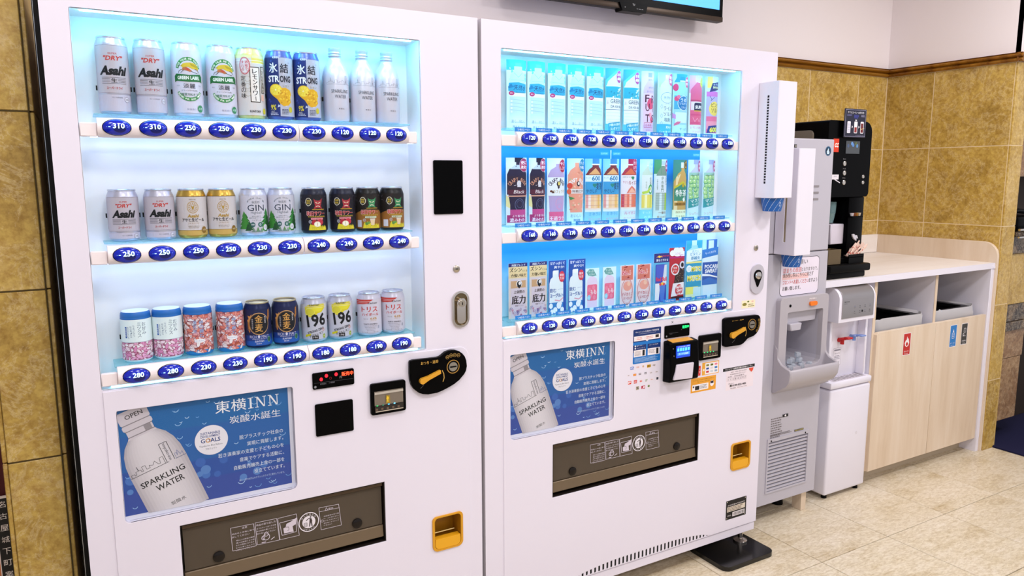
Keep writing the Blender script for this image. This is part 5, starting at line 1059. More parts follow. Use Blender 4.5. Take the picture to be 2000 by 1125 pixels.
def d_water():
    a = Art(); a.r(-33, 0, 33, 197, 'DDF6FA').r(-33, 168, 33, 197, '3EB4D4'); rr = random.Random(2)
    for _ in range(26): x, z = rr.uniform(-30, 30), rr.uniform(120, 174); s = rr.uniform(4, 9); a.poly([(x, z), (x + s, z - 2), (x + s * .7, z + s * .8), (x + 1, z + s)], rr.choice(['C8F0F8', '9ADCEC', 'E4FAFC', '6CC8E0']))
    a.poly([(-24, 40), (24, 40), (24, 140), (22, 156), (12, 166), (12, 178), (-12, 178), (-12, 166), (-22, 156), (-24, 140)], 'C4EAF4').r(-9, 178, 9, 188, '58BCD8').ln([(-12, 160), (0, 148), (12, 160)], 1.4, '8AD0E4').ln([(-20, 140), (20, 140)], 1, '8AD0E4')
    a.poly([(-28, 110), (-26, 132), (0, 134), (28, 130), (28, 106), (0, 102)], '30A8D4').poly([(-28, 122), (-20, 130), (-14, 120), (-6, 128), (-28, 116)], '1C84BC').t('天然水', 6, 119, 15, '182A6A', w=38, bold=.02, sh=.15, rot=-.05).r(-26, 94, 28, 104, 'F0FAFC')
    a.t('Natural Mineral Water', 8, 106, 2.4, '305080', w=30).e(-19, 103, 7.5, 6, 'C03078').t('新!', -19, 103, 5, 'F8E8F0', w=8)
    for z in (86, 76, 66, 56): a.ln([(-22, z), (22, z - 3)], 1.6, 'A4D8E8').r(-22, z - 8, -17, z - 2, 'E8FAFC')
    for k in range(4): a.r(-24, 40 - 6 * k, 24, 46 - 6 * k, ['C8EEF6', 'D0F2F8', 'D8F4F8', 'DDF6FA'][k])
    a.t('清く、冷たく。', 2, 24, 9, '5A8CA4', w=44).t('澄みきった味', 4, 8, 8, '5A8CA4', w=42); return a
def d_green():
    a = Art(); a.r(-33, 0, 33, 197, '5CC0D0').poly([(-33, 160), (-10, 180), (12, 197), (-33, 197)], '3E9CB0').poly([(-30, 140), (-24, 158), (-8, 172), (10, 186), (30, 190), (30, 140)], 'E4EEF4').r(-30, 28, 30, 145, 'EEF4F8')
    a.r(-30, 108, 30, 142, '28A8C4'); rr = random.Random(6)
    for _ in range(16): x, z = rr.uniform(-28, 28), rr.uniform(110, 140); a.poly([(x, z), (x + 7, z + 3), (x + 3, z - 5)], rr.choice(['E4F4F4', '70D0DC', '1888A8', 'F0F8F8']))
    a.t('GREEN', 5, 97, 12, '28506A', w=42, bold=.0).t('DA･KA･RA', 6, 81, 8, '28506A', w=42, bold=.01).vt('小さ', -25, 100, 6, 'C04868').ln([(-30, 72), (30, 72)], 1, '3A5A8A')
    for z in (62, 52, 42, 34): a.ln([(-28, z), (28, z)], .8, 'C0D8E4')
    seal(a, 16, 172, 13, 19, 'B83888', 'お得600', 'FFF4F8'); a.poly([(-22, 6), (24, 12), (24, 36), (-22, 30)], '3AA4C4').t('7種の素材', 2, 26, 8, 'E8F8FC', w=42, bold=.04, rot=.12).t('スポドリ', 2, 14, 9, 'E8F8FC', w=36, bold=.04, rot=.12); return a
def d_fruits():
    a = Art(); a.r(-33, 0, 33, 197, 'E6D6EE'); bottle_pic(a, 8, 192, 27, 'A090C0', 'DCB8DC', .34, .32, x=2); a.r(-25, 30, 29, 128, 'EAC8E4')
    a.e(6, 96, 16, 18, 'E05078').e(14, 46, 10, 10, 'E86088').e(4, 60, 8, 8, 'F0A0B8')
    for ch, x, z in (('F', -10, 112), ('R', 18, 110), ('U', -8, 84), ('I', 20, 82), ('T', -8, 50), ('S', 20, 50)): a.t(ch, x, z, 24, '4A1838', w=(17 if ch != 'I' else 4), bold=.01)
    a.t('ヨーグリーナ', 6, 134, 7, '6A5088', w=36).t('&FRUITS', 8, 146, 5, '8070A0', w=26).t('甘さすっきり', 8, 170, 6, '7A6A9A', w=30); a.box(-20, 20, 16, 36, 1.2, 'C04868').t('日本茶', -2, 28, 8, 'C04868', w=26).t('果実がうまい', 6, 12, 6, 'B888A8', w=40); return a
def d_lime():
    a = Art(); a.r(-33, 0, 33, 197, 'C8ECF4').r(-28, 150, 0, 197, 'B8DCA0'); bottle_pic(a, 40, 190, 27, 'F0F4F4', 'D8F0F8', .3, .3, x=2); a.arc(4, 118, 26, 18, 1.2, '5A88B0').t('天然水', 4, 118, 10, '5A88B0', w=32)
    a.t('スパークリング', 8, 98, 4, '4A6A90', w=28).t('ライム', 8, 84, 13, '2A4A7A', w=38, bold=.02).t('ソルト', 8, 66, 13, '2A4A7A', w=38, bold=.02).t('塩飴', 6, 48, 13, '4A8A9A', w=30, bold=.02)
    for z in (90, 60, 36): a.ln([(-22, z), (-18, z + 7), (-14, z), (-18, z - 7), (-22, z)], .8, '7AA0C8')
    a.r(-33, 0, 33, 34, '40B4D4').t('夏向き', 12, 24, 8, 'F0FAFC', w=28, bold=.03).t('シャキッと', 0, 9, 8, 'F0FAFC', w=48, bold=.02); seal(a, 20, 176, 15, 20, 'D84878', '暑さ対策!!'); return a
def d_ume():
    a = Art(); a.r(-33, 0, 33, 197, 'B8E8F0').poly([(-30, 170), (-22, 185), (-22, 197), (24, 197), (24, 180), (30, 170)], '2A88BC'); bottle_pic(a, 34, 188, 29, '1C78B0', '9AD4E8', .3, .3); a.r(-28, 84, 28, 128, '48A8D0').e(6, 104, 23, 24, '1E78B8').arc(6, 104, 23, 24, 1.6, 'E4F4FC')
    a.t('うめ', 6, 114, 12, 'F0F8FC', w=26, bold=.03).t('ソルティ', 6, 102, 8, 'F0F8FC', w=34, bold=.02).t('スカッと', 8, 90, 7, 'F0F8FC', w=24).e(-20, 118, 8, 8, 'E04878').e(-14, 124, 6, 6, 'E87098').e(-24, 154, 9, 12, 'D84070')
    a.r(-24, 40, 26, 74, 'D0ECF4').poly([(-28, 30), (-10, 36), (-4, 44), (-16, 44), (-26, 38)], 'D87098').poly([(-33, 56), (-22, 52), (-22, 66), (-33, 72)], 'C890D0'); a.t('すっぱく', 10, 20, 9, '4A90A8', w=36).t('甘じょっぱ', 0, 6, 8, '4A90A8', w=48); seal(a, 22, 172, 12, 18, 'D84878', '熱中対策!!'); return a
def d_supli():
    a = Art(); a.r(-33, 0, 33, 197, 'E0E8F0').r(-33, 140, 0, 197, 'E898B8'); a.poly([(-28, 36), (28, 36), (28, 150), (24, 160), (10, 174), (-6, 174), (-20, 160), (-28, 150)], 'E06088').r(-10, 176, 10, 194, 'D8E4EC'); a.r(-28, 112, 28, 118, 'C84870').r(-26, 84, 28, 112, 'EAD8E4')
    a.r(-14, 80, 28, 108, '202850', rad=5).t('SUPLI', 9, 94, 11, 'F0F0F4', w=38, bold=.05).r(-14, 80, 28, 83, 'D8B030'); a.ln([(-18, 60), (-10, 46), (0, 58), (10, 46), (20, 60)], 2, 'F0A0B8').r(-26, 66, 26, 72, 'D85080').r(-26, 40, 26, 44, 'D85080'); a.e(22, 176, 13, 16, 'D8D850').t('クエン', 22, 180, 7, '3A6040', w=16).t('酸', 22, 170, 6, '3A6040', w=8); a.t('レモン22個', -2, 27, 8, 'D88098', w=48).t('アセロラ', 0, 12, 8, 'E0A0B0', w=40); return a
def d_pink():
    a = Art(); a.r(-33, 0, 33, 197, 'CDEAF4').r(-26, 160, -6, 197, 'F0E060'); a.poly([(-28, 10), (28, 10), (28, 130), (24, 148), (-10, 154), (-28, 140)], 'B8B0E0').r(-28, 132, 28, 148, 'D070C0').e(6, 92, 24, 24, 'F0D868').r(-26, 10, 28, 66, 'E87098').r(-26, 24, 28, 50, 'F098B0')
    a.t('ピンク', 10, 104, 15, '28242C', w=38, bold=.03).t('ソルト', 10, 86, 15, '28242C', w=38, bold=.03).ln([(-16, 134), (-8, 122), (-12, 118), (4, 130)], 1.8, '4A3A7A').poly([(-24, 10), (26, 14), (26, 38), (-18, 34)], '283888').t('600', 4, 22, 17, 'F0E850', w=36, bold=.05, rot=.06); a.poly([(-18, 146), (-8, 176), (28, 182), (28, 156)], '2A2C68').t('はずむ', 10, 172, 7, 'D8E4F4', w=26).t('熱中対策', 10, 162, 8, 'F0E8B0', w=30, bold=.04); return a
def d_craft():
    a = Art(); a.r(-33, 0, 33, 197, 'DCE8F0').poly([(-33, 56), (-33, 90), (-22, 76), (-22, 50)], 'E8E0A0'); a.poly([(-22, 22), (24, 22), (24, 60), (28, 88), (30, 120), (30, 150), (22, 166), (6, 174), (6, 186), (-6, 186), (-6, 174), (-24, 164), (-30, 148), (-30, 120), (-26, 88), (-22, 60)], '241C3C').poly([(-22, 164), (22, 164), (12, 176), (-10, 176)], 'C0D0E0').r(-10, 184, 16, 197, '1C1830')
    a.r(-30, 90, 30, 144, '2E1E34'); 
    for i, ch in enumerate('CRAFT BOSS'):
        if ch != ' ': th = PI * (.86 - .72 * i / 9); a.t(ch, 26 * math.cos(th), 110 + 24 * math.sin(th), 11, 'D8987C', w=5.4, rot=(th - PI / 2) * .9, bold=.02)
    a.e(2, 122, 6, 9, 'D8D4DC').r(-3, 112, 8, 116, 'D8D4DC').ln([(-6, 118), (-12, 116)], 1.4, 'D8D4DC').r(-28, 90, 30, 104, '5A2038').t('Black', 4, 98, 10, 'F0E8EC', w=32, sh=.2).r(-28, 84, 30, 87, 'E8A890'); a.arc(4, 60, 14, 18, 1.2, '6A7098').arc(4, 62, 9, 11, 1, '5A6088').r(-22, 30, 24, 46, 'C04888').r(-30, 8, 24, 30, 'A83070').t('より香り高く', 4, 27, 7, 'F8E8F4', w=40, bold=.03).t('濃みわたる', 4, 15, 11, 'F8E8F4', w=54, bold=.04)
    seal(a, 18, 176, 15, 20, 'A82858', '更に進化!'); return a
def d_latte():
    a = Art(); a.r(-33, 0, 33, 197, 'DCECF4').poly([(-24, 22), (24, 22), (26, 60), (30, 120), (30, 144), (22, 162), (6, 172), (6, 180), (-6, 180), (-6, 172), (-22, 162), (-30, 144), (-30, 120), (-26, 60)], 'B8A4D0').r(-30, 84, 30, 140, 'E8EEF4')
    for i, ch in enumerate('CRAFT BOSS'):
        if ch != ' ': th = PI * (.86 - .72 * i / 9); a.t(ch, 26 * math.cos(th), 108 + 24 * math.sin(th), 12, '3A3450', w=6, rot=(th - PI / 2) * .9, bold=.03)
    a.e(3, 120, 7, 8, '2A2438').e(4, 121, 4, 5.5, 'E4D070').poly([(-2, 112), (8, 112), (3, 104)], '2A2438').t('カフェラテ', 6, 97, 10, 'B09018', w=42, bold=.03).e(-20, 98, 4, 3.4, '6A3A28').e(-15, 95, 3.4, 3, '4A2818').ln([(-28, 84), (28, 84)], 1, 'A0A8C0'); a.arc(6, 60, 13, 18, 1.4, 'E098C0').arc(6, 52, 8, 8, 1.2, 'E098C0').r(-26, 8, 26, 36, 'E06090').t('王道ラテ', 0, 16, 13, 'F8E8F0', w=50, bold=.05); seal(a, 18, 174, 14, 20, 'B02048', 'やさしコク'); return a
def d_peach():
    a = Art(); a.r(-33, 0, 33, 197, 'C8ECF4').poly([(-22, 32), (24, 32), (28, 70), (30, 120), (30, 146), (20, 162), (6, 172), (6, 184), (-8, 184), (-8, 172), (-22, 162), (-30, 146), (-30, 120), (-26, 70)], 'EC9C84'); rr = random.Random(3)
    for _ in range(40): x, z = rr.uniform(-24, 24), rr.uniform(40, 160); a.e(x, z, rr.uniform(2, 5), rr.uniform(2, 4), rr.choice(['F0B098', 'E08870', 'F4C0A8', 'E8A088', 'C8B088']), n=9)
    for i, ch in enumerate('CRAFT BOSS'):
        if ch != ' ': th = PI * (.86 - .72 * i / 9); a.t(ch, 26 * math.cos(th), 110 + 22 * math.sin(th), 12, 'F4F0F0', w=6, rot=(th - PI / 2) * .9, bold=.03)
    a.e(4, 120, 6, 8, '2A2438').e(5, 121, 3.6, 5, 'F0E8E0').r(-28, 90, 28, 104, 'ECE4E4').t('無糖紅茶', 4, 97, 9, '5A3020', w=42, bold=.03).e(-24, 114, 8, 9, 'D84838').e(-26, 96, 7, 8, 'E06040').poly([(-28, 82), (-8, 76), (-22, 70)], '4A8A50').t('おいしい', -2, 22, 10, '4A90B0', w=38).t('無糖', 0, 8, 9, '5080B0', w=24); seal(a, 20, 176, 14, 20, '1E80A8', 'すっきり香る'); return a
def d_barley(red=False):
    a = Art(); a.r(-33, 0, 33, 197, '8CD0EC' if not red else 'D8E8F0'); c1_, c2_ = ('7A3038', 'E0A870') if not red else ('B03048', 'D86848')
    a.poly([(-31, 146), (-20, 164), (-10, 172), (-10, 180), (14, 180), (14, 172), (24, 164), (31, 146)], c1_).poly([(-22, 148), (0, 168), (24, 148)], c2_).r(-10, 180, 16, 197, '3C88C0' if not red else 'B82050').r(-12, 177, 18, 181, 'E8F0F4').r(-31, 40, 31, 146, 'F0C898' if not red else 'E87860')
    for x, cc in ((-29, 'E8A0A0'), (-22, 'F4E4DC'), (-4, 'F0D0A8'), (10, 'E8B860'), (22, 'F0D898')) if not red else ((-29, 'C84860'), (-20, 'F0A090'), (-4, 'F4C4B0'), (12, 'E87850'), (22, 'D85048')): a.r(x, 40, x + 8, 86, cc)
    for z in (52, 66, 78, 84): a.ln([(-30, z), (30, z)], .8, 'C88080')
    if not red:
        a.r(-31, 86, 31, 146, '3A9CD4').r(-31, 126, 31, 146, 'D8ECF4').t('600', 4, 136, 15, '2C80B8', w=32, bold=.03).t('たっぷり', -22, 138, 5, '2C80B8', w=14).t('麦茶', 16, 112, 22, '16284A', w=26, bold=.03).e(-5, 116, 4, 4, '2A8A80').e(1, 116, 4, 4, '2A8A80').poly([(-9, 115), (5, 115), (-2, 107)], '2A8A80').t('やさしい', -11, 97, 11, '203A6A', w=34, bold=.02)
    else:
        a.r(-31, 86, 31, 146, 'ECE4EC').t('GREEN DA･KA･RA', -12, 140, 4, '5A8080', w=30).t('やさしい', -14, 124, 8, 'B83858', w=24, bold=.02).t('ルイボス', 12, 122, 13, '98284A', w=38, bold=.03).e(6, 138, 4, 4, '2A8A60').e(11, 138, 4, 4, '2A8A60').poly([(2, 137), (15, 137), (8.5, 130)], '2A8A60').poly([(-14, 88), (28, 88), (22, 100), (4, 112), (-6, 102)], 'E07868').poly([(-8, 90), (24, 90), (4, 106)], 'F0B8A0'); seal(a, 20, 178, 13, 20, 'C02850', 'カフェイン')
    for k in range(3): a.r(-31, 40 - 4 * k, 31, 44 - 4 * k, ['ECD8C8', 'E4E4E0', 'DCECF0'][k])
    a.t('ミネラル' if not red else 'ルイボス', 2, 25, 10, '48A0D0' if not red else 'D87890', w=44).t('カフェインゼロ', 2, 9, 8, 'E0A898', w=46); return a
def d_namacha():
    a = Art(); a.r(-33, 0, 33, 197, 'C4E8EE'); bottle_pic(a, 34, 190, 27, 'D0E4E4', 'C8DCCC', .32, .3, x=2); a.r(-25, 84, 29, 146, 'DDE8E8').vt('生茶', 12, 140, 14, '3A5A48', bold=.01).e(12, 100, 12, 16, '4AA868').e(12, 100, 7, 10, 'DDE8E8').poly([(-24, 92), (-4, 96), (10, 110), (14, 100), (0, 88), (-22, 84)], 'B8D850').vt('ほんのり', -8, 126, 6, '6A8A78'); a.r(-25, 40, 29, 82, 'E8D868').r(-14, 40, -4, 82, 'F4F0B8').r(8, 40, 14, 82, 'C8D048').r(-33, 0, 33, 34, '7ED4E0').t('すっきり', 0, 24, 8, 'C8F0F4', w=44).t('お茶', 0, 10, 8, 'C8F0F4', w=30); a.e(14, 174, 14, 20, 'B8E0F0').t('うまみ', 14, 180, 7, '58A0B8', w=18).t('すっきり', 14, 168, 6, '58A0B8', w=20); return a
def d_iemon():
    a = Art(); a.r(-33, 0, 33, 197, 'CCE4E0').r(-33, 150, -6, 197, '4A9868'); bottle_pic(a, 30, 192, 27, 'B8C8CC', '7A9484', .34, .26, x=2); a.r(-28, 88, 29, 144, 'DCE4EC').vt('伊右衛門', 0, 142, 13, '2E6A4A', bold=.02).vt('心あたたまる', -20, 134, 6, '4A8068').arc(22, 128, 8, 14, 1, '3A6A50').vt('京都', 22, 136, 7, '2E6A4A').r(-25, 30, 29, 86, 'A8BCB8').r(12, 30, 28, 86, 'A4C840').r(-12, 30, -2, 86, 'D4E8EC'); 
    for z in range(38, 84, 8): a.ln([(-25, z), (29, z)], .6, '7A9484')
    a.t('一番茶', 4, 22, 9, '8A6850', w=38).t('香る抹茶', 2, 8, 8, 'A88868', w=44); seal(a, 22, 176, 11, 20, 'B02868', '香り新緑'); return a
def d_toku():
    a = Art(); a.r(-33, 0, 33, 197, '3E8A80').poly([(-30, 30), (28, 30), (28, 130), (18, 150), (10, 160), (10, 172), (-4, 172), (-4, 160), (-16, 150), (-30, 124)], 'C8A058').poly([(-28, 30), (-16, 30), (-16, 120), (-6, 150), (-22, 140)], 'E8D0A0').r(-6, 170, 12, 188, 'DCE4EC').poly([(-28, 108), (4, 126), (28, 112), (28, 60), (-28, 60)], '3A8A70').poly([(-28, 108), (4, 126), (28, 112), (28, 104), (4, 118), (-28, 100)], 'C8C030').e(6, 112, 6, 7, 'B8A020').t('特茶', 2, 86, 22, 'F0F4F0', w=50, bold=.04).poly([(4, 66), (14, 74), (18, 62), (10, 56)], 'E8F0F0').r(-26, 44, 26, 54, 'A87828').t('脂肪分解', 0, 49, 7, '2A2010', w=40, bold=.03).r(-33, 0, 33, 30, 'E8ECC8').t('脂肪を代謝', 2, 22, 7, '8A8040', w=46).t('力を高める', 2, 8, 7, '8A8040', w=46)
    a.poly([(6, 172), (6, 188), (18, 196), (30, 188), (30, 172), (18, 164)], '181C18').poly([(9, 173), (9, 187), (18, 193), (27, 187), (27, 173), (18, 167)], 'B8903C').e(18, 180, 5, 8, '181C18'); return a
def d_muscat():
    a = Art(); a.r(-33, 0, 33, 197, 'CDE8F2'); a.r(-12, 182, 14, 197, 'A0A8D8').poly([(-24, 154), (-8, 172), (-8, 182), (12, 182), (12, 172), (26, 154)], 'C0C8E8').r(-28, 64, 29, 154, '9ACCC0'); rr = random.Random(11)
    for z in range(72, 140, 13):
        for x in (-18, -2, 14): u = x + rr.uniform(-4, 4); a.e(u, z + rr.uniform(-3, 3), 8.5, 8.5, '5CA878'); a.e(u - 1, z + 1, 7.4, 7.4, 'A8D890'); a.e(u - 3, z + 3, 2.4, 2.4, 'E4F4D8')
    a.t('ぎゅっと搾り', 0, 146, 7, '3A3A30', w=42, bold=.03, rot=.12).poly([(-28, 34), (29, 44), (29, 72), (-28, 64)], '30989C').t('マスカ', 2, 60, 11, 'F0F8F8', w=46, bold=.03, rot=.14).t('サイダ', 4, 47, 10, 'F0F8F8', w=40, bold=.03, rot=.14).t('シュワッと', 0, 15, 9, 'C89070', w=48, bold=.01); seal(a, 20, 176, 12, 20, 'B82878', '香り果実'); return a
def d_soko():
    a = Art(); a.r(-33, 0, 33, 167, 'D8CCC8').r(-33, 156, 33, 167, '28246A').t('両国ブレンド', 2, 161, 7, 'F0F0F4', w=48, bold=.04).r(-33, 122, 33, 156, 'E4CC9C').t('ズシン', -8, 147, 13, '221C18', w=42, bold=.06).t('とくる', 24, 143, 6, '221C18', w=16, bold=.04).t('力強い味だ', 2, 130, 10, '221C18', w=54, bold=.05)
    a.r(-25, 4, 27, 118, 'D4C8D4', rad=3).r(-25, 92, 27, 114, 'C8A078').e(4, 104, 10, 11, 'F0ECF0').e(4, 104, 8, 9, '14141C').e(6, 106, 4.6, 5, 'E8E4E4').poly([(-4, 98), (12, 98), (4, 90)], '14141C').t('土俵際の', 4, 80, 10, '2A1C18', w=38, bold=.04).t('底力', 2, 56, 26, '1A1216', w=48, bold=.08).t('微糖ブレンド', 4, 38, 5, '5A4048', w=30); rr = random.Random(12)
    for _ in range(26): x, z = rr.uniform(-30, 28), rr.uniform(4, 32); a.arc(x, z, rr.uniform(2, 5), rr.uniform(2, 5), 1, rr.choice(['D05878', '7A68A8', 'C08898', '5A5A98']), n=10)
    return a
def d_yog():
    a = Art(); a.r(-33, 0, 33, 167, '2450A8').t('甘ずっぱくて', 0, 158, 9, 'F0F4F8', w=54, bold=.05).t('爽やか!', 6, 146, 9, 'F0F4F8', w=38, bold=.05).poly([(-30, 0), (22, 0), (22, 96), (12, 112), (4, 116), (4, 134), (-18, 134), (-18, 116), (-26, 110), (-30, 96)], 'E4F0F6').r(-16, 124, 4, 136, 'F0F4F8').r(-30, 0, 22, 36, '3A84C8')
    for x, z, r_ in ((-24, 26, 7), (-8, 12, 8), (6, 26, 9), (18, 12, 7), (-20, 8, 6), (12, 32, 5)): a.e(x, z, r_, r_ * 1.2, 'F0F6FA')
    a.t('飲む', -17, 74, 13, '2A58A8', w=24, bold=.04).t('ヨーグルト', -3, 58, 13, '2A58A8', w=50, bold=.06).ln([(-10, 44), (8, 40), (22, 50)], 3.4, 'E0A0B8').ln([(2, 76), (20, 78)], .8, '8AA8D0'); a.e(16, 116, 11, 17, 'D83850').t('朝食', 16, 121, 8, 'F8E8EC', w=15, bold=.04).t('生活', 16, 111, 8, 'F8E8EC', w=15, bold=.04); return a
def d_peachjuice():
    a = Art(); a.poly([(-33, 0), (33, 0), (33, 104), (33, 134), (-33, 134), (-33, 104)], 'D8F2F8').poly([(-24, 8), (24, 8), (26, 84), (22, 100), (6, 108), (-12, 108), (-24, 98), (-26, 84)], 'E4D4EC').r(-24, 30, 24, 82, 'EC7090', rad=6).poly([(-28, 122), (-14, 132), (6, 130), (20, 110), (0, 108), (-20, 112)], '6AA8A4').t('すっきり', -4, 124, 7, 'E8F8F8', w=30, bold=.03).t('くだもの', -2, 115, 6, 'E8F8F8', w=26, bold=.03)
    for x, z in ((-14, 66), (6, 72), (14, 56), (-8, 46), (10, 40)): a.e(x, z, 7, 7, 'F088A4')
    a.e(-16, 40, 8, 9, '90D4EC').t('水', -16, 40, 6, 'F0F8FC').t('もも', 6, 58, 15, 'F8E4EA', w=28, bold=.04); return a
def d_strong():
    a = Art(); a.r(-33, 0, 33, 135, 'E8D8DC').r(-27, 86, 27, 133, 'D87868'); rr = random.Random(14)
    for _ in range(10): x, z = rr.uniform(-24, 20), rr.uniform(90, 130); a.poly([(x, z), (x + 9, z + 3), (x + 5, z + 7), (x - 2, z + 5)], rr.choice(['B84838', 'F0A888', '9A2828', 'E89078']))
    a.t('No.1', -4, 110, 16, 'F8F0F0', w=40, bold=.08).t('No.1', -4, 110, 14, 'D03050', w=38, bold=.03).arc(0, 48, 28, 44, 2.4, 'C88088').e(2, 66, 20, 16, 'E8A090').e(8, 74, 8, 8, 'F0C0A8').t('ドデカミン', 2, 40, 14, 'F8F4F4', w=52, bold=.10).t('ストロング', 4, 26, 12, 'F8F4F4', w=44, bold=.10).t('ドデカミン', 2, 40, 12.5, 'B83048', w=50, bold=.045).t('ストロング', 4, 26, 10.5, 'B83048', w=42, bold=.045).r(-26, 4, 6, 8, '8A7080').arc(0, 48, 22, 38, .8, 'D8A0A8'); return a
def d_energy():
    a = Art(); a.r(-33, 0, 33, 136, '5AB0D8').r(-33, 136, 33, 167, '2A2A78').t('翼をさずける', 2, 144, 8, 'F0F0F8', w=50, bold=.05).poly([(-24, 154), (-14, 160), (-8, 156), (0, 160), (4, 154)], 'E89050').e(-10, 156, 5, 4, 'F0C840').t('Red Bull', 18, 158, 5, 'C83048', w=26, bold=.03).r(-26, 2, 22, 130, '3848B0', rad=3).r(-22, 84, 16, 128, '4A5CC8').poly([(-26, 66), (-4, 66), (-10, 2), (-26, 2)], 'E4E8F0').poly([(12, 128), (22, 128), (22, 60), (4, 62)], 'D4DCE8').poly([(-8, 60), (18, 64), (12, 4), (-2, 4)], '4A78D0').t('Red Bull', 0, 80, 14, 'D83858', w=46, bold=.04).e(4, 64, 7, 5, 'F0C040').poly([(-10, 64), (-2, 68), (2, 60), (-4, 56)], 'D84848').poly([(18, 64), (10, 68), (6, 60), (12, 56)], 'D84848'); return a
def d_cola():
    a = Art(); a.r(-33, 0, 33, 182, 'B82030'); rr = random.Random(15); a.poly([(-10, 56), (33, 60), (33, 120), (10, 128), (-4, 96)], '2A1418')
    for x, z in ((-18, 164), (-2, 174), (16, 172), (26, 160)): a.e(x, z, 12, 10, 'F0E8F0')
    a.e(4, 162, 20, 10, 'F0E8F0').t('コラボ', 4, 162, 7, 'C88080', w=24).t('新商品', 20, 156, 5, 'A05878', w=16).r(-33, 146, 33, 152, 'B8186A')
    for _ in range(50): a.e(rr.uniform(-4, 30), rr.uniform(64, 122), .9, .9, rr.choice(['D8B070', 'A87848', 'F0D8A0']), n=6)
    a.e(-6, 108, 18, 20, 'E4DCE4').e(-6, 108, 14, 15, 'C83030').t('完全', -6, 113, 8, 'F4ECEC', w=16, bold=.05).t('ギフト', -6, 102, 7, 'F4ECEC', w=20, bold=.05).e(24, 122, 12, 13, 'DCD4E0').e(24, 122, 6, 8, '201418').poly([(-22, 14), (33, 20), (33, 62), (-14, 60)], 'EAE4EA').e(12, 36, 16, 20, 'C82838').t('AUTH', 14, 46, 10, 'F4ECEC', w=30, bold=.06).t('CRAFT', 14, 34, 9, 'F4ECEC', w=24, bold=.05).t('COLA', 14, 23, 8, 'F4ECEC', w=22, bold=.05).r(-20, 4, 33, 14, '3A1820'); return a
def d_match():
    a = Art(); a.r(-33, 0, 33, 203, '34A8C8').r(-10, 186, 10, 203, 'D4E8EC').poly([(-30, 168), (-12, 178), (-12, 186), (14, 186), (14, 178), (30, 170)], 'A8DCE8').poly([(-32, 128), (32, 134), (32, 176), (-30, 168)], 'E0EEF4').t('乾きに', 6, 166, 8, '58A8C8', w=28).t('ビタミン', 6, 156, 11, '3A90C0', w=42, bold=.05).t('即補充', 6, 142, 12, '3A90C0', w=36, bold=.05).r(-32, 44, 32, 124, '2898C0').e(-20, 106, 11, 12, 'E4F0F4').t('ビタ', -20, 109, 6, '3A90B8', w=12).t('ミン', -20, 102, 6, '3A90B8', w=12)
    a.t('MATCH', 14, 104, 19, 'F4F4E0', w=50, bold=.12).t('MATCH', 14, 104, 17, 'D8D020', w=48, bold=.04).t('MATCH', 2, 72, 21, 'F4F4E0', w=58, bold=.12).t('MATCH', 2, 72, 19, 'D8D838', w=56, bold=.04).r(-32, 124, 32, 130, 'E8E088').r(-32, 4, 20, 42, 'E8E870').r(-32, 4, 32, 16, 'DCECC0').r(0, 8, 32, 40, 'C0E4EC'); return a
def d_ion():
    a = Art(); a.r(-33, 0, 33, 203, 'B8E4F4').r(-16, 160, 28, 203, '2A68B8').r(-8, 182, 14, 200, 'DCE8F0').poly([(-24, 150), (-8, 172), (-8, 182), (14, 182), (14, 172), (28, 150)], 'D8E8F4').r(-28, 124, 32, 150, 'D8EAF4').poly([(-33, 138), (33, 148), (33, 176), (-33, 168)], '2C78C8').t('もっと水分を', 2, 158, 8, 'E8F0F8', w=44, bold=.03, rot=.14).r(-30, 44, 33, 124, '1E50A8').t('POCARI', 6, 108, 14, 'F0F4F8', w=54, bold=.03).t('SWEAT', 6, 92, 14, 'F0F4F8', w=50, bold=.04).poly([(-30, 84), (0, 80), (33, 70), (33, 66), (0, 74), (-30, 76)], 'F0F4F8').poly([(-30, 60), (0, 70), (33, 56), (33, 44), (-30, 44)], '2E6CC0').r(-26, 4, 28, 42, 'D0E8F4'); return a
CARDS = {}
def card(key, fn, w, h, curved=True, edge='E4F2F6'):
    k = (key, round(w, 3))
    if k in CARDS: return CARDS[k]
    mp = card_map if curved else (lambda a, b, c: Vector((a, -c, b)))
    hw = .033; n = 12 if curved else 1; a = fn(); s = w / .066
    def mp2(a_, b_, c_): v = mp(a_, b_, c_); v.x *= s * (1.06 if curved else 1); return v
    bm = bmesh.new(); cols = []
    for i in range(n + 1):
        u = -hw + 2 * hw * i / n; cols.append([bm.verts.new(mp2(u, z, c)) for z, c in ((0, 0), (h, 0), (h, -.0012), (0, -.0012))])
    for A, Bq in zip(cols, cols[1:]):
        for j in range(4): bm.faces.new([A[j], A[(j + 1) % 4], Bq[(j + 1) % 4], Bq[j]])
    bm.faces.new(cols[0]); bm.faces.new(cols[-1][::-1]); bmesh.ops.recalc_face_normals(bm, faces=bm.faces)
    me = bpy.data.meshes.new('drink_card'); bm.to_mesh(me); bm.free(); me.materials.append(mt(edge, .4))
    pr = a.mesh('card_print', mp2, step=.0045 if curved else None, k=MM, base=.0002, clip=(-hw, 0, hw, h))
    CARDS[k] = (me, pr); return CARDS[k]
def put_card(key, fn, px0, px1, py, base, h, label, group, curved=True, y=.052, edge='E4F2F6', nm='drink_card'):
    x0 = q(px0, py, y)[0]; x1 = q(px1, py, y)[0]
    me, pr = card(key, fn, round(x1 - x0, 3) - .001, h, curved, edge)
    o = bpy.data.objects.new(nm, me); COL.objects.link(o); o.location = ((x0 + x1) / 2, y, base); o['label'] = label; o['category'] = 'display card'
    if group: o['group'] = group
    link('card_print', pr, o)
R1 = [(990, 1030), (1031, 1067), (1071, 1107), (1110, 1144), (1147, 1181), (1183, 1215), (1218, 1251), (1253, 1279), (1285, 1314), (1315, 1345), (1347, 1373), (1378, 1404)]
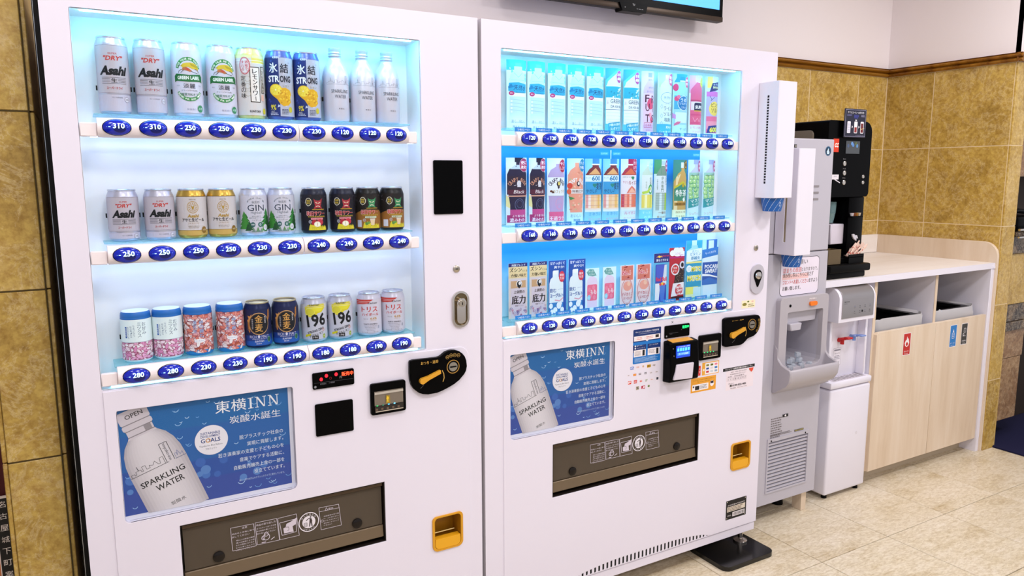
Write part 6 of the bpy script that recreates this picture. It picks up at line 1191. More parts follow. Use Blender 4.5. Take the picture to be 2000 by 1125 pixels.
WL = ['leftmost', 'second', 'third', 'fourth', 'fifth']
for i in range(5): put_card('water', d_water, *R1[i], 180, 1.5415, .197, f'{WL[i]} of five curved cards picturing a pale blue water bottle', 'water bottle cards')
for i, s in ((5, 'beside the last water card'), (6, 'beside the pink fruit drink card')): put_card('green', d_green, *R1[i], 190, 1.5415, .197, 'card with a white bottle and green lettering, ' + s, 'green lettering bottle cards')
for i, k, f, s in ((7, 'fruits', d_fruits, 'lilac card with tall dark letters down a pink bottle'), (8, 'lime', d_lime, 'pale blue lime drink card with a pink seal and blue lettering'), (9, 'ume', d_ume, 'blue plum drink card with a round blue emblem'), (10, 'supli', d_supli, 'pink bottle card with a dark square logo on the top row'), (11, 'pink', d_pink, 'pink salt drink card with yellow 600 at the right end of the top row')):
    put_card(k, f, *R1[i], 200, 1.5415, .197, s, None)
R2 = [(989, 1031), (1034, 1067), (1069, 1105), (1108, 1142), (1143, 1177), (1178, 1211), (1213, 1245), (1250, 1277), (1278, 1304), (1315, 1343), (1344, 1368), (1373, 1397)]
D2 = [('craft', d_craft, 'leftmost black coffee bottle card on the middle row of the right machine', 'black coffee cards'), ('craft', d_craft, 'black coffee bottle card beside the latte card', 'black coffee cards'), ('latte', d_latte, 'mauve cafe latte bottle card with a red seal', None), ('peach', d_peach, 'orange fruit tea bottle card with a teal seal', None),
      ('barley', d_barley, 'blue and amber barley tea card, beside the orange fruit tea card', 'barley tea cards'), ('barley', d_barley, 'blue and amber barley tea card, beside the red rooibos card', 'barley tea cards'), ('rooibos', lambda: d_barley(True), 'red rooibos tea bottle card with a crimson cap', None), ('nama', d_namacha, 'pale green tea bottle card with a yellow lower half', None),
      ('iemon', d_iemon, 'green tea card with vertical dark green lettering and bamboo-like bottle', None), ('toku', d_toku, 'amber tea card on dark green with a black hexagon emblem', None), ('muscat', d_muscat, 'green grape soda card, beside the amber tea card', 'grape soda cards'), ('muscat', d_muscat, 'green grape soda card at the right end of the middle row', 'grape soda cards')]
for (a0, a1), (k, f, s, g) in zip(R2, D2): put_card(k, f, a0, a1, 370, 1.2645, .197, s, g)
R3 = [(993, 1030), (1034, 1068), (1071, 1106), (1110, 1143), (1143, 1170), (1177, 1203), (1211, 1238), (1242, 1271), (1276, 1306), (1305, 1335), (1338, 1369), (1369, 1400)]
D3 = [('soko', d_soko, .167, 'beige canned coffee card with thick black brush lettering, leftmost of the bottom row', 'beige canned coffee cards'), ('soko', d_soko, .167, 'beige canned coffee card beside the blue yogurt drink card', 'beige canned coffee cards'), ('yog', d_yog, .167, 'blue yogurt drink card beside the beige coffee card', 'blue yogurt drink cards'), ('yog', d_yog, .167, 'blue yogurt drink card beside the small pink juice card', 'blue yogurt drink cards'),
      ('pj', d_peachjuice, .134, 'small pink juice bottle card beside the blue yogurt card', 'small pink juice cards'), ('pj', d_peachjuice, .134, 'small pink juice bottle card beside the red energy soda card', 'small pink juice cards'), ('st', d_strong, .135, 'red and white soda card beside the pink juice card', 'red and white soda cards'), ('st', d_strong, .135, 'red and white soda card beside the navy energy drink card', 'red and white soda cards'),
      ('en', d_energy, .167, 'navy and silver energy drink can card with a blue header', None), ('co', d_cola, .182, 'red cola card with white flower-shaped top', None), ('ma', d_match, .203, 'teal vitamin drink card with big yellow letters', None), ('ion', d_ion, .203, 'blue and white sports drink card at the right end of the bottom row', None)]
for (a0, a1), (k, f, h, s, g) in zip(R3, D3): put_card(k, f, a0, a1, 560, .9845, h, s, g, curved=False, y=.046 if k != 'en' else .040)

# ================================================================== PAPER CUP DISPENSERS
def cup_dispenser(x0, x1, y0, y1, z0, z1, label, sx, sz0, sz1, ribs):
    t = thing('cup_dispenser', label, 'cup dispenser', ((x0 + x1) / 2, (y0 + y1) / 2, z0), 'paper cup dispensers')
    ym = (sz0 if False else sx); w = .0042
    b = B().m(M_WHITE2)
    # left wall carries the level slot
    b.prism(rect4(y0, z0, y1, z1), x0, x0 + .003, [rect4(ym - w, sz0, ym + w, sz1)], plane='yz')
    b.box(x0 + .003, x1, y0, y0 + .003, z0, z1); b.box(x1 - .003, x1, y0 + .003, y1, z0, z1); b.box(x0 + .003, x1 - .003, y1 - .003, y1, z0, z1); b.box(x0 + .003, x1 - .003, y0 + .003, y1 - .003, z1 - .003, z1); b.build('housing', t, smooth=0, bev=.0012, seg=1)
    b = B().m(mt('0A0C18' if ribs else 'A8987C', .5)); b.box(x0 + .0035, x0 + .005, ym - w - .004, ym + w + .004, sz0 - .006, sz1 + .006); b.build('stored_cups', t)
    if ribs:
        b = B().m(M_WHITE2); n = 32
        for i in range(1, n): z = sz0 + (sz1 - sz0) * i / n; b.box(x0 + .0006, x0 + .0024, ym - w, ym + w, z - .0014, z + .0014)
        b.build('slot_ribs', t, smooth=0, kind='stuff')
    return t
def cup(x, y, ztop, label, h=.048, rt=.040, rb=.031):
    b = B().m(mt('1E5CA8', .45)); b.lathe([(0, 0), (rb, 0), (rt, h), (rt - .0015, h), (rb - .001, .002), (0, .002)], 36)
    me = b.mesh('paper_cup'); o = link('paper_cup', me, label=label, cat='paper cup', group='blue paper cups in the dispensers'); o.location = (x, y, ztop - h)
    a = Art()
    for i in range(-6, 7): a.ln([(i * 21 - 8, 1), (i * 21 + 22, 46)], .9, 'D8E8F8')
    a.vt('東横', -4, 34, 9, 'D8E8F8')
    link('cup_print', a.mesh('cup_print', lambda p, r_, c: Vector(((rb + (rt - rb) * r_ / h + .0004 + c) * math.sin(p / rt), -(rb + (rt - rb) * r_ / h + .0004 + c) * math.cos(p / rt), r_)), step=.004, k=MM), o)
cup_dispenser(2.5605, 2.6500, -.0855, -.0006, 1.3310, 1.7230, 'white cup dispenser mounted on the drink machine front, the higher one', -.041, 1.380, 1.678, True)
cup(2.6045, -.042, 1.3325, 'blue paper cup hanging from the higher dispenser')
cup_dispenser(2.7855, 2.8755, .002, .0955, 1.1120, 1.5060, 'white cup dispenser on the grey ice machine, the lower one', .050, 1.160, 1.345, False)
cup(2.8315, .049, 1.1135, 'blue paper cup hanging from the lower dispenser')

# ================================================================== ICE DISPENSER
t = ice = thing('ice_dispenser', 'tall light grey ice dispenser with a ridged air grille, between drink machine and water cooler', 'ice dispenser', (2.935, .4, 0))
ix0, ix1, iy = 2.762, 3.109, .1
rec = rrect(2.862, .652, 3.072, .878, .010, 3, rs=(.03, .03, .008, .008))
gr = rect4(2.812, .142, 3.048, .352)
b = B().m(M_GREY); b.prism(rect4(ix0, .090, ix1, 1.108), iy, .28, [rec, gr]); b.build('lower_front_panel', t, smooth=0)
b = B().m(M_GREY); b.prism(rect4(ix0, 1.111, ix1, 1.549), iy, .28); b.build('upper_front_panel', t, bev=.004)
b = B().m(M_GREY); b.box(ix0 + .002, ix1 - .002, .281, .72, .10, 1.545, .003, 1); b.build('cabinet', t)
b = B().m(M_GREY2); b.box(2.82, 3.1, .268, .279, .56, .90); b.build('recess_back', t)
b = B().m(mt('5A5658', .7)); b.box(2.80, 3.06, .14, .16, .13, .36); b.build('grille_backing', t)
for i in range(14):
    z = .150 + i * .01475
    b = B().m(M_GREY); b.prism([(.100, z - .0045), (.101, z - .006), (.116, z + .004), (.115, z + .0062), (.100, z + .0005)], 2.8125, 3.0475, plane='yz'); b.build('louvre_slat', t, smooth=0)
b = B().m(M_GREY); b.prism(rect4(2.806, .136, 3.054, .366), .0965, .1002, [rect4(2.8125, .1425, 3.0475, .352)]); b.build('grille_frame', t, smooth=0)
for x, z in ((2.826, .357), (3.03, .357)): b = B().m(M_BLACKM); b.cyl((x, .0968, z), .0035, -.0012, 'y', 12); b.build('grille_screw', t)
# bezel round the recess, tray lip, chute
b = B().m(M_GREY2); b.prism(rrect(2.818, .600, 3.104, .938, .018, 4), .078, .1005, [rrect(2.862, .652, 3.072, .878, .010, 3, rs=(.03, .03, .008, .008))]); b.build('dispenser_bezel', t, bev=.005, smooth=0, seg=2)
b = B().m(M_GREY2)
b.prism([(.1, .555), (.085, .558), (.035, .592), (.018, .618), (.014, .652), (.018, .662), (.026, .664), (.032, .655), (.036, .642), (.12, .640), (.26, .640), (.26, .628), (.1, .60)], 2.822, 3.106, plane='yz'); b.build('catch_tray', t, bev=.005, seg=2)
for xs in (2.816, 3.098):
    b = B().m(M_GREY2); b.prism([(.1, .555), (.085, .558), (.035, .592), (.018, .618), (.013, .652), (.018, .666), (.030, .668), (.06, .680), (.078, .70), (.082, .74), (.1, .76)], xs, xs + .010, plane='yz'); b.build('tray_cheek', t, bev=.003, seg=1)
b = B().m(M_GREY); b.prism([(2.866, .876), (3.068, .876), (3.062, .828), (2.872, .828)], .105, .24); b.build('chute_cover', t, bev=.004)
b = B().m(M_GREY); b.prism([(2.888, .829), (2.958, .829), (2.952, .800), (2.895, .800)], .085, .16); b.build('ice_chute', t, bev=.004)
b = B().m(mt('F07C1C', .3)); x, z = q(1587, 592, .078); b.prism(rrect(x - .021, z - .0085, x + .021, z + .0085, .0075, 4), .070, .078); b.build('push_button', t, bev=.002)
x, z = q(1543.5, 597.5, .078); b = B().m(M_BLACK); b.cyl((x, .0782, z), .0055, -.002, 'y', 20); b.build('sensor_lens', t)
a = Art(); a.tp('PUSH', q(1581, 585, .078), q(1594, 580.5, .078), 'F0ECEE', bold=.03); a.flat('button_lettering', t, .0775)
for x, z in ((2.87, .0), (3.04, .0), (2.8, 0)):
    b = B().m(M_BLACKM); b.lathe([(0, 0), (.024, 0), (.022, .02), (.012, .03), (.012, .1), (0, .1)], 18, (x - .03 + .02, .22, 0)) ; b.build('rubber_foot', t)
b = B().m(M_WOOD); b.box(3.055, 3.085, .118, .165, .0004, .0895, .001, 1); b.build('wooden_block', label='small pale wooden block propping the ice dispenser above the floor', cat='wooden block')
for zz in (1.366, 1.341, 1.316):
    b = B().m(mt('8E888C', .4)); b.box(2.995, 3.030, .0985, .1005, zz - .004, zz + .004); b.build('vent_bar', t)
x, z = q(1617.5, 295, iy); a = Art(); a.e(x, z, .0175, .0185, '16283C').arc(x, z, .0165, .0175, .0018, '3A78A8').poly([(x - .006, z - .012), (x + .006, z - .012), (x + .008, z - .004), (x + .003, z + .003), (x + .004, z + .010), (x - .001, z + .012), (x - .004, z + .004), (x - .009, z - .002)], 'C8E0F0').e(x + .002, z + .010, .0025, .0025, '4A90C0'); a.flat('round_emblem', t, iy - .0003)
x, z = q(1552, 285, iy); a = Art(); a.r(x - .004, z - .006, x + .012, z + .006, '303034').t('50', x + .006, z, .008, 'C8C0B0', w=.010); a.flat('number_plate', t, iy - .0003)
ci = crop(1500, 490, 11.25, iy)
def n1(a, u, v, W, H):
    a.poly(rrect(u(.01), v(.01), u(.99), v(.99), H * .11), '4A4850').poly(rrect(u(.03), v(.025), u(.97), v(.975), H * .10), 'EAE2F0')
nx0, nz1 = q(1525.5, 505, iy); nx1, nz0 = q(1597, 571, iy); W, H = nx1 - nx0, nz1 - nz0
a = Art(); a.poly(rrect(nx0, nz0, nx1, nz1, .018), '3C3A42').poly(rrect(nx0 + .002, nz0 + .002, nx1 - .002, nz1 - .002, .017), 'EAE2F0')
u = lambda f: nx0 + W * f; v = lambda f: nz0 + H * f
a.t('お願い', u(.52), v(.87), H * .13, '2A2420', w=W * .34, bold=.03)
a.t('詰まりの原因', u(.07), v(.67), H * .13, 'C83028', w=W * .46, al='l', bold=.03).t('となりますので、', u(.54), v(.67), H * .10, '3A3028', w=W * .42, al='l', bold=.02)
a.r(u(.05), v(.43), u(.72), v(.565), 'F0C8C8').t('飲み残し等はこちらに流さず', u(.07), v(.52) + H * .02, H * .115, '2A2018', w=W * .78, al='l', bold=.03)
a.t('フロントへお渡しください', u(.07), v(.36), H * .115, 'C83028', w=W * .66, al='l', bold=.03).t('ますよう', u(.74), v(.36), H * .105, '2A2018', w=W * .22, al='l', bold=.03).t('お願い致します。', u(.07), v(.2), H * .11, '2A2018', w=W * .46, al='l', bold=.03)
a.flat('request_notice', t, iy - .0002)
def rq(p0, p1, yy=iy): (a_, b_), (c_, d_) = q(*p0, yy), q(*p1, yy); return a_, b_, c_, d_
a = Art(); xa, za, xb, zb = rq((1504, 858), (1529, 812)); a.fake(xa, za, xb, zb, 9, '7A7478'); xa, za, xb, zb = rq((1504, 854), (1550, 843)); a.fake(xa, za, xb, za + .010, 2, "6A6468")
xa, za, xb, zb = rq((1528, 815), (1539, 807)); a.r(xa, za, xb, zb, '1C1C20').e((xa + xb) / 2, (za + zb) / 2, (xb - xa) * .16, (zb - za) * .36, 'E8E4E8')
xa, za, xb, zb = rq((1551, 843), (1569, 835)); a.r(xa, za, xb, zb, '6A6250').t('注意 アース必要', (xa + xb) / 2, (za + zb) / 2, (zb - za) * .5, 'E8D850', w=(xb - xa) * .85)
a.flat('rating_print', t, iy - .0002)['kind'] = 'stuff'
# ice cubes lying in the tray
random.seed(21)
IB = B().m(M_ICE); IB.box(-.011, .011, -.010, .010, 0, .020, .004, 2); icem = IB.mesh('ice_cube')
spots = [(2.872, .12, 0), (2.90, .085, 0), (2.905, .13, 0), (2.935, .10, 0), (2.93, .145, 0), (2.965, .085, 0), (2.965, .13, 0), (2.995, .11, 0), (2.875, .165, 0), (3.02, .09, 0), (2.95, .165, 0), (2.92, .105, 1), (2.948, .118, 1), (2.976, .105, 1), (2.972, .11, 2), (3.01, .14, 0)]
for i, (x, y, l) in enumerate(spots):
    o = link('ice_cube', icem, label='clear ice cube in the loose heap on the ice dispenser tray', cat='ice cube', group='ice cubes on the dispenser tray'); o.location = (x, y, .6408 + l * .0205); o.rotation_euler[2] = random.uniform(0, 1.5)

# ================================================================== WATER COOLER
t = wc = thing('water_cooler', 'white floor-standing water cooler with red and blue taps under the counter', 'water cooler', (3.4, .33, 0))
wx0, wx1 = 3.258, 3.532
b = B().m(M_WHITE2); b.box(wx0, wx1, .155, .50, .012, .488, .010, 3); b.build('lower_cabinet', t)
b = B().m(M_WHITE2); b.box(wx0 - .003, wx1 + .001, .152, .50, .492, .522, .007, 2); b.build('tray_step', t)
b = B().m(M_WHITE2); b.box(wx0 + .002, wx1 - .018, .215, .50, .522, .93, .004, 2); b.box(wx0 + .0025, wx0 + .016, .175, .217, .522, .80, .003, 1); b.box(wx1 - .032, wx1 - .0185, .175, .217, .522, .80, .003, 1); b.build('column', t)
b = B().m(M_WHITE2); hp = lambda y0, z0, z1, r: [(.26, z0), (y0, z0)] + [(y0 + r - r * math.cos(PI / 2 * i / 7), z1 - r + r * math.sin(PI / 2 * i / 7)) for i in range(8)] + [(.26, z1)]
b.prism(hp(.130, .788, .934, .05), wx0 - .012, wx1 - .046, plane='yz'); b.build('head', t, bev=.016, seg=4)
b = B().m(mt('A8A4A6', .28, .75)); b.prism(hp(.1265, .805, .9372, .052)[:-1] + [(.20, .9372), (.20, .805)], wx0 + .005, wx1 - .060, plane='yz'); b.build('control_panel', t, bev=.003)
a = Art(); px, pz = wx0 + .02, .897
px, pz = wx0 + .014, .876; a.t('温水/冷水', px, pz, .0055, '3A3A3C', w=.034, al='l', bold=.03).t('SERVER', px, pz - .008, .003, '5A5A5C', w=.02, al='l')
for i in range(4):
    for j in range(2): a.e(wx0 + .085 + i * .034, .853 - j * .022, .0018, .0018, '4A4A4C' if (i + j) % 3 else '5A70A0').r(wx0 + .080 + i * .034, .845 - j * .022, wx0 + .090 + i * .034, .8465 - j * .022, '5A5A5C')
a.e(wx0 + .136, .829, .005, .005, '202024'); a.flat('panel_print', t, .1264)
b = B().m(mt('C01C20', .25)); b.cyl((3.372, .216, .688), .010, -.022, 'y', 20); b.box(3.352, 3.392, .175, .198, .693, .704, .004, 2); b.box(3.355, 3.389, .155, .18, .700, .709, .003, 1); b.cyl((3.372, .197, .672), .0085, .022, 'z', 18); b.build('hot_tap', t, label='red hot water tap')
b = B().m(mt('7C98D8', .25)); b.cyl((3.452, .216, .695), .009, -.022, 'y', 20); b.box(3.434, 3.468, .178, .198, .699, .708, .003, 1); b.box(3.440, 3.474, .152, .18, .704, .710, .002, 1); b.cyl((3.452, .197, .68), .0075, .022, 'z', 18); b.build('cold_tap', t, label='blue cold water tap')
b = B().m(M_WHITE2); b.lathe([(.0165, 0), (.0165, .004), (.014, .006), (.006, .004), (0, .004)], 28, mtx=Matrix.Translation((3.312, .2148, .676)) @ Matrix.Rotation(PI / 2, 4, 'X')); b.build('child_lock', t)
b = B().m(mt('C8C0C8', .4)); b.box(wx0 + .03, wx1 - .03, .162, .21, .5222, .5236); [b.m(mt('8A868A', .5)).box(wx0 + .045 + i * .02, wx0 + .055 + i * .02, .168, .204, .5236, .5242) for i in range(10)]; b.build('drip_grille', t)
a = Art(); a.box(3.296, .604, 3.322, .638, .0012, 'D88068').t('高温注意', 3.309, .631, .006, 'D88068', w=.022).ln([(3.301, .606), (3.309, .625), (3.317, .606)], .002, 'D88068').t('やけど', 3.309, .612, .005, 'D88068', w=.014); a.flat('hot_water_sticker', t, .2148)
a = Art(); a.r(3.342, .575, 3.392, .652, 'ECE8F2').box(3.342, .575, 3.392, .652, .0008, '7A7684').t('冷水 2-5℃', 3.367, .628, .008, '4A4654', w=.036).fake(3.348, .60, 3.386, .620, 3, '9A96A4').t('熱湯 注意', 3.367, .588, .006, '6A6674', w=.034).r(3.346, .64, 3.388, .646, '8A8694'); a.flat('water_notice', t, .2148)
a = Art(); a.e(3.45, .27, .006, .006, 'E0DCE4'); a.arc(3.45, .27, .0065, .0065, .0008, 'C4C0CA'); a.flat('cabinet_badge', t, .1546)
for x in (wx0 + .03, wx1 - .03):
    for y in (.18, .46): b = B().m(M_BLACKM); b.cyl((x, y, -.008), .012, .022); b.build('rubber_foot', t)
wc.location += Vector((-.036, -.025, .008))

# ================================================================== WASTE COUNTER
t = ctr = thing('waste_cabinet', 'pale maple waste cabinet with two open bays and two doors beside the right wall', 'cabinet', (3.96, .45, 0))
CY = .130
b = B().m(M_WOOD)
sp = [(.116, 0.0)] + [(.116, 1.006)] + [(.116 + .072 - .072 * math.cos(PI / 2 * i / 8), 1.006 + .072 * math.sin(PI / 2 * i / 8)) for i in range(1, 9)] + [(.7815, 1.078), (.7815, 0.0)]
b.prism(sp, 4.421, 4.4395, plane='yz'); b.build('side_panel', t, bev=.0012, seg=1)
b = B().m(M_WHITE2); b.box(4.394, 4.4205, .124, .76, 0.0, .9475, .001, 1); b.build('inner_side_panel', t)
b = B().m(M_WOODX); b.box(3.535, 4.4205, .764, .7815, .977, 1.078, .001, 1); b.build('backsplash', t)
for x in (3.503, 3.963): b = B().m(M_WHITE2); b.box(x, x + .018, CY + .018, .745, .07, .9475); b.m(M_WOOD).box(x - .0005, x + .0185, CY + .016, CY + .018, .07, .9475); b.build('divider_panel', t)
b = B().m(M_WHITE2); b.box(3.503, 4.394, .745, .755, .07, .9475); b.build('back_panel', t)
b = B().m(M_WHITE2); b.box(3.522, 4.3935, .15, .744, .07, .085); b.build('bottom_panel', t)
b = B().m(mt('C8B8A0', .5)); b.box(3.503, 4.394, .205, .215, .0, .0695); b.build('toe_kick', t)
dz0 = .072
dl = [(3.517, dz0), (3.9665, dz0), (3.9665, .7175), (3.527, .7175), (3.517, .7075)]
b = B().m(M_WOOD); b.prism(dl, CY, CY + .0175); d1 = b.build('door', t, bev=.001, seg=1)
b = B().m(M_WOOD); b.prism(rect4(3.969, dz0, 4.392, .7175), CY, CY + .0175); d2 = b.build('door', t, bev=.001, seg=1)
def tag_sticker(d, px, py, w_, h_, c_, pic):
    x, z = q(px, py, CY); a = Art(); a.poly(rrect(x - w_ / 2, z - h_ / 2, x + w_ / 2, z + h_ / 2, .004), 'EDE6E8').poly(rrect(x - w_ / 2 + .003, z - h_ / 2 + .003, x + w_ / 2 - .003, z + h_ / 2 - .003, .003), c_)
    if pic == 'fire': a.poly([(x, z + .036), (x + .006, z + .022), (x + .010, z + .028), (x + .017, z + .006), (x + .012, z - .008), (x, z - .013), (x - .012, z - .008), (x - .017, z + .006), (x - .009, z + .02), (x - .004, z + .018)], 'F2ECEC').e(x, z, .008, .009, c_)
    elif pic == 'can': a.box(x - .009, z - .012, x + .009, z + .014, .0018, 'F0ECF0').poly([(x - .006, z + .018), (x + .006, z + .018), (x, z + .034)], 'F0ECF0').ln([(x - .009, z + .005), (x + .009, z + .005)], .0015, 'F0ECF0').ln([(x - .009, z - .003), (x + .009, z - .003)], .0015, 'F0ECF0')
    else: a.box(x - .003, z + .008, x + .012, z + .028, .002, 'F0ECF0').arc(x - .006, z - .002, .006, .006, .002, 'F0ECF0').ln([(x - .012, z - .010), (x + .012, z - .010)], .0022, 'F0ECF0')
    a.t({'fire': '燃えるゴミ', 'can': 'ビン・カン', 'x': '不燃物'}[pic], x, z - h_ * .32, .007, 'F0ECF0', w=w_ * .62, bold=.02).t({'fire': 'Burnable', 'can': 'Bottles Cans', 'x': 'Other'}[pic], x, z - h_ * .42, .004, 'F0ECF0', w=w_ * .5)
    a.flat('waste_sticker', d, CY - .0002)
# doors are parts whose own origin is shifted: stickers are written in room coordinates, so they hang on the thing itself
tag_sticker(ctr, 1771, 672, .058, .105, 'C02A24', 'fire'); tag_sticker(ctr, 1861.5, 656, .058, .110, '2C7CC4', 'can'); tag_sticker(ctr, 1883, 652, .054, .108, '3A3834', 'x')
# worktop runs above cabinet and cooler
b = B().m(M_WOODX); b.box(3.115, 4.4205, .130, .7635, .9485, .9762); b.m(M_WHITE2).box(3.115, 4.4205, .1235, .130, .9485, .9762)
b.box(4.400, 4.4205, .1205, .1235, .9485, .962); wt = b.build('worktop', smooth=0, label='cream worktop with a white front edge, carrying the coffee machine', cat='worktop')
# bins with bags inside the two bays
def bin_(x0, x1, lab, tilt):
    t = thing('waste_bin', lab, 'waste bin', ((x0 + x1) / 2, .40, .086), 'bagged waste bins')
    b = B().m(mt('141416', .5)); o = rrect(x0, .175, x1, .62, .04, 4); i = rrect(x0 + .006, .181, x1 - .006, .614, .036, 4)
    b.prism(o, .0862, .74, [i], plane='xy'); b.prism(i, .088, .0885, plane='xy'); b.build('bin_body', t)
    b = B().m(mt('0C0C0E', .4)); b.prism(rrect(x0 - .006, .168, x1 + .006, .63, .045, 5), .742, .758, [rrect(x0 + .03, .20, x1 - .03, .59, .03, 5)], plane='xy'); b.build('bin_rim', t, bev=.003)
    b = B().m(M_BAG); rr = random.Random(int(x0 * 100)); loop = rrect(x0 - .010, .160, x1 + .010, .640, .05, 8); n = len(loop); rings = []
    for (dz, off) in ((0.0, -.012), (.012, 0.0), (-.004, .006), (-.03, .008), (-.055, .004), (-.075, .006)):
        cx, cy = (x0 + x1) / 2, .40
        rings.append([b.bm.verts.new((cx + (p[0] - cx) * (1 + off * 4) + rr.uniform(-.003, .003), cy + (p[1] - cy) * (1 + off * 2.4) + rr.uniform(-.003, .003), .755 + dz + rr.uniform(-.005, .005))) for p in loop])
    for A, Bq in zip(rings, rings[1:]):
        for k in range(n): b.bm.faces.new([A[k], A[(k + 1) % n], Bq[(k + 1) % n], Bq[k]])
    b.build('bin_bag', t, smooth=60)
bin_(3.555, 3.915, 'black waste bin with a clear bag in the left bay of the maple cabinet', 0)
bin_(4.01, 4.345, 'black waste bin with a clear bag in the right bay of the maple cabinet', 0)

# ================================================================== COFFEE MACHINE
t = cm = thing('coffee_machine', 'large glossy black coffee machine standing on the worktop behind the ice dispenser', 'coffee machine', (3.32, .4, .9762))
kx0, kx1, ky = 3.170, 3.452, .175
b = B().m(M_BLACK); b.prism(rrect(kx0, 1.318, kx1, 1.632, .03, 6, rs=(.004, .018, .045, .012)), ky, .56); b.build('head_housing', t, bev=.010, seg=3)
b = B().m(M_BLACK); b.box(kx0, 3.438, .30, .56, 1.03, 1.318, .004, 1); b.box(kx0, kx0 + .012, ky + .02, .30, 1.03, 1.318); b.box(3.335, 3.438, .180, .31, 1.03, 1.318, .006, 2); b.build('column', t)
b = B().m(M_BLACKM); b.box(kx0, 3.425, .145, .56, .9766, 1.003, .006, 2); b.box(kx0, 3.437, .128, .40, 1.003, 1.036, .008, 2); b.box(kx0, 3.412, .175, .40, 1.036, 1.060, .003, 1); b.build('drip_base', t)
b = B().m(mt('7E7464', .3, .2)); b.prism(rrect(.245, 1.50, .52, 1.595, .02, 4), kx0 - .006, kx0 + .002, plane='yz'); b.build('bean_window', t, bev=.002)
b = B().m(M_BLACK); b.box(kx0 - .004, kx0 + .004, ky + .006, .55, 1.44, 1.48, .002, 1); b.build('side_trim', t)
qy = ky - .010
def qk(px, py, yy=ky): return q(px, py, yy)
b = B().m(mt('44484C', .2, em=.12)); x0_, z0_ = qk(1651, 300); x1_, z1_ = qk(1679, 276); b.box(x0_, x1_, ky - .002, ky + .002, z0_, z1_); b.build('display', t)
a = Art(); rr = random.Random(1)
for fx, fz, cc in ((.15, .62, '4A5A7A'), (.42, .8, '6A9AD8'), (.5, .68, '5A88C8'), (.8, .62, '5A88B8'), (.7, .82, '5A6A48')): a.e(x0_ + (x1_ - x0_) * fx, z0_ + (z1_ - z0_) * fz, .007, .008, cc, n=8)
a.flat('display_picture', t, ky - .0022)['kind'] = 'stuff'
for px, py in ((1649, 319.5), (1648.5, 338), (1647.5, 356.5), (1685, 345), (1684.5, 356.5)):
    x, z = qk(px, py); r_ = .0098 if px < 1660 else .0075; b = B().m(mt('C8C4C0', .25, .7)); b.lathe([(r_, 0), (r_, .003), (r_ * .8, .004), (r_ * .7, .0025), (0, .0025)], 22, mtx=Matrix.Translation((x, ky, z)) @ Matrix.Rotation(PI / 2, 4, 'X')); b.build('selector_button', t)
a = Art()
for (px, py), s in (((1649.5, 310.5), 'ホット'), ((1649, 329.5), 'アイス'), ((1648, 347.5), 'カフェ')): x, z = qk(px, py); a.t(s, x, z, .0055, 'A8A4A8', w=.018)
x, z = qk(1634, 283.5); a.r(x - .022, z - .028, x + .014, z + .026, 'D83A1C').t('CC', x, z, .018, 'F8ECE4', w=.024, bold=.05, sh=.2)
x0_, z0_ = qk(1622, 350.5); x1_, z1_ = qk(1638, 341); a.r(x0_, z0_, x1_, z1_, 'E4DEE6').ln([((x0_ + x1_) / 2, z0_), (x1_ + .010, z0_ - .014)], .004, 'D8D4DC'); a.t('お好みの', (x0_ + x1_) / 2 + .004, z1_ - .007, .006, '6A6A80', w=.02)
a.flat('fascia_print', t, ky - .0003)
# recipe sign standing on the machine
x0_, z0_ = q(1647.5, 268, ky - .015); x1_, z1_ = q(1693.5, 214, ky - .015)
sg = B().m(mt('1A1A30', .3)); sg.box(x0_, x1_, ky - .015, ky - .011, z0_, z1_, .0015, 1); sgo = sg.build('recipe_sign', label='small dark blue recipe sign with three cups on the coffee machine front', cat='sign')
W, H = x1_ - x0_, z1_ - z0_; a = Art(); u = lambda f: x0_ + W * f; v = lambda f: z0_ + H * f
a.box(u(.04), v(.04), u(.96), v(.96), .001, 'B8B4D0').t('アイスコーヒーの作り方', u(.5), v(.87), H * .08, 'F0EEF4', w=W * .74, bold=.03).fake(u(.1), v(.74), u(.34), v(.80), 2, '7A78A8').fake(u(.42), v(.66), u(.64), v(.80), 3, '4A50B0').fake(u(.74), v(.72), u(.9), v(.8), 2, '9A98B8')
for i, (f, c_) in enumerate(((.2, 'E8E4EC'), (.51, '8A3030'), (.8, '6A2020'))):
    a.poly(rrect(u(f - .075), v(.15), u(f + .075), v(.56), .004), 'EAE6EE').r(u(f - .055), v(.18), u(f + .055), v(.36 if i == 1 else .5), c_ if i else 'D8D8E8')
    if i == 0: [a.box(u(f - .05), v(.2 + .08 * k), u(f + .05), v(.26 + .08 * k), .0007, '9A9AB0') for k in range(4)]
a.poly([(u(.33), v(.32)), (u(.33), v(.42)), (u(.38), v(.37))], 'F0EEF4').poly([(u(.64), v(.32)), (u(.64), v(.42)), (u(.69), v(.37))], 'F0EEF4').poly([(u(.46), v(.62)), (u(.56), v(.62)), (u(.51), v(.57))], 'F0EEF4').ln([(u(.72), v(.28)), (u(.9), v(.34))], .0022, 'D8C080'); a.t('※ホットの氷は入れないでください', u(.72), v(.08), H * .025, 'A8A6C0', w=W * .4)
a.flat('sign_print', sgo, ky - .0152)
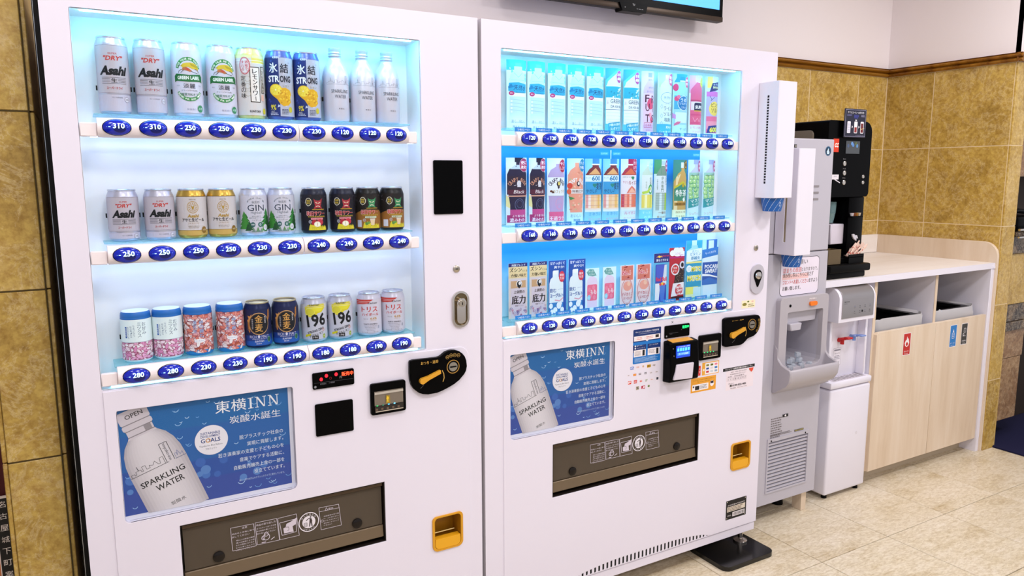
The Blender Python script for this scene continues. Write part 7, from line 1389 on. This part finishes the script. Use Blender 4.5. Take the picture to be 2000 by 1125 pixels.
# items under the spout
b = B().m(mt('D4CCD8', .3)); x0_, z0_ = q(1621, 478, .20); x1_, z1_ = q(1660, 436.5, .20); b.box(x0_, x1_, .20, .298, z0_, z1_, .003, 1); bb = b.build('spout_cover', t)
a = Art(); zc = (z0_ + z1_) / 2; a.poly([(x1_ - .001, zc + .016), (x1_ - .001, zc - .018), (x1_ - .022, zc)], '1E2C6A'); a.flat('arrow_mark', t, .1998)
b = B().m(M_CLEAR); x0_, z0_ = q(1621, 436, .21); x1_, z1_ = q(1647, 394, .21); b.lathe([(.026, z0_), (.034, (z0_ + z1_) / 2), (.036, z1_), (.034, z1_)], 24, (x0_ + .03, .25, 0)); b.m(mt('6A5A44', .4)).lathe([(0, z0_), (.02, z0_), (.03, z0_ + .04), (0, z0_ + .04)], 20, (x0_ + .03, .25, 0)); b.build('bean_spout', t)
x, z = q(1670, 418, .165)
for i, c_ in enumerate(('E0D8DC', '8A4A28', 'B07A30', 'D8C8B0')):
    b = B().m(mt(c_, .4)); b.lathe([(0, 0), (.006, 0), (.0085, .012), (.009, .0125), (0, .013)], 16, (x - .021 + i * .0155, .165, z - .008)); b.build('cream_pod', label=('white', 'brown', 'amber', 'beige')[i] + ' creamer pod in the row under the coffee machine head', cat='creamer pod', group='creamer pods')
b = B().m(M_BLACK); b.box(x - .034, x + .036, .152, .1798, z - .013, z - .0085); b.build('pod_shelf', t)
random.seed(4); b = B().m(mt('D8D4DC', .2, .4)); x, z = q(1671, 463, .17)
pts = [(x - .02, z + .012), (x - .008, z + .014), (x + .004, z + .006), (x + .012, z + .008), (x + .022, z - .008), (x + .010, z - .006), (x + .010, z - .018), (x - .008, z - .008), (x - .016, z + .002)]
b.prism(pts, .171, .1795); b.build('foil_packet', t, bev=.002, label='crumpled silver foil packet')
x0_, z0_ = q(1617, 511, .15); x1_, z1_ = q(1643, 487, .15)
b = B().m(mt('5E4E32', .35)); b.prism(rect4(x0_, 1.0365, x1_, z1_), .150, .154); b.prism(rect4(x0_, 1.0365, x1_, z1_), .20, .204); b.box(x0_, x0_ + .003, .154, .20, 1.0365, z1_); b.box(x1_ - .003, x1_, .154, .20, 1.0365, z1_); b.box(x0_, x1_, .15, .204, 1.0365, 1.039); b.build('stirrer_box', smooth=0, label='open brown plastic box on the black base of the coffee machine', cat='box')
b = B().m(M_BLACKM); b.box(3.315, 3.414, .150, .20, 1.0615, 1.064); b.box(3.315, 3.414, .150, .153, 1.0365, 1.075); b.box(3.315, 3.414, .197, .20, 1.0605, 1.082); b.build('sachet_tray', smooth=0, label='black tray holding the sugar sachets at the coffee machine base', cat='tray')
SB = B().m(mt('E8C8B8', .5)); SB.box(-.004, .004, -.0008, .0008, 0, .085, .0006, 1); SB.m(mt('C05848', .5)).box(-.0041, .0041, -.0010, .0010, .018, .024); SB.box(-.0041, .0041, -.0010, .0010, .055, .058); sm_ = SB.mesh('sugar_stick', 0)
for i in range(16):
    o = link('sugar_stick', sm_, label='slim pink and white sugar stick leaning in the fanned bunch beside the coffee machine', cat='sugar stick', group='sugar sticks in the black tray'); o.location = (3.322 + i * .0046, .158 + (i % 4) * .010, 1.0655); o.rotation_euler = (random.uniform(-.15, .1), math.radians(56 + random.uniform(-14, 9)), random.uniform(-.25, .2)); o.scale = (1, 1, random.uniform(.85, 1.15))
b = B().m(mt('E8A8B8', .4)); b.lathe([(.012, 0), (.012, .006), (.009, .010), (0, .010)], 20, (3.132, .137, .9764)); b.build('pink_coaster', label='small pink disc at the worktop edge beside the ice dispenser', cat='disc')
